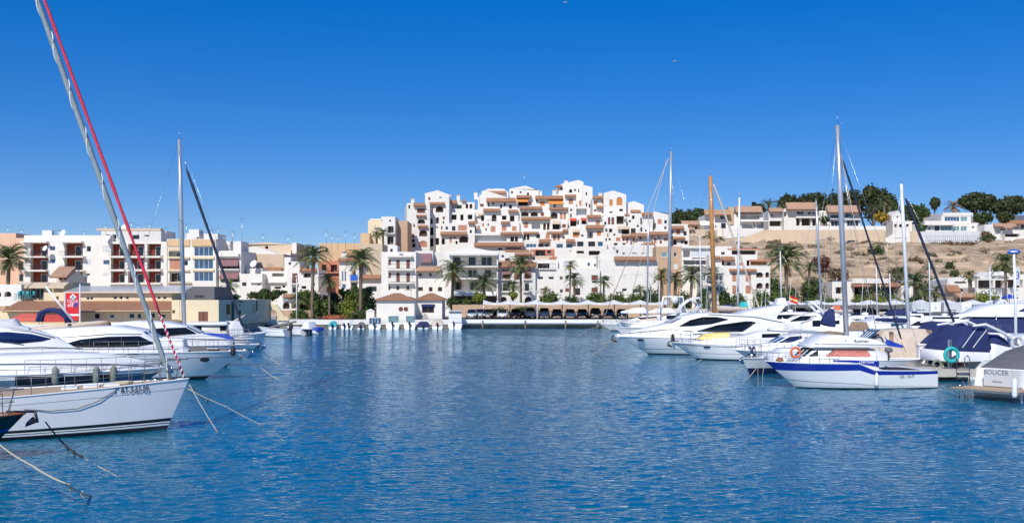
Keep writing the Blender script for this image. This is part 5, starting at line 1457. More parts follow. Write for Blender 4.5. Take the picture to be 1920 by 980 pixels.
def car(u, Y, col, label, group, suv=0, rz=0, z=1.21):
    k = suv
    if k not in PC:
        PC[k] = [*car_proto(suv), False]
    r, me, used = PC[k]
    if (k, col) not in CARM:
        c = me.copy(); c.materials.clear(); c.materials.append(MATS['paint_' + col]); CARM[(k, col)] = c
    if not used:
        PC[k][2] = True
        o = r
        o.location = (gx(u, Y), Y, z); o.rotation_euler = (0, 0, R(rz))
        o.children[0].data = CARM[(k, col)]
    else:
        o = copy_tree(r, (gx(u, Y), Y, z), R(rz), None, {'body': CARM[(k, col)]})
    o['label'] = label; o['group'] = group
g1 = 'cars parked under the middle canopies'
for u, Y, c, s, lb in ((884, 156.6, 'silver', 0, 'silver car leftmost in the open row of the car park'), (899, 160.5, 'pale', 0, 'pale blue car half hidden behind the silver one'), (914, 157.0, 'grey', 0, 'dark grey car right of the silver one'), (942, 156.4, 'white', 0, 'white hatchback in front of the first canopy'),
                       (967, 160.2, 'red', 0, 'dark red car in the shade beside the white hatchback'), (995, 159.2, 'white', 1, 'tall white car in the shade left of the blue bin post'), (1021, 159.0, 'silver', 1, 'silver blue car right of the white post'), (1045, 159.6, 'black', 0, 'black saloon between a silver and a white car'),
                       (1070, 159.0, 'white', 0, 'white car in the middle of the shaded row'), (1093, 159.8, 'black', 0, 'black car under the middle canopies right of the white one'), (1118, 158.6, 'black', 1, 'tall black car near the right end of the floating beam'), (1143, 159.8, 'blue', 0, 'dark blue car behind the first sailboat bow'), (1168, 159.8, 'grey', 0, 'grey car behind the tall sailboat rigging')):
    car(u, Y, c, lb, g1, s)
g2 = 'cars parked on the right shore'
n_c = {}
for i, (u, c, s) in enumerate(((1484, 'black', 0), (1509, 'red', 1), (1534, 'black', 1), (1560, 'silver', 0), (1586, 'white', 0), (1612, 'black', 0), (1638, 'blue', 1), (1664, 'red', 0), (1690, 'black', 0), (1716, 'grey', 1), (1742, 'black', 0), (1768, 'green', 0), (1794, 'black', 1), (1822, 'black', 0), (1850, 'black', 1), (1876, 'silver', 0), (1904, 'red', 0))):
    nth = ('first', 'second', 'third', 'fourth', 'fifth', 'sixth', 'seventh', 'eighth')[n_c.get(c, 0)]
    n_c[c] = n_c.get(c, 0) + 1
    car(u, 159.5, c, ('%s car, ' + nth + ' of its colour from the left under the right shore canopies') % dict(black='black', red='dark red', silver='silver', white='white', blue='dark blue', grey='dark grey', green='dark green')[c] , g2, s)
car(1612, 287, 'grey', 'grey car parked alone on the road at the top of the cliff', 'car on the cliff road', 1, 90, ground_z(gx(1612, 288), 288) + .05)

# ------------------------------------------------------------------ boats
class Boat:
    """a boat from stern (us, Ys) to bow (ub, Yb); curves are given in photo pixels on its near side, or in metres with m=1"""
    def __init__(s, name, label, cat, us, Ys, ub, Yb, B, vb, vs, rake=1.0, bands=None, deck='deck_white', sheer=None, sag=.05, full=2.4, sternw=.86, trake=.25, draft=.45, group=None, flare=.45, bottom='antifoul', trim='gelcoat'):
        s.B = B
        s.p0 = Vector((gx(us, Ys), Ys))
        s.p1 = Vector((gx(ub, Yb), Yb))
        d = s.p1 - s.p0
        s.L = d.length
        s.h = math.atan2(d.y, d.x)
        s.ch, s.sh = math.cos(s.h), math.sin(s.h)
        s.sd = -1 if s.ch > 0 else 1
        s.fb, s.fs = gz(vb, Yb), gz(vs, Ys)
        s.sag, s.full, s.sternw, s.flare = sag, full, sternw, flare
        s.root = empty(name, (s.p0.x, s.p0.y, 0), label, cat, group, s.h)
        s.sheerf = None
        if sheer:
            s.sheerf = pl([s.c(u, v) for u, v in sheer])
        bands = bands or [(.09, 'antifoul'), (.13, 'stripe_grey'), (1, 'gelcoat')]
        fs_ = [-1, 0] + [b[0] for b in bands]
        extra = [.3, .5, .7, .85]
        m = MB()
        T = [0, .06, .14, .24, .35, .46, .57, .67, .76, .84, .90, .945, .975, .993, 1]
        if sheer:
            T = sorted({*T, *[round(min(1, max(0, s.c(u, v)[0] / s.L)), 3) for u, v in sheer]})
        mats = [bottom]
        lev = [('b', None), ('z', None)]
        prev = (0, 0)
        for f, mm in bands:
            f = f if isinstance(f, tuple) else (f, f)
            for e in extra:
                if prev[0] + .04 < e < f[0] - .04 and prev[1] + .04 < e < f[1] - .04:
                    lev.append(('f', (e, e))); mats.append(mm)
            lev.append(('f', f)); mats.append(mm)
            prev = f
        rows = []
        for t in T:
            x = t * s.L
            zt, hb = s.sheer(x), s.half(x)
            row = []
            for k, f in lev:
                if k == 'b':
                    fr, z, yk = -.15, -draft, .5 * (1 - t)
                elif k == 'z':
                    fr, z, yk = 0, 0, None
                else:
                    fr = f[0] + (f[1] - f[0]) * t
                    z, yk = fr * zt, None
                fl = .10 + flare * t ** 2
                y = hb * (yk if yk is not None else 1 - (1 - max(0, fr)) ** 1.3 * fl - (0 if fr > 0 else .04))
                xx = x - rake * (1 - max(0, fr)) * t ** 4 + trake * (1 - max(0, fr)) * (1 - t) ** 6 * -1 + trake * (1 - t) ** 6
                row.append((xx, y, z))
            rows.append(row)
        n = len(lev)
        for sg in (1, -1):
            vs_ = [(x, y * sg, z) for row in rows for x, y, z in row]
            for i in range(len(T) - 1):
                for k in range(n - 1):
                    q = [i * n + k, (i + 1) * n + k, (i + 1) * n + k + 1, i * n + k + 1]
                    pass
            o = len(m.v)
            m.v += vs_
            for i in range(len(T) - 1):
                for k in range(n - 1):
                    q = [o + i * n + k, o + (i + 1) * n + k, o + (i + 1) * n + k + 1, o + i * n + k + 1]
                    m.f.append(q if sg < 0 else q[::-1]); m.m.append(m.mi(mats[k])); m.sm.append(True)
        tr = rows[0]
        m.add([(x, y, z) for x, y, z in tr] + [(x, -y, z) for x, y, z in tr], [(k, k + 1, n + k + 1, n + k) for k in range(n - 1)], mats[-1] if len(bands) < 4 else bands[-1][1])
        hull = m.build('hull', s.root)
        m = MB()
        vs_, fs = [], []
        for t in T:
            x = t * s.L + (trake * (1 - t) ** 6)
            hb, z = max(.01, s.half(t * s.L) - .02), s.sheer(t * s.L) - .03
            vs_ += [(x, -hb, z), (x, 0, z + .03 * min(1, hb)), (x, hb, z)]
        for i in range(len(T) - 1):
            fs += [(i * 3, i * 3 + 3, i * 3 + 4, i * 3 + 1), (i * 3 + 1, i * 3 + 4, i * 3 + 5, i * 3 + 2)]
        m.add(vs_, fs, deck)
        m.build('deck', s.root)
        m = MB()
        for sg in (1, -1):
            m.tube([(t * s.L + trake * (1 - t) ** 6, sg * (s.half(t * s.L) + .005), s.sheer(t * s.L) - .005) for t in T], .028, trim, 5)
        m.build('gunwale', s.root)
    def t(s, x):
        return min(1, max(0, x / s.L))
    def sheer(s, x):
        if s.sheerf:
            return s.sheerf(x)
        t = s.t(x)
        return s.fs + (s.fb - s.fs) * t ** 1.7 - s.sag * 4 * t * (1 - t)
    def half(s, x):
        t = s.t(x)
        a = s.sternw + (1 - s.sternw) * math.sin(math.pi / 2 * min(1, t / .4))
        return s.B / 2 * a * (1 - max(0, (t - .38) / .62) ** s.full)
    def c(s, u, v, off=.42):
        k = (u - CX) / F
        nx, ny = -s.sh * s.sd * off * s.B, s.ch * s.sd * off * s.B
        px, py = s.p0.x + nx, s.p0.y + ny
        x = (k * py - px) / (s.ch - k * s.sh)
        return x, gz(v, py + x * s.sh)
    def cv(s, pts, off=.42, m=0):
        return list(pts) if m else [s.c(u, v, off) for u, v in pts]
    def hw(s, x, z, inset, tumble):
        return max(.04, s.half(x) - inset - tumble * max(0, z - s.sheer(x)))
    def shell(s, name, top, mm, inset=.3, tumble=.12, bot=None, m=0, roof=None, n=22, parent=None):
        tp = s.cv(top, m=m)
        tf = pl(tp)
        bf = pl(s.cv(bot, m=m)) if bot else (lambda x: s.sheer(x) - .08)
        x0, x1 = min(p[0] for p in tp), max(p[0] for p in tp)
        xs = sorted({*[x0 + (x1 - x0) * i / n for i in range(n + 1)], *[p[0] for p in tp]})
        b = MB()
        vs, fs = [], []
        for x in xs:
            zt, zb = tf(x), min(bf(x), tf(x) - .01)
            w0, w1 = s.hw(x, zb, inset, tumble), s.hw(x, zt, inset, tumble)
            r = min(.12, (zt - zb) * .3)
            vs += [(x, -w0, zb), (x, -w1 - .01, zt - r), (x, -w1 + r * 1.1 if w1 > r * 1.2 else -w1 * .3, zt), (x, w1 - r * 1.1 if w1 > r * 1.2 else w1 * .3, zt), (x, w1 + .01, zt - r), (x, w0, zb)]
        for i in range(len(xs) - 1):
            for k in range(5):
                fs.append((i * 6 + k, i * 6 + k + 1, i * 6 + 7 + k, i * 6 + 6 + k))
        q = (len(xs) - 1) * 6
        fs += [(0, 5, 4, 3, 2, 1), tuple(q + k for k in range(6))]
        b.add(vs, fs, mm, True)
        if roof:
            for i, x in enumerate(xs[:-1]):
                pass
        return b.build(name, parent or s.root)
    def window(s, lo, hi, mm='tinted', inset=.3, tumble=.12, m=0, name='side_window', n=12, off=.014, both=True, div=0):
        lp, hp = s.cv(lo, m=m), s.cv(hi, m=m)
        lf, hf = pl(lp), pl(hp)
        x0, x1 = max(min(p[0] for p in lp), min(p[0] for p in hp)), min(max(p[0] for p in lp), max(p[0] for p in hp))
        xs = sorted({*[x0 + (x1 - x0) * i / n for i in range(n + 1)], *[p[0] for p in lp + hp if x0 <= p[0] <= x1]})
        for sg in ((1, -1) if both else (s.sd,)):
            b = MB()
            vs, fs = [], []
            for x in xs:
                za, zb = lf(x), max(hf(x), lf(x) + .002)
                ya, yb = s.hw(x, za, inset, tumble) + off, s.hw(x, zb, inset, tumble) + off
                vs += [(x, sg * ya, za), (x, sg * yb, zb), (x, sg * (ya - off - .02), za), (x, sg * (yb - off - .02), zb)]
            for i in range(len(xs) - 1):
                a = i * 4
                fs += [(a, a + 4, a + 5, a + 1) if sg < 0 else (a + 1, a + 5, a + 4, a), (a + 1, a + 5, a + 7, a + 3), (a, a + 2, a + 6, a + 4)]
            b.add(vs, fs, mm, True)
            w_ = b.build(name, s.root)
            for k in range(div):
                x = x0 + (x1 - x0) * (k + 1) / (div + 1)
                d = MB()
                za, zb = lf(x), hf(x)
                ya, yb = s.hw(x, za, inset, tumble) + off, s.hw(x, zb, inset, tumble) + off
                d.add([(x - .02, sg * (ya + .006), za), (x + .02, sg * (ya + .006), za), (x + .02, sg * (yb + .006), zb), (x - .02, sg * (yb + .006), zb)], [(0, 1, 2, 3)], 'rubber')
                d.build('window_bar', w_)
    def wind(s, pts, mm='tinted', inset=.3, tumble=.12, k=.86, m=0, name='windscreen', off=.015, bars=2):
        """glass lying on the sloping front of a shell, following its top curve"""
        p = sorted(s.cv(pts, m=m))
        f = pl(p)
        xs = sorted({*[p[0][0] + (p[-1][0] - p[0][0]) * i / 6 for i in range(7)], *[q[0] for q in p]})
        b = MB()
        vs, fs = [], []
        for x in xs:
            z = f(x)
            y = max(.03, s.hw(x, z, inset, tumble) * k)
            vs += [(x, -y, z + off), (x, y, z + off), (x, -y, z - .02), (x, y, z - .02)]
        for i in range(len(xs) - 1):
            a = i * 4
            fs += [(a, a + 4, a + 5, a + 1), (a, a + 2, a + 6, a + 4), (a + 1, a + 5, a + 7, a + 3)]
        fs += [(0, 1, 3, 2), (len(vs) - 4, len(vs) - 2, len(vs) - 1, len(vs) - 3)]
        b.add(vs, fs, mm)
        w_ = b.build(name, s.root)
        for i in range(1, bars):
            g = -1 + 2 * i / bars
            d = MB()
            d.tube([(x, g * max(.03, s.hw(x, f(x), inset, tumble) * k), f(x) + off + .01) for x in xs], .02, 'gelcoat', 4)
            d.build('window_bar', w_)
    def rail(s, t0, t1, h=.6, n=8, inset=.07, name='railing', bow=True, both=True):
        b = MB()
        for sg in (1, -1):
            pts = []
            for i in range(n + 1):
                t = t0 + (t1 - t0) * i / n
                x = t * s.L
                pts.append((x, sg * max(.02, s.half(x) - inset), s.sheer(x)))
            for p in pts:
                b.tube([p, (p[0] - .02, p[1], p[2] + h)], .011, 'rail_steel', 4)
            for q in (h, h * .52):
                b.tube([(p[0] - .02, p[1], p[2] + q) for p in pts], .011 if q == h else .007, 'rail_steel', 4)
        return b.build(name, s.root)
    def pulpit(s, h=.65, back=1.4):
        b = MB()
        x0 = s.L - back
        for sg in (1, -1):
            b.tube([(x0, sg * (s.half(x0) - .05), s.sheer(x0)), (x0, sg * (s.half(x0) - .05), s.sheer(x0) + h), (s.L - .25, sg * .22, s.sheer(s.L) + h), (s.L - .05, 0, s.sheer(s.L) + h)], .018, 'rail_steel', 5)
            b.tube([(s.L - .45, sg * .2, s.sheer(s.L)), (s.L - .3, sg * .22, s.sheer(s.L) + h)], .018, 'rail_steel', 5)
            b.tube([(x0, sg * (s.half(x0) - .05), s.sheer(x0) + h * .5), (s.L - .3, sg * .2, s.sheer(s.L) + h * .5)], .012, 'rail_steel', 5)
        b.build('pulpit', s.root)
    def ax(s, u, v, y=0):
        x, z = s.c(u, v, 0)
        return Vector((x, y, z))
    def mast(s, ut, vt, ub_, vb_, r=.09, mm='mast_alu', spread=(.36, .66), ant=True):
        a, b = s.ax(ub_, vb_), s.ax(ut, vt)
        m = MB()
        m.tube([a, a.lerp(b, .7), b], [r, r, r * .75], mm, 8)
        o = m.build('mast', s.root)
        for q in spread:
            p = a.lerp(b, q)
            g = MB()
            g.tube([p + Vector((-.12, -1, .02)), p, p + Vector((-.12, 1, .02))], [.018, .03, .018], mm, 5)
            g.build('spreader', o)
        if ant:
            g = MB()
            g.tube([b, b + Vector((0, 0, .7))], .010, 'metal', 4)
            g.tube([b + Vector((0, .1, 0)), b + Vector((.35, .1, .12)), b + Vector((.35, .1, .3))], .010, 'metal', 4)
            g.build('masthead_aerial', o)
        s.m0, s.m1 = a, b
        for sg in (1, -1):
            g = MB()
            ch = Vector((a.x - .15, sg * (s.half(a.x) - .08), s.sheer(a.x)))
            if spread:
                p = a.lerp(b, spread[-1]) + Vector((-.12, sg, .02))
                q = a.lerp(b, spread[0]) + Vector((-.12, sg * 1, .02))
                g.tube([ch, q, p, b], .009, 'metal', 4)
            else:
                g.tube([ch, b], .009, 'metal', 4)
            g.build('shroud', s.root)
    def stay(s, p, q, r=.009, mm='metal', name='stay', y=(0, 0), n=5):
        m = MB()
        m.tube([s.ax(*p, y[0]), s.ax(*q, y[1])], r, mm, n)
        m.build(name, s.root)
    def backstay(s):
        m = MB(); m.tube([s.m1, (.1, 0, s.sheer(0) + .1)], .009, 'metal', 4); m.build('backstay', s.root)
        m = MB(); m.tube([s.m1, (s.L - .15, 0, s.sheer(s.L))], .009, 'metal', 4); m.build('forestay', s.root)
    def furled(s, p, q, r, mm, twist=None, name='furled_sail', seed=3, wob=.1):
        a, b = s.ax(*p), s.ax(*q)
        rng = random.Random(seed)
        n = 40
        m = MB()
        path = [a.lerp(b, i / n) for i in range(n + 1)]
        m.tube(path, [r * (1 + rng.uniform(-wob, wob)) * (.55 if i in (0, n) else 1) for i in range(n + 1)], mm, 8)
        o = m.build(name, s.root)
        if twist:
            tm, turns, hr = twist
            d = (b - a).normalized()
            e = d.cross(Vector((0, 1, 0))).normalized()
            f = d.cross(e)
            k = turns * 12
            g = MB()
            g.tube([a.lerp(b, i / k) + (e * math.cos(i * math.pi / 6) + f * math.sin(i * math.pi / 6)) * r * .98 for i in range(k + 1)], hr, tm, 5)
            g.build('sheet_wrap', o)
        return o
    def boom(s, p, q, r=.07, mm='mast_alu', cover=None, cr=.16):
        a, b = s.ax(*p), s.ax(*q)
        m = MB(); m.tube([a, b], r, mm, 8); o = m.build('boom', s.root)
        if cover:
            m = MB()
            n = 14
            rng = random.Random(5)
            m.tube([a.lerp(b, .03 + .94 * i / n) + Vector((0, 0, cr * .8)) for i in range(n + 1)], [cr * (.5 if i in (0, n) else (1 - .35 * i / n) * rng.uniform(.88, 1.1)) for i in range(n + 1)], cover, 8)
            m.build('sail_cover', o)
    def fender(s, u, v, L=.6, r=.13, mm='fender_grey', side=None):
        x, z = s.c(u, v, .5)
        sd = side or s.sd
        m = MB()
        y = sd * (s.half(x) + r * .9)
        m.lathe([(r * .25, L / 2 + .06), (r * .8, L / 2 - .03), (r, L / 2 - .12), (r, -L / 2 + .12), (r * .8, -L / 2 + .03), (r * .2, -L / 2)], mm, (x, y, z), 10)
        m.tube([(x, y, z + L / 2), (x, sd * (s.half(x) - .05), s.sheer(x) + .25)], .012, 'rope', 4)
        m.build('fender', s.root)
    def port(s, u, v, w_=.22, h=.10, mm='tinted'):
        x, z = s.c(u, v, .5)
        f = max(0, min(1, z / max(.1, s.sheer(x))))
        t = s.t(x)
        y = s.half(x) * (1 - (1 - f) ** 1.3 * (.10 + s.flare * t * t))
        y2 = s.half(x + .3) * (1 - (1 - f) ** 1.3 * (.10 + s.flare * t * t))
        m = MB()
        a = math.atan2((y2 - y), .3)
        m.lathe([(1, -.05), (1, .02), (.85, .03)], mm, n=14)
        m.v = [(p[0] * w_, p[1] * h, p[2]) for p in m.v]
        m.build('porthole', s.root, (x, s.sd * (y + .005), z), (R(90) if s.sd < 0 else R(-90), 0, a * s.sd * 1.0))
    def write(s, body, u, v, size, mm='ink', out=.02, inset=None, tumble=.12, sx=1, tilt=0):
        x, z = s.c(u, v, .5)
        if inset is None:
            f = max(0, min(1, z / max(.1, s.sheer(x))))
            t = s.t(x)
            g = lambda q: s.half(q) * (1 - (1 - f) ** 1.3 * (.10 + s.flare * s.t(q) ** 2))
        else:
            g = lambda q: s.hw(q, z, inset, tumble)
        y = g(x)
        a = math.atan2(g(x + .4) - g(x - .4), .8)
        text(body, 'lettering', s.root, size, mm, (x, s.sd * (y + out), z), (R(90), 0, (0 if s.sd < 0 else math.pi) + s.sd * a), sx=sx)
    def box(s, name, x0, x1, y0, y1, z0, z1, mm, parent=None):
        m = MB(); m.box(x0, x1, y0, y1, z0, z1, mm); return m.build(name, parent or s.root)
    def anchor(s, k=1.0, mm='steel'):
        m = MB()
        z = s.sheer(s.L)
        m.tube([(s.L - .5, 0, z + .07), (s.L + .25 * k, 0, z + .03)], .035 * k, mm, 5)
        m.tube([(s.L + .25 * k, 0, z + .03), (s.L + .34 * k, 0, z - .3 * k)], [.05 * k, .03 * k], mm, 5)
        for sg in (1, -1):
            m.add([(s.L + .36 * k, 0, z - .28 * k), (s.L + .02 * k, sg * .17 * k, z - .30 * k), (s.L - .02 * k, 0, z - .42 * k), (s.L + .2 * k, 0, z - .1 * k)], [(0, 1, 2), (0, 3, 1), (1, 3, 2)], mm)
        m.build('anchor', s.root)
    def outboard(s, y=0, k=1.0, mm='rubber'):
        m = MB()
        z = s.sheer(0)
        m.lathe([(.05, .62), (.15, .6), (.17, .42), (.16, .2), (.09, .12)], mm, (-.22, 0, 0), 10)
        m.box(-.30, -.14, -.05, .05, -.55, .15, mm)
        m.box(-.36, -.02, -.09, .09, -.5, -.46, mm)
        m.box(-.14, .05, -.1, .1, .0, .2, mm)
        m.v = [(p[0] * k, p[1] * k + y, p[2] * k + z - .2) for p in m.v]
        m.build('outboard_motor', s.root)
    def flag(s, p, cols, h=.5, w_=.7, y=0):
        a = s.ax(*p, y)
        m = MB(); m.tube([a + Vector((0, 0, -.6)), a + Vector((0, 0, h))], .012, 'mast_white', 4); o = m.build('flag_staff', s.root)
        m = MB()
        n, k = 6, len(cols)
        for i in range(n):
            f = lambda i, z: (a.x - w_ * i / n * .8, a.y + .06 * math.sin(i * 1.4), a.z + z * h - .25 * (i / n) ** 1.5 * w_)
            for j in range(k):
                m.quad(f(i, j / k), f(i + 1, j / k), f(i + 1, (j + 1) / k), f(i, (j + 1) / k), cols[j])
        m.build('flag', o)
def ring(name, label, u, v, Y, r, k, mm, cat='lifebuoy', parent=None):
    m = MB()
    m.torus((0, 0, 0), r, k, mm, 'y', 20, 8)
    if mm == 'lifebuoy_orange':
        for i in range(4):
            a = math.pi / 4 + math.pi / 2 * i
            m.torus((r * math.cos(a), 0, r * math.sin(a)), k * .9, .03, 'print_white', 'y', 8, 4)
    return tag(m.build(name, None, P(u, v, Y)), label, cat)
def mooring(label, pts, r=.025, mm='rope', knots=()):
    m = MB()
    p = [P(*q) for q in pts]
    a = []
    for i in range(len(p) - 1):
        for k in range(8):
            t = k / 8
            q = p[i].lerp(p[i + 1], t)
            q.z -= .02 * (p[i + 1] - p[i]).length * 4 * t * (1 - t)
            a.append(q)
    a.append(p[-1])
    for q in a:
        q.z = max(q.z, -.005)
    o = a[0].copy()
    m.tube([q - o for q in a], r, mm, 6)
    for k in knots:
        q = a[int(k * (len(a) - 1))] - o
        m.ball(q, r * 2.1, mm, 7, 1.2)
        m.tube([q, q + Vector((.06, 0, -.14))], r * 1.3, mm, 5)
    tag(m.build('mooring_rope', None, o), label, 'rope')

# ---- left moorings
NEAR = [(.085, 'antifoul'), (.12, 'gelcoat'), (.14, 'black_gel'), (.165, 'gelcoat'), (.23, 'black_gel'), (.80, 'gelcoat'), (.812, 'stripe_grey'), (1, 'gelcoat')]
b = Boat('sailboat', 'large white sailing yacht in the left foreground with a red furled sail and teak deck', 'sailboat', -515, 31.8, 355, 35.8, 4.1, 717, 752, rake=.75, bands=NEAR, deck='teak', full=2.0, flare=.05, sheer=[(-515, 755), (20, 744), (200, 730), (355, 716)])
b.rail(.30, .93, .62, 9)
b.pulpit(.68, 1.5)
b.mast(-95, -470, -95, 800, .13, 'mast_alu')
b.furled((321, 713), (-85, -440), .09, 'sailcover_grey', ('mast_white', 13, .025))
b.furled((300, 590), (-64, -400), .052, 'sail_red', wob=.18)
b.furled((345, 706), (300, 590), .035, 'sail_red', ('print_white', 12, .022))
b.write('7ª AT-3-61-09', 242, 737, .32, out=.008, sx=.62)
m = MB()
p = b.c(300, 737, .5); q = b.c(282, 737, .5)
for k, u in enumerate((123, 165, 205)):
    x, z = b.c(u, 745, .3)
    m = MB(); m.box(x - .25, x + .25, -.3, .3, b.sheer(x) - .02, b.sheer(x) + .06, 'gelcoat'); m.build('deck_hatch', b.root)
x = b.c(290, 715)[0]
m = MB(); m.tube([(x - .2, -b.half(x) + .16, b.sheer(x) + .02), (x - .2, -b.half(x) + .16, b.sheer(x) + .08), (x + .2, -b.half(x) + .16, b.sheer(x) + .08), (x + .2, -b.half(x) + .16, b.sheer(x) + .02)], .025, 'steel', 6); m.build('cleat', b.root)
x = b.c(225, 725)[0]
m = MB(); m.torus((x, 0, b.sheer(x) + .08), .25, .06, 'rope', 'y'); m.v = [(p[0], p[2] - b.sheer(x) - .08, b.sheer(x) + .05 + (p[1]) ) for p in m.v]; m.build('coiled_rope', b.root)
# hanging line along her side
pts = [b.c(u, v, .52) for u, v in ((212, 737), (180, 757), (140, 771), (90, 774), (40, 770))]
m = MB(); m.tube([(x, -(b.half(x) * (1 - (1 - z / b.sheer(x)) ** 1.3 * (.1 + b.flare * b.t(x) ** 2)) + .015), z) for x, z in pts], .012, 'rope_dark', 5); m.build('hanging_line', b.root)

b = Boat('motor_sailer', 'dark navy hulled boat with varnished rail poking in at the lower left corner', 'boat', -420, 26.5, 48, 29.2, 3.2, 774, 790, rake=1.2, bands=[(.10, 'antifoul'), (.62, 'black_gel'), (.68, 'royal_gel'), (.9, 'black_gel'), (1, 'black_gel')], deck='gelcoat_cream', full=1.8, trim='varnish')
b.pulpit(.7, 1.2)
b.rail(.5, .9, .6, 6)
b.anchor(.95, 'dark_metal')
b.box('deck_house', b.L * .25, b.L * .6, -.8, .8, b.fb - .1, b.fb + .35, 'varnish')

WH = [(.10, 'antifoul'), (.14, 'stripe_grey'), (.78, 'gelcoat'), (.80, 'stripe_grey'), (1, 'gelcoat')]
b = Boat('motor_cruiser', 'white motor cruiser with a blue reflecting bow and black hull windows behind the foreground yacht', 'motor cruiser', -170, 44, 312, 47.5, 4.0, 688, 699, rake=1.9, bands=[(.1, 'antifoul'), ((.80, .86), 'hull_sea_reflection'), (1, 'gelcoat')], full=2.3, sternw=.9)
b.shell('foredeck', [(-140, 672), (40, 667), (110, 664), (180, 665), (240, 672), (300, 686)], 'gelcoat', .12, .5)
b.window([(30, 722), (110, 720), (215, 712)], [(30, 705), (110, 704), (215, 703)], 'tinted', .04, 0, name='hull_window', off=.05)
b.wind([(182, 666), (236, 672)], 'tinted', .5, .5, .6)
for u in (104, 180, 212):
    b.fender(u, 705, .75, .15)
def trim(lines, inset, tumble, mm='stripe_grey', h=1.2):
    for pts in lines:
        b.window(pts, [(u, v - h) for u, v in pts], mm, inset, tumble, name='trim_line')
def hatch(us, v, w_=.5, mm='tinted', inset=.9):
    for u in us:
        x, z = b.c(u, v, 0)
        m = MB(); m.box(x - w_ / 2, x + w_ / 2, -w_ / 2, w_ / 2, z - .02, z + .05, mm); m.box(x - w_ / 2 - .05, x + w_ / 2 + .05, -w_ / 2 - .05, w_ / 2 + .05, z - .04, z + .02, 'gelcoat_grey'); m.build('deck_hatch', b.root)
trim([[(-100, 684), (60, 682), (200, 684), (290, 690)]], .12, .5)
hatch((130, 250), 665.5)
b.rail(.45, .97, .6, 9)
b.anchor(.9)
b = Boat('motor_yacht', 'white sports yacht with a huge blue tinted windscreen at the left edge', 'motor yacht', -330, 52, 172, 52.6, 4.2, 671, 672, rake=1.8, bands=WH, full=2.2)
b.shell('superstructure', [(-260, 640), (-60, 606), (0, 617), (40, 622), (80, 634), (112, 652), (158, 669)], 'gelcoat', .22, .28)
b.wind([(4, 619), (40, 623), (80, 635)], 'tinted_blue', .22, .28, .9)
b.window([(-40, 640), (20, 645), (60, 641), (74, 637)], [(-40, 624), (0, 623), (40, 627), (74, 636)], 'tinted_blue', .22, .28)
b.window([(-60, 677), (0, 677), (44, 674)], [(-60, 668), (0, 669), (44, 673)], 'tinted', .1, .02, name='hull_window', off=.06)
b.shell('radar_mast', [(-30, 600), (0, 598), (10, 612), (28, 616)], 'gelcoat_grey', .9, .2, bot=[(-30, 612), (28, 620)])
trim([[(-60, 655), (60, 653), (130, 657)], [(-60, 640.5), (0, 643), (30, 648)]], .22, .28)
b.rail(.55, .96, .55, 7)
m = MB(); x, z = b.c(104, 655); m.tube([(x - .5, 0, z + .1), (x, 0, z + .05), (x + .25, 0, z - .35)], .05, 'dark_metal', 6); m.build('deck_lamp', b.root)

b = Boat('motor_yacht', 'white flybridge yacht with a long dark window and an oval porthole in its bow', 'motor yacht', -80, 55.5, 464, 57.5, 4.7, 657, 657, rake=2.3, bands=WH, full=2.3)
b.shell('superstructure', [(-60, 646), (20, 630), (70, 619), (140, 614), (205, 612), (262, 621), (286, 640), (345, 655)], 'gelcoat', .35, .14)
b.window([(108, 650), (180, 651), (255, 650), (284, 645)], [(108, 648), (150, 636), (200, 631), (258, 630), (284, 643)], 'tinted', .35, .14, div=2)
b.wind([(264, 623), (285, 640)], 'tinted', .35, .14, .9, bars=3)
b.shell('deck_locker', [(262, 650), (268, 639), (296, 635), (334, 637), (338, 656)], 'gelcoat', .9, .05)
b.shell('sun_pad', [(340, 655), (352, 652), (410, 654), (418, 658)], 'canvas_grey', .9, .05)
trim([[(70, 634), (130, 632), (200, 627), (262, 627)], [(60, 654), (200, 655), (330, 656)]], .35, .14)
hatch((365, 400), 652)
b.port(376, 677, .26, .12)
b.port(300, 680, .2, .08)
b.rail(.5, .985, .62, 10)
b.anchor(1.1)
b.fender(428, 662, .5, .14, 'rubber')
b = Boat('motor_yacht', 'second white yacht further out whose bow ends at the open channel with black wraparound glass', 'motor yacht', 60, 66, 488, 68, 4.7, 645, 644, rake=2.2, bands=WH, full=2.3)
b.shell('superstructure', [(120, 625), (200, 606), (245, 602), (300, 604), (345, 612), (370, 626), (430, 640)], 'gelcoat', .4, .14)
b.window([(244, 631), (300, 631), (364, 626)], [(244, 619), (300, 615), (345, 614), (364, 625)], 'tinted', .4, .14)
b.wind([(346, 613), (369, 625)], 'tinted', .4, .14, .92, bars=3)
trim([[(150, 622), (220, 614), (245, 612)], [(240, 636), (330, 636), (420, 639)]], .4, .14)
hatch((440, 456), 639)
b.shell('deck_cover', [(366, 630), (374, 626), (420, 628), (432, 637)], 'canvas_blue', 1.2, .05)
b.rail(.5, .985, .6, 9)
b.anchor(1)

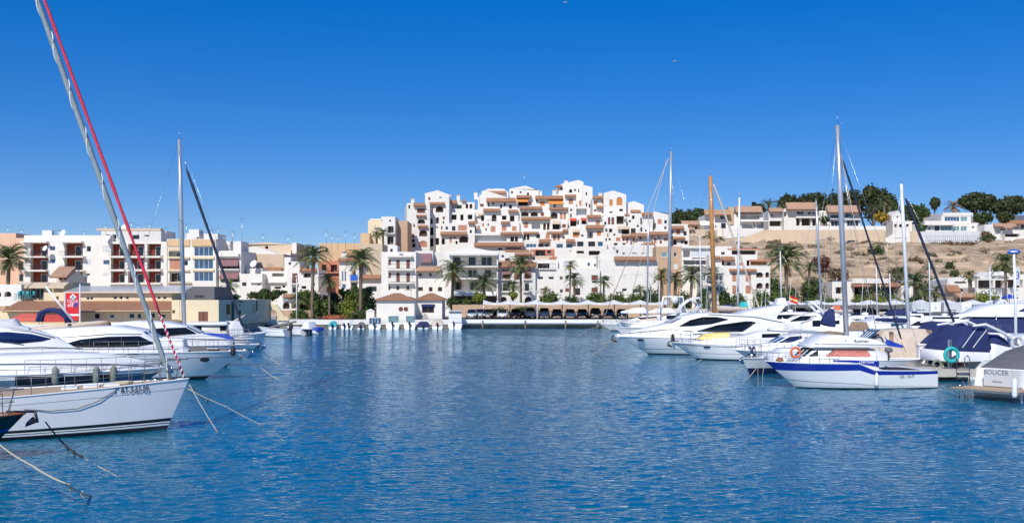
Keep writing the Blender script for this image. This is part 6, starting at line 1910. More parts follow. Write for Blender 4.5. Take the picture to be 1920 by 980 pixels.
b = Boat('sailboat', 'sailboat with a brown covered boom seen over the left hand yachts', 'sailboat', 250, 61, -200, 60, 3.4, 640, 640, bands=WH)
b.boom((40, 626), (208, 607), .08, 'varnish', None)
m = MB(); a_, c_ = b.ax(40, 626), b.ax(205, 607)
m.tube([a_.lerp(c_, .02 + .96 * i / 12) + Vector((0, 0, .14)) for i in range(13)], [.10, .2, .21, .2, .17, .18, .15, .16, .14, .15, .13, .12, .06], 'canvas_beige', 9); m.build('sail_cover', b.root)
m = MB(); m.tube([a_.lerp(c_, .0 + i / 12) + Vector((0, -.02, -.04)) for i in range(13)], .19, 'canvas_brown', 8); m.build('sail_cover', b.root)
b.mast(-60, -30, -50, 640, .1)
b.stay((85, 536), (142, 608), .07, 'mast_white', 'strut')
m = MB()
for x in (-.3, .3):
    q = [b.ax(u, v, x) for u, v in ((74, 602), (78, 586), (95, 580), (112, 583), (126, 594), (130, 604))]
    m.tube(q, .13, 'canvas_navy', 6)
m.build('spray_hood', b.root)
b = Boat('sailboat', 'sailboat with a tall aluminium mast and a dark furled headsail behind the left hand yachts', 'sailboat', 215, 76, 478, 78, 3.4, 634, 636, bands=WH)
b.mast(336, 262, 345.5, 622, .16, 'mast_alu', (.3, .58), True)
b.furled((455, 612), (350, 318), .10, 'sailcover_navy', wob=.12)
b.stay((347, 300), (350, 318), .03, 'metal')
b.backstay()
b.boom((344, 608), (250, 606), .08, 'mast_alu', 'canvas_brown', .2)
b.shell('coachroof', [(260, 630), (290, 622), (380, 622), (415, 630)], 'gelcoat', .6, .1)
b = Boat('motor_boat', 'small white wheelhouse boat with a flat hardtop behind the black glazed yacht', 'motor boat', 340, 86, 470, 87, 2.8, 630, 632, bands=WH, rake=.8)
b.shell('wheelhouse', [(353, 628), (353.5, 608), (424, 607), (426, 628)], 'gelcoat_cream', .3, .03)
b.shell('hardtop', [(350, 608.5), (352, 604), (424, 603.5), (428, 607.5)], 'gelcoat', .1, 0, bot=[(350, 609), (428, 609)])
b.window([(360, 620), (378, 620)], [(360, 611), (378, 611)], 'tinted', .3, .03)
b.window([(412, 620), (424, 620)], [(412, 611), (424, 611)], 'tinted', .3, .03)
b.rail(.6, .97, .6, 5)
b = Boat('motor_boat', 'white console boat with an upright white tower and folded canvas at the yacht bows', 'motor boat', 420, 92, 500, 95, 2.6, 622, 626, bands=WH, rake=.8)
b.shell('console', [(434, 640), (437, 606), (441, 602), (458, 602), (461, 622), (463, 632)], 'gelcoat', .5, .02)
m = MB(); q = b.ax(448, 600); m.tube([q + Vector((-.6, 0, -.1)), q + Vector((.1, 0, .15)), q + Vector((.7, 0, .5))], [.05, .12, .05], 'canvas_beige', 6); m.build('folded_canvas', b.root)
b.outboard(0, 1.3)

for lb, pts, r, mm, kn in (('pale rope from the foreground yacht bow dropping into the water', [(355, 720, 35.8), (408, 810, wy(810))], .015, 'rope', ()), ('second pale rope from the foreground yacht bow reaching further out', [(352, 728, 35.6), (425, 762, 36), (495, 798, wy(798))], .015, 'rope', ()),
                        ('thick pale rope crossing the lower left corner with a knotted end', [(-40, 795, 27), (60, 872, 23), (122, 905, 22), (172, 930, wy(930))], .02, 'rope', (.72, .88)), ('dark chain like rope hanging from the navy boat anchor', [(85, 790, 29.5), (120, 832, 30.3), (158, 858, wy(858))], .022, 'rope_dark', (.6, .8, .98)),
                        ('thin brown line trailing below the dark chain rope', [(158, 858, wy(858)), (190, 876, wy(876)), (222, 893, wy(893))], .012, 'rope', ()), ('pale rope from the oval porthole yacht into the channel', [(448, 664, 57), (490, 690, 58), (522, 711, wy(711))], .018, 'rope', ()), ('pale rope from the black glazed yacht bow into the channel', [(488, 652, 67.5), (505, 670, 70), (525, 683, wy(683))], .018, 'rope', ()),
                        ('short mooring line between the two yacht bows', [(355, 722, 35.8), (372, 735, 36.5), (390, 746, wy(746))], .018, 'rope', ())):
    mooring(lb, pts, r, mm, kn)

# ---- small craft along the far quay
gq = 'small boats along the far quay'
def quayboat(label, u, w_px, v_top=606, kind='open', mm='gelcoat', Y=146.3, L=5.2):
    Bm = w_px / F * Y
    b = Boat('motor_boat', label, 'motor boat', u, Y - .5, CX + (u - CX) * (Y - .5) / (Y + L - 4), Y + L - 4, Bm, 612, v_top + 1, rake=.6, bands=[(.15, 'antifoul'), (1, mm)], group=gq, full=2.2)
    f = b.sheer(0)
    if kind == 'cabin':
        b.shell('cabin', [(.9, f), (.95, f + 1.35), (2.3, f + 1.4), (3.2, f + .5)], 'gelcoat', .15, .05, m=1)
        b.window([(1.2, f + .8), (2.3, f + .8)], [(1.2, f + 1.2), (2.2, f + 1.2)], 'tinted', .15, .05, m=1)
        q = MB(); q.box(.86, .90, -Bm * .33, Bm * .33, f + .3, f + 1.2, 'glass_teal'); q.build('windscreen', b.root)
        b.outboard(0, 1)
    elif kind == 'open':
        q = MB(); q.box(1.2, 1.8, -.35, .35, f - .3, f + .55, 'gelcoat'); q.build('console', b.root)
        b.outboard(-.3, 1); b.outboard(.35, .9)
    elif kind == 'frame':
        b.shell('cabin', [(.6, f), (.62, f + 1.15), (2.6, f + 1.2), (2.8, f)], 'gelcoat_grey', .12, .02, m=1)
        for y in (-.62, -.2, .2, .62):
            q = MB(); q.box(.57, .60, y - .17, y + .17, f + .25, f + 1.05, 'glass_blue'); q.build('window', b.root)
        b.outboard(0, 1.1)
    elif kind.startswith('cover'):
        cm = kind.split(':')[1]
        b.shell('cover', [(.1, f), (.2, f + .35), (1.2, f + .7), (3.2, f + .4), (4, f + .1)], cm, .02, .15, m=1)
        b.outboard(0, .9)
    elif kind == 'shade':
        q = MB()
        n = 10
        for i in range(n):
            y0 = -Bm * .42 + Bm * .84 * i / n
            q.add([(.2, y0, f + .1), (.2, y0 + Bm * .84 / n - .02, f + .1), (.75, y0 + Bm * .84 / n - .02, f + 1.75), (.75, y0, f + 1.75), (.24, y0, f + .1), (.24, y0 + Bm * .84 / n - .02, f + .1), (.79, y0 + Bm * .84 / n - .02, f + 1.75), (.79, y0, f + 1.75)],
                  [(0, 3, 2, 1), (4, 5, 6, 7)], 'blind_grey')
        q.build('sun_shade', b.root)
        q = MB(); q.box(.2, 2.2, -Bm * .44, Bm * .44, f + 1.75, f + 1.82, 'gelcoat'); q.build('hardtop', b.root)
        b.outboard(.2, .8)
    return b
quayboat('small boat under a turquoise cover at the left of the far quay', 623, 17, 610, 'cover:canvas_teal')
quayboat('white console boat with two dark outboards right of the turquoise one', 650, 25, 609, 'open')
quayboat('low grey covered dinghy beside the hedge of the club house', 676, 16, 612, 'cover:canvas_grey')
quayboat('white boat with a blue glazed cabin back left of the club house', 702, 26, 609, 'frame')
quayboat('white cabin boat with greenish windscreen in front of the club house wall', 736, 28, 607, 'cabin')
quayboat('white cabin boat below the two round portholes', 768, 24, 607, 'cabin')
quayboat('low dark boat between cabin boat and grey cover', 793, 24, 611, 'cover:canvas_navy', 'gelcoat_grey')
quayboat('boat under a pale grey cover right of the club house window', 820, 23, 608, 'cover:canvas_beige')
quayboat('white boat with a striped grey upright sun shade at the floating beam end', 853, 29, 605, 'shade')
b = Boat('motor_boat', 'long white open boat with a dark outboard lying broadside at the arched wall', 'motor boat', 541, 118, 484, 119, 2.2, 612, 617, bands=[(.1, 'antifoul'), (.6, 'gelcoat'), (.65, 'stripe_grey'), (1, 'gelcoat')], group=gq, rake=.9)
b.outboard(0, 1.4); b.shell('folded_canvas', [(498, 613), (520, 607), (546, 601.5), (548, 603)], 'canvas_grey', .7, .05, bot=[(498, 615), (520, 611), (548, 604.5)])
b = Boat('motor_boat', 'white sporty boat with raised windscreen frame right of the long open boat', 'motor boat', 576, 122, 538, 124, 2.3, 611, 615, bands=[(.1, 'antifoul'), (1, 'gelcoat')], group=gq, rake=.9)
b.outboard(-.3, 1.3); b.outboard(.3, 1.3); b.shell('windscreen', [(561, 614), (566, 603), (573, 603), (575, 614)], 'gelcoat', .3, .1)
b = Boat('dinghy', 'small dinghy carrying a bright blue box', 'dinghy', 600, 128, 579, 129, 1.6, 618, 619, bands=[(.1, 'antifoul'), (1, 'gelcoat')], rake=.5)
b.shell('cover', [(582, 621), (583, 613), (594, 613), (595, 620)], 'canvas_blue', .1, .02)

# ---- right moorings
SW = [(.10, 'antifoul'), (.14, 'stripe_grey'), (1, 'gelcoat')]
b = Boat('sailboat', 'white sailing yacht with the tallest mast right of centre', 'sailboat', 1345, 141, 1127, 138, 4.2, 607, 607, bands=SW, rake=1.4)
b.mast(1258.5, 284, 1253.5, 597, .22, 'mast_alu', (.38, .66))
b.stay((1254, 296), (1129, 604), .05, 'rope'); b.backstay(); b.pulpit(.7); b.rail(.1, .9, .65, 8)
b.boom((1254, 588), (1330, 586), .12, 'mast_alu', 'canvas_beige', .4)
b.shell('coachroof', [(1170, 604), (1190, 598), (1290, 597), (1310, 606)], 'gelcoat', .8, .1)
m = MB(); m.ball(b.ax(1265, 562), .55, 'gelcoat'); m.build('radar_dome', b.root)
b = Boat('sailboat', 'second sailing yacht with bowsprit rails between the tallest mast and the large motor yacht', 'sailboat', 1370, 122, 1152, 119, 3.8, 613, 612, bands=SW, rake=1.2)
b.mast(1216, 395, 1213, 607, .10, 'mast_alu', (.45,), False)
b.stay((1250, 300), (1171, 604), .03, 'rope'); b.pulpit(.75); b.rail(.2, .92, .65, 8)
b.shell('coachroof', [(1190, 611), (1210, 602), (1300, 600), (1330, 610)], 'gelcoat', .7, .1)
b.shell('sail_cover', [(1200, 600), (1240, 596), (1262, 587), (1268, 597), (1240, 603)], 'canvas_beige', 1.2, .02, bot=[(1200, 602), (1268, 603)])
for lb, us, Ys, ub, Yb, vt, vbm, base, r, mm, ut in (
        ('sailboat with a varnished wooden mast behind the large motor yacht', 1440, 105, 1240, 104, 330, 582, 1340, .24, 'spruce', 1332),
        ('sailboat with a slim white mast right of the wooden one', 1500, 112, 1310, 111, 370, 585, 1383, .13, 'mast_white', 1386.5),
        ('sailboat with a thin grey mast left of the tallest right hand mast', 1650, 100, 1470, 99, 375, 575, 1540.5, .12, 'mast_alu', 1530),
        ('sailboat with a bare white mast and a dark furled headsail before the bank', 1620, 76, 1835, 78, 345, 612, 1704, .14, 'mast_white', 1690)):
    b = Boat('sailboat', lb, 'sailboat', us, Ys, ub, Yb, 3.4, HZ + 3.4 / Yb * F, HZ + 3.45 / Ys * F, bands=SW)
    b.mast(ut, vt, base, vbm + 12, r, mm, (.35, .64) if mm != 'spruce' else (.5,))
    b.backstay(); b.pulpit(.7); b.rail(.1, .9, .6, 7)
    b.shell('coachroof', [(b.L * .2, b.fs + .1), (b.L * .25, b.fs + .5), (b.L * .6, b.fs + .5), (b.L * .72, b.fs + .1)], 'gelcoat', .6, .1, m=1)
    if mm == 'spruce':
        b.furled((1428, 590), (1338, 345), .10, 'canvas_beige', wob=.15)
        b.boom((1342, 582), (1405, 584), .1, 'spruce', 'canvas_beige', .3)
    elif ut == 1690:
        b.furled((1792, 612), (1698, 372), .10, 'sailcover_navy', wob=.12)
        b.boom((1702, 605), (1640, 603), .08, 'mast_white', 'canvas_navy', .2)
    else:
        b.boom((base, 588), (base + 60, 586), .09, 'mast_alu', 'canvas_navy' if ut < 1500 else 'canvas_beige', .22)

for lb, us, ub, Y, ut, vt, base, cv in (('sailboat with a thin pale mast behind the yacht fin', 1540, 1430, 118, 1463, 470, 1466, 'canvas_navy'), ('sailboat with a short thin mast left of the dark bar', 1710, 1600, 124, 1643, 498, 1645, 'canvas_beige'), ('sailboat with a thin mast just left of the bare white one', 1750, 1640, 116, 1668, 512, 1671, 'canvas_navy'),
                                     ('sailboat with a thin mast in front of the feathery grey palm', 1830, 1712, 122, 1742, 478, 1744, 'canvas_grey'), ('sailboat with a slim mast before the white restaurant terrace', 1940, 1820, 120, 1856, 500, 1858, 'canvas_navy'), ('sailboat with a thin raked mast between wooden mast and glazed bay', 1400, 1285, 126, 1312, 440, 1316, 'canvas_beige')):
    b = Boat('sailboat', lb, 'sailboat', us, Y, ub, Y - 1, 3.0, HZ + 3.4 / Y * F, HZ + 3.5 / Y * F, bands=SW, group='sailboats in the inner ranks on the right')
    b.mast(ut, vt, base, HZ + 3.2 / Y * F, .075, 'mast_white', (.5,))
    b.backstay(); b.pulpit(.7); b.rail(.1, .9, .6, 6)
    b.boom((base, 590), (base + 50, 588), .07, 'mast_alu', cv, .2)
    b.shell('coachroof', [(b.L * .2, b.fs + .1), (b.L * .25, b.fs + .5), (b.L * .6, b.fs + .5), (b.L * .72, b.fs + .1)], 'gelcoat', .5, .1, m=1)
    b.shell('spray_hood', [(b.L * .16, b.fs + .3), (b.L * .18, b.fs + 1.1), (b.L * .28, b.fs + 1.05), (b.L * .33, b.fs + .5)], cv, .5, .1, m=1)
b = Boat('motor_yacht', 'large sleek white motor yacht with two long black side windows on the right', 'motor yacht', 1482, 83, 1156, 82, 4.8, 630, 633, rake=2.6, bands=[(.07, 'antifoul'), (.30, 'gelcoat'), (.34, 'stripe_grey'), (1, 'gelcoat')], full=2.2, sag=0)
b.shell('superstructure', [(1160, 629), (1200, 620), (1250, 610), (1266, 605), (1292, 592), (1320, 587), (1372, 588), (1412, 592), (1452, 600), (1476, 604), (1482, 628)], 'gelcoat', .12, .28)
b.window([(1308, 621), (1350, 622), (1392, 621), (1418, 605)], [(1308, 620), (1345, 609), (1398, 602), (1410, 602), (1418, 604)], 'tinted', .12, .28, n=16)
b.window([(1276, 612), (1300, 611), (1335, 607), (1366, 599)], [(1276, 611), (1296, 600), (1320, 594), (1346, 594), (1366, 598)], 'tinted', .12, .28, n=16, div=1)
b.wind([(1262, 606), (1293, 592.5)], 'tinted', .12, .28, .86, bars=3)
b.shell('flybridge_fin', [(1388, 591), (1412, 583), (1444, 577), (1478, 571), (1478.5, 572)], 'gelcoat', .5, .1, bot=[(1388, 592), (1420, 596), (1456, 599), (1478, 573)])
trim([[(1170, 628), (1260, 618), (1300, 622)], [(1330, 590), (1420, 595), (1470, 605)], [(1300, 626), (1400, 627), (1475, 627)]], .12, .28)
hatch((1215, 1240), 616)
b.port(1208, 638.5, .3, .09)
b.rail(.35, .985, .62, 12); b.anchor(1.2, 'dark_metal')
b.flag((1481, 566), ['sign_red', 'yellow', 'sign_red'], .5, .8)
b.fender(1264, 634, .6, .14, 'rubber')
b = Boat('motor_cruiser', 'white cruiser with a long yellow cover on its foredeck beside the sleek motor yacht', 'motor cruiser', 1472, 75, 1260, 75.5, 3.5, 641, 645, rake=1.8, bands=[(.08, 'antifoul'), (.4, 'gelcoat'), (.43, 'stripe_grey'), (.85, 'gelcoat'), (.9, 'stripe_grey'), (1, 'gelcoat')], full=2.3)
b.shell('coachroof', [(1300, 642), (1330, 637), (1400, 630), (1430, 622), (1470, 620), (1472, 640)], 'gelcoat', .45, .15)
b.shell('kayak_cover', [(1312, 636), (1322, 628), (1345, 624.5), (1371, 624), (1373, 637)], 'yellow', .75, .15, bot=[(1312, 638), (1373, 639)])
b.window([(1430, 633), (1465, 632)], [(1430, 626), (1465, 625)], 'tinted', .45, .15)
b.port(1327, 650.5, .26, .07); b.write('BENETTON 35', 1296, 647.5, .16, 'stripe_grey')
b.rail(.3, .98, .6, 10); b.anchor(1, 'dark_metal')
b = Boat('motor_cruiser', 'white cruiser with white framed raked windscreen behind the small anchored sloop', 'motor cruiser', 1560, 70, 1376, 70, 3.2, 655, 656, rake=1.6, bands=WH)
b.shell('coachroof', [(1385, 655), (1410, 650), (1440, 645), (1455, 644), (1480, 630), (1508, 626), (1511, 632), (1512, 655)], 'gelcoat', .3, .12)
b.window([(1462, 643), (1485, 641), (1505, 634)], [(1462, 642), (1482, 631), (1505, 629)], 'tinted_blue', .3, .12)
b.wind([(1457, 643), (1480, 630.5)], 'tinted_blue', .3, .12, .85)
b.shell('cover', [(1440, 656), (1445, 648), (1462, 646), (1466, 656)], 'canvas_navy', .35, .05, bot=[(1440, 660), (1466, 660)])
b.rail(.4, .98, .7, 8)
b = Boat('sailboat', 'small white sloop with navy bottom and busy bow rails left of the fishing boat', 'sailboat', 1548, 68, 1392, 59.5, 2.9, 671, 662, rake=.9, bands=[((.25, .42), 'antifoul_navy'), (1, 'gelcoat')], bottom='antifoul_navy')
b.pulpit(.8, 1.3); b.rail(.3, .9, .65, 6); b.anchor(.9)
b.shell('coachroof', [(b.L * .2, b.fs + .1), (b.L * .25, b.fs + .42), (b.L * .6, b.fs + .42), (b.L * .72, b.fs + .1)], 'gelcoat', .5, .1, m=1)
m = MB(); m.lathe([(.28, 0), (.28, .25), (.1, .3), (.1, .5), (.2, .55), (.2, .7)], 'steel', (b.L * .9, 0, b.sheer(b.L * .9)), 12); m.build('windlass', b.root)
m = MB(); q = (b.L * .93, .3, b.sheer(b.L) + .35); m.torus(q, .22, .03, 'dark_metal', 'y'); m.build('folded_bicycle_wheel', b.root)
b = Boat('sailboat', 'sailboat with the tallest right hand mast and a long pale boom', 'sailboat', 1490, 57.5, 1735, 60, 3.2, 672, 672, bands=SW)
b.mast(1570, 235, 1588, 652, .15, 'mast_alu', (.3, .58))
b.boom((1588, 627), (1440, 617.5), .085, 'mast_alu', None)
m = MB(); a_, c_ = b.ax(1588, 627), b.ax(1440, 617); m.tube([a_.lerp(c_, .05 + .3 * i / 6) + Vector((0, 0, .0)) for i in range(7)], [.1, .13, .14, .15, .13, .1, .06], 'canvas_brown', 7); m.build('sail_cover', b.root)
b.furled((1690, 636), (1580, 300), .055, 'sailcover_navy', wob=.12); b.backstay()
b.stay((1577, 290), (1650, 655), .02, 'rope'); b.stay((1575, 290), (1627, 560), .012)
b.shell('sail_bag', [(1566, 606), (1576, 585), (1586, 579), (1588, 612)], 'canvas_navy', 1.3, .0, bot=[(1566, 608), (1576, 612), (1588, 614)])
b.shell('coachroof', [(1470, 668), (1490, 655), (1640, 652), (1680, 664)], 'gelcoat', .6, .1)

FISH = [(.05, 'antifoul'), ((.08, .30), 'gelcoat'), ((.10, .33), 'stripe_grey'), ((.80, .66), 'gelcoat'), ((.95, .965), 'royal_gel'), (1, 'gelcoat')]
b = Boat('fishing_boat', 'white fishing cruiser with a broad royal blue stripe and curtained cabin window', 'fishing boat', 1734, 52.8, 1433, 51.6, 3.2, 677, 695, rake=1.7, bands=FISH, full=2.6, trake=.1,
         sheer=[(1433, 677), (1470, 680), (1530, 681), (1608, 680.5), (1636, 693), (1690, 694), (1734, 694)], flare=.5)
b.shell('cabin', [(1508, 677), (1516, 673), (1538, 654), (1640, 653), (1645, 655), (1650, 690)], 'gelcoat', .32, .08)
b.shell('stripe_panel', [(1566, 675), (1649, 675)], 'royal_gel', .30, 0, bot=[(1568, 678), (1600, 679), (1650, 688)], n=8)
b.write('1100 Fisher', 1630, 679.2, .20, 'print_white', .03, .30, 0, sx=.85)
b.window([(1554, 668.5), (1634, 668.5)], [(1554, 667), (1570, 653.4), (1628, 653.4), (1635, 667)], 'curtain', .32, .08, n=14)
b.window([(1526, 669), (1541, 668)], [(1526, 667.5), (1541, 656.5)], 'glass', .32, .08)
b.wind([(1519, 671), (1537, 655)], 'glass', .32, .08, .84, bars=3)
b.shell('flybridge', [(1530, 649), (1538, 645), (1560, 630), (1580, 628), (1612, 631), (1650, 637), (1664, 645), (1665, 650)], 'gelcoat', .22, .05, bot=[(1530, 652.5), (1600, 652.5), (1665, 651)])
b.write('Rodman', 1620, 639.5, .19, 'ink', .03, .22, .05, sx=1.2)
b.write('7ª', 1591, 639.5, .12, 'ink', .03, .22, .05)
b.write('Ds. 1A-9', 1702, 705, .22, 'stripe_grey')
b.window([(1532, 651.5), (1664, 650)], [(1532, 650.8), (1664, 649.3)], 'stripe_grey', .2, .0, name='rub_rail')
trim([[(1535, 646), (1600, 646), (1664, 647)]], .22, .05)
b.rail(.62, .985, .42, 7); b.fender(1642, 712, .62, .1, 'gelcoat')
m = MB(); m.torus((0, 0, 0), .24, .06, 'lifebuoy_orange'); x, z = b.c(1502, 662, .4); m.build('lifebuoy', b.root, (x, b.half(x) - .25, z))
for u, mm in ((1474, 'gelcoat'), (1468, 'varnish')):
    m = MB(); x, z = b.c(u, 676, .2); m.lathe([(.2, 0), (.24, .1), (.1, .2)], mm, (x, .3, b.sheer(x)), 10); m.build('deck_gear', b.root)
m = MB()
a_ = b.ax(1660, 641); n = 6
for i in range(n):
    f = lambda i, k: (a_.x - .95 * i / n, .05 * math.sin(i * 1.3), a_.z - .12 * i / n + (k - .5) * .36 * (1 - .6 * i / n) - .12 * i / n)
    m.quad(f(i, 0), f(i + 1, 0), f(i + 1, 1), f(i, 1), 'canvas_blue')
m.build('pennant', b.root)
m = MB(); m.tube([a_ + Vector((0, 0, -.5)), a_ + Vector((0, 0, .3))], .015, 'steel', 5); m.build('pennant_staff', b.root)
x, z = b.c(1657, 656, 0)
m = MB(); m.lathe([(.04, -.5), (.04, -.1), (.19, -.06), (.2, .08), (.12, .16)], 'canvas_grey', (x, .5, z), 10); m.build('cockpit_seat', b.root)
m = MB(); x0, x1 = b.c(1665, 690)[0], b.c(1730, 690)[0]; m.box(min(x0, x1), max(x0, x1), -1.1, 1.1, b.sheer(x1) + .0, b.sheer(x1) + .02, 'rubber'); m.build('cockpit_floor', b.root)

b = Boat('motor_cruiser', 'white boat under a tall beige cockpit tent with a flag right of the fishing boat', 'motor cruiser', 1764, 64, 1545, 64, 3.3, 672, 668, bands=[(.1, 'antifoul'), (1, 'gelcoat_cream')], rake=1.2)
b.shell('cockpit_tent', [(1636, 657), (1648, 640), (1664, 620), (1700, 617), (1740, 617), (1756, 630), (1764, 660)], 'canvas_beige', .15, .12)
b.shell('tent_flap', [(1738, 618), (1750, 619), (1770, 640), (1764, 644)], 'canvas_brown', .13, .11, bot=[(1738, 620), (1752, 632), (1770, 645)])
b.shell('coachroof', [(1560, 668), (1590, 658), (1640, 650), (1660, 650)], 'gelcoat', .4, .1)
b.wind([(1612, 653), (1655, 618)], 'glass_blue', .3, .1, .9, bars=4)
b.window([(1668, 640), (1676, 640)], [(1668, 622), (1676, 622)], 'canvas_brown', .15, .12)
b.flag((1728, 634), ['sign_red', 'yellow', 'sign_red'], .35, .45, .9)
for k in (1690, 1715, 1735):
    m = MB(); x, z = b.c(k, 640); x2, z2 = b.c(k + 8, 660); m.tube([(x, b.hw(x, z, .15, .12) + .02, z), (x2, b.hw(x2, z2, .15, .12) + .02, z2)], .012, 'canvas_brown', 4); m.build('tent_seam', b.root)
for lb, us, Ys, ub, Yb, top, rib, arch in (
        ('white boat with a steep navy cockpit cover, left of the two navy covered boats', 1756, 63.5, 1990, 68, [(1752, 643), (1768, 625), (1786, 607), (1812, 604), (1820, 610), (1824, 630), (1826, 650)], (1778, 1800), [(1788, 606), (1812, 602), (1834, 612), (1858, 634)]),
        ('white boat with a steep navy cockpit cover, right of the two navy covered boats', 1800, 58, 2040, 62, [(1797, 656), (1808, 636), (1824, 613), (1848, 611), (1856, 617), (1860, 640), (1861, 656)], (1822, 1842), [(1826, 611), (1848, 608), (1880, 624), (1908, 648)])):
    b = Boat('motor_cruiser', lb, 'motor cruiser', us, Ys, ub, Yb, 3.2, HZ + 3.2 / Yb * F, HZ + 3.5 / Ys * F, bands=SW, rake=1.4)
    vb_ = 644 if us < 1780 else 657
    b.shell('cockpit_cover', top, 'canvas_navy', .12, .1, bot=[(top[0][0], vb_), (top[-1][0], vb_ + 3)])
    b.shell('coaming', [(top[0][0] - 3, vb_ + 1), (top[-1][0] + 2, vb_ + 3)], 'gelcoat', .06, .05, n=6)
    for u in rib:
        m = MB(); p = []
        for s_ in np.linspace(0, 1, 7):
            uu = u - 14 + 30 * s_; vv = 652 - 38 * s_ if us > 1780 else 642 - 36 * s_
            x, z = b.c(uu, vv); p.append((x, -(b.hw(x, z, .12, .1) + .025), z))
        m.tube(p, .035, 'gelcoat_grey', 5); m.build('cover_seam', b.root)
    m = MB()
    for sg in (1, -1):
        m.tube([(lambda q: (q[0], sg * (b.half(q[0]) - .1), q[1]))(b.c(u, v)) for u, v in arch], [.05, .09, .09, .05], 'gelcoat', 6)
    m.build('arch', b.root); b.rail(.5, .95, .6, 5)
    if us > 1780:
        b.shell('hatch_cover', [(1862, 654), (1870, 630), (1882, 627), (1894, 636), (1902, 654)], 'canvas_navy', .3, .1)
        b.shell('coaming', [(1858, 657), (1866, 644), (1890, 650), (1925, 655)], 'gelcoat', .05, .05)
    b.shell('coachroof', [(b.L * .45, b.fs + 1.2), (b.L * .55, b.fs + .9), (b.L * .8, b.fs + .4), (b.L * .92, b.fb)], 'gelcoat', .3, .15, m=1)

# grey covered boat at the right edge, stern towards us
b = Boat('motor_cruiser', 'white cruiser with grey canvas cover and a teak swim platform at the right edge', 'motor cruiser', 1882, 46.6, 2150, 55, 3.5, 690, 693, bands=[(.12, 'antifoul'), (.5, 'gelcoat_grey'), (.55, 'stripe_grey'), (1, 'gelcoat')], rake=1.6, trake=.7, sternw=.94)
b.box('swim_platform', -1.75, .15, -1.65, 1.65, .34, .44, 'stripe_grey')
b.box('platform_teak', -1.7, .1, -1.6, 1.6, .445, .462, 'teak')
b.shell('canvas_cover', [(.7, b.fs + .02), (1.4, b.fs + .32), (2.6, b.fs + .72), (4.2, b.fs + .95), (5.4, b.fs + .6)], 'canvas_grey', .12, .16, m=1)
b.box('transom_door', -.02, .02 + .3, -.75, .95, .5, 1.25, 'gelcoat_grey')
text('BOLICER', 'lettering', b.root, .3, 'stripe_grey', (-.03, .35, 1.13), (R(90), 0, R(-90)))
text('Alicante', 'lettering', b.root, .14, 'stripe_grey', (-.03, .3, .72), (R(90), 0, R(-90)))
m = MB(); m.tube([(-1.1, -1.4, .46), (-1.1, -1.4, -.4)], .05, 'mast_white', 6); m.build('ladder', b.root)
m = MB()
for y in (1.1, 1.35):
    m.tube([(-1.35, y, -.3), (-1.35, y, .5), (-1.1, y, .75), (-.8, y, .5)], .025, 'steel', 5)
m.build('swim_ladder', b.root)
b.fender(1902, 728, .8, .12, 'mast_white')

b = Boat('motor_yacht', 'long white yacht with arched dark windows behind the beige tent', 'motor yacht', 1590, 88, 1850, 90, 4.2, 626, 627, rake=2, bands=WH)
b.shell('superstructure', [(1600, 622), (1612, 606), (1660, 599), (1700, 596), (1742, 596), (1768, 606), (1795, 620), (1830, 626)], 'gelcoat', .3, .12)
b.window([(1708, 610), (1740, 610), (1776, 612)], [(1708, 609.5), (1722, 602), (1752, 601), (1776, 611)], 'tinted', .3, .12, div=2)
b.window([(1672, 612), (1700, 607)], [(1672, 606), (1700, 601)], 'glass_blue', .3, .12)
b.shell('flybridge', [(1650, 601), (1660, 594), (1720, 593), (1736, 596)], 'gelcoat', .7, .1, bot=[(1650, 602), (1736, 600)])
b.rail(.6, .98, .6, 6)
b = Boat('motor_yacht', 'big white yacht with a hardtop over navy canopies in front of the lamp post', 'motor yacht', 1990, 82, 1782, 81, 4.6, 622, 622, rake=2, bands=WH)
b.shell('lower_canopy', [(1832, 620), (1836, 600), (1850, 594), (1990, 594), (1990, 620)], 'canvas_navy', .4, .08)
b.shell('hardtop', [(1812, 592), (1840, 586), (1868, 574), (1890, 570), (1990, 569), (1990, 592)], 'gelcoat', .25, .05, bot=[(1812, 594), (1990, 594)])
b.window([(1910, 584), (1990, 585)], [(1910, 583), (1925, 575), (1990, 575)], 'canvas_navy', .25, .05)
b.shell('coachroof', [(1790, 621), (1806, 606), (1834, 596), (1850, 596)], 'gelcoat', .5, .1)
for u in (1845, 1885):
    b.stay((u, 590), (u + 6, 618), .03, 'steel', 'canopy_post', (1.6, 1.6))
b.rail(.6, .98, .6, 5)

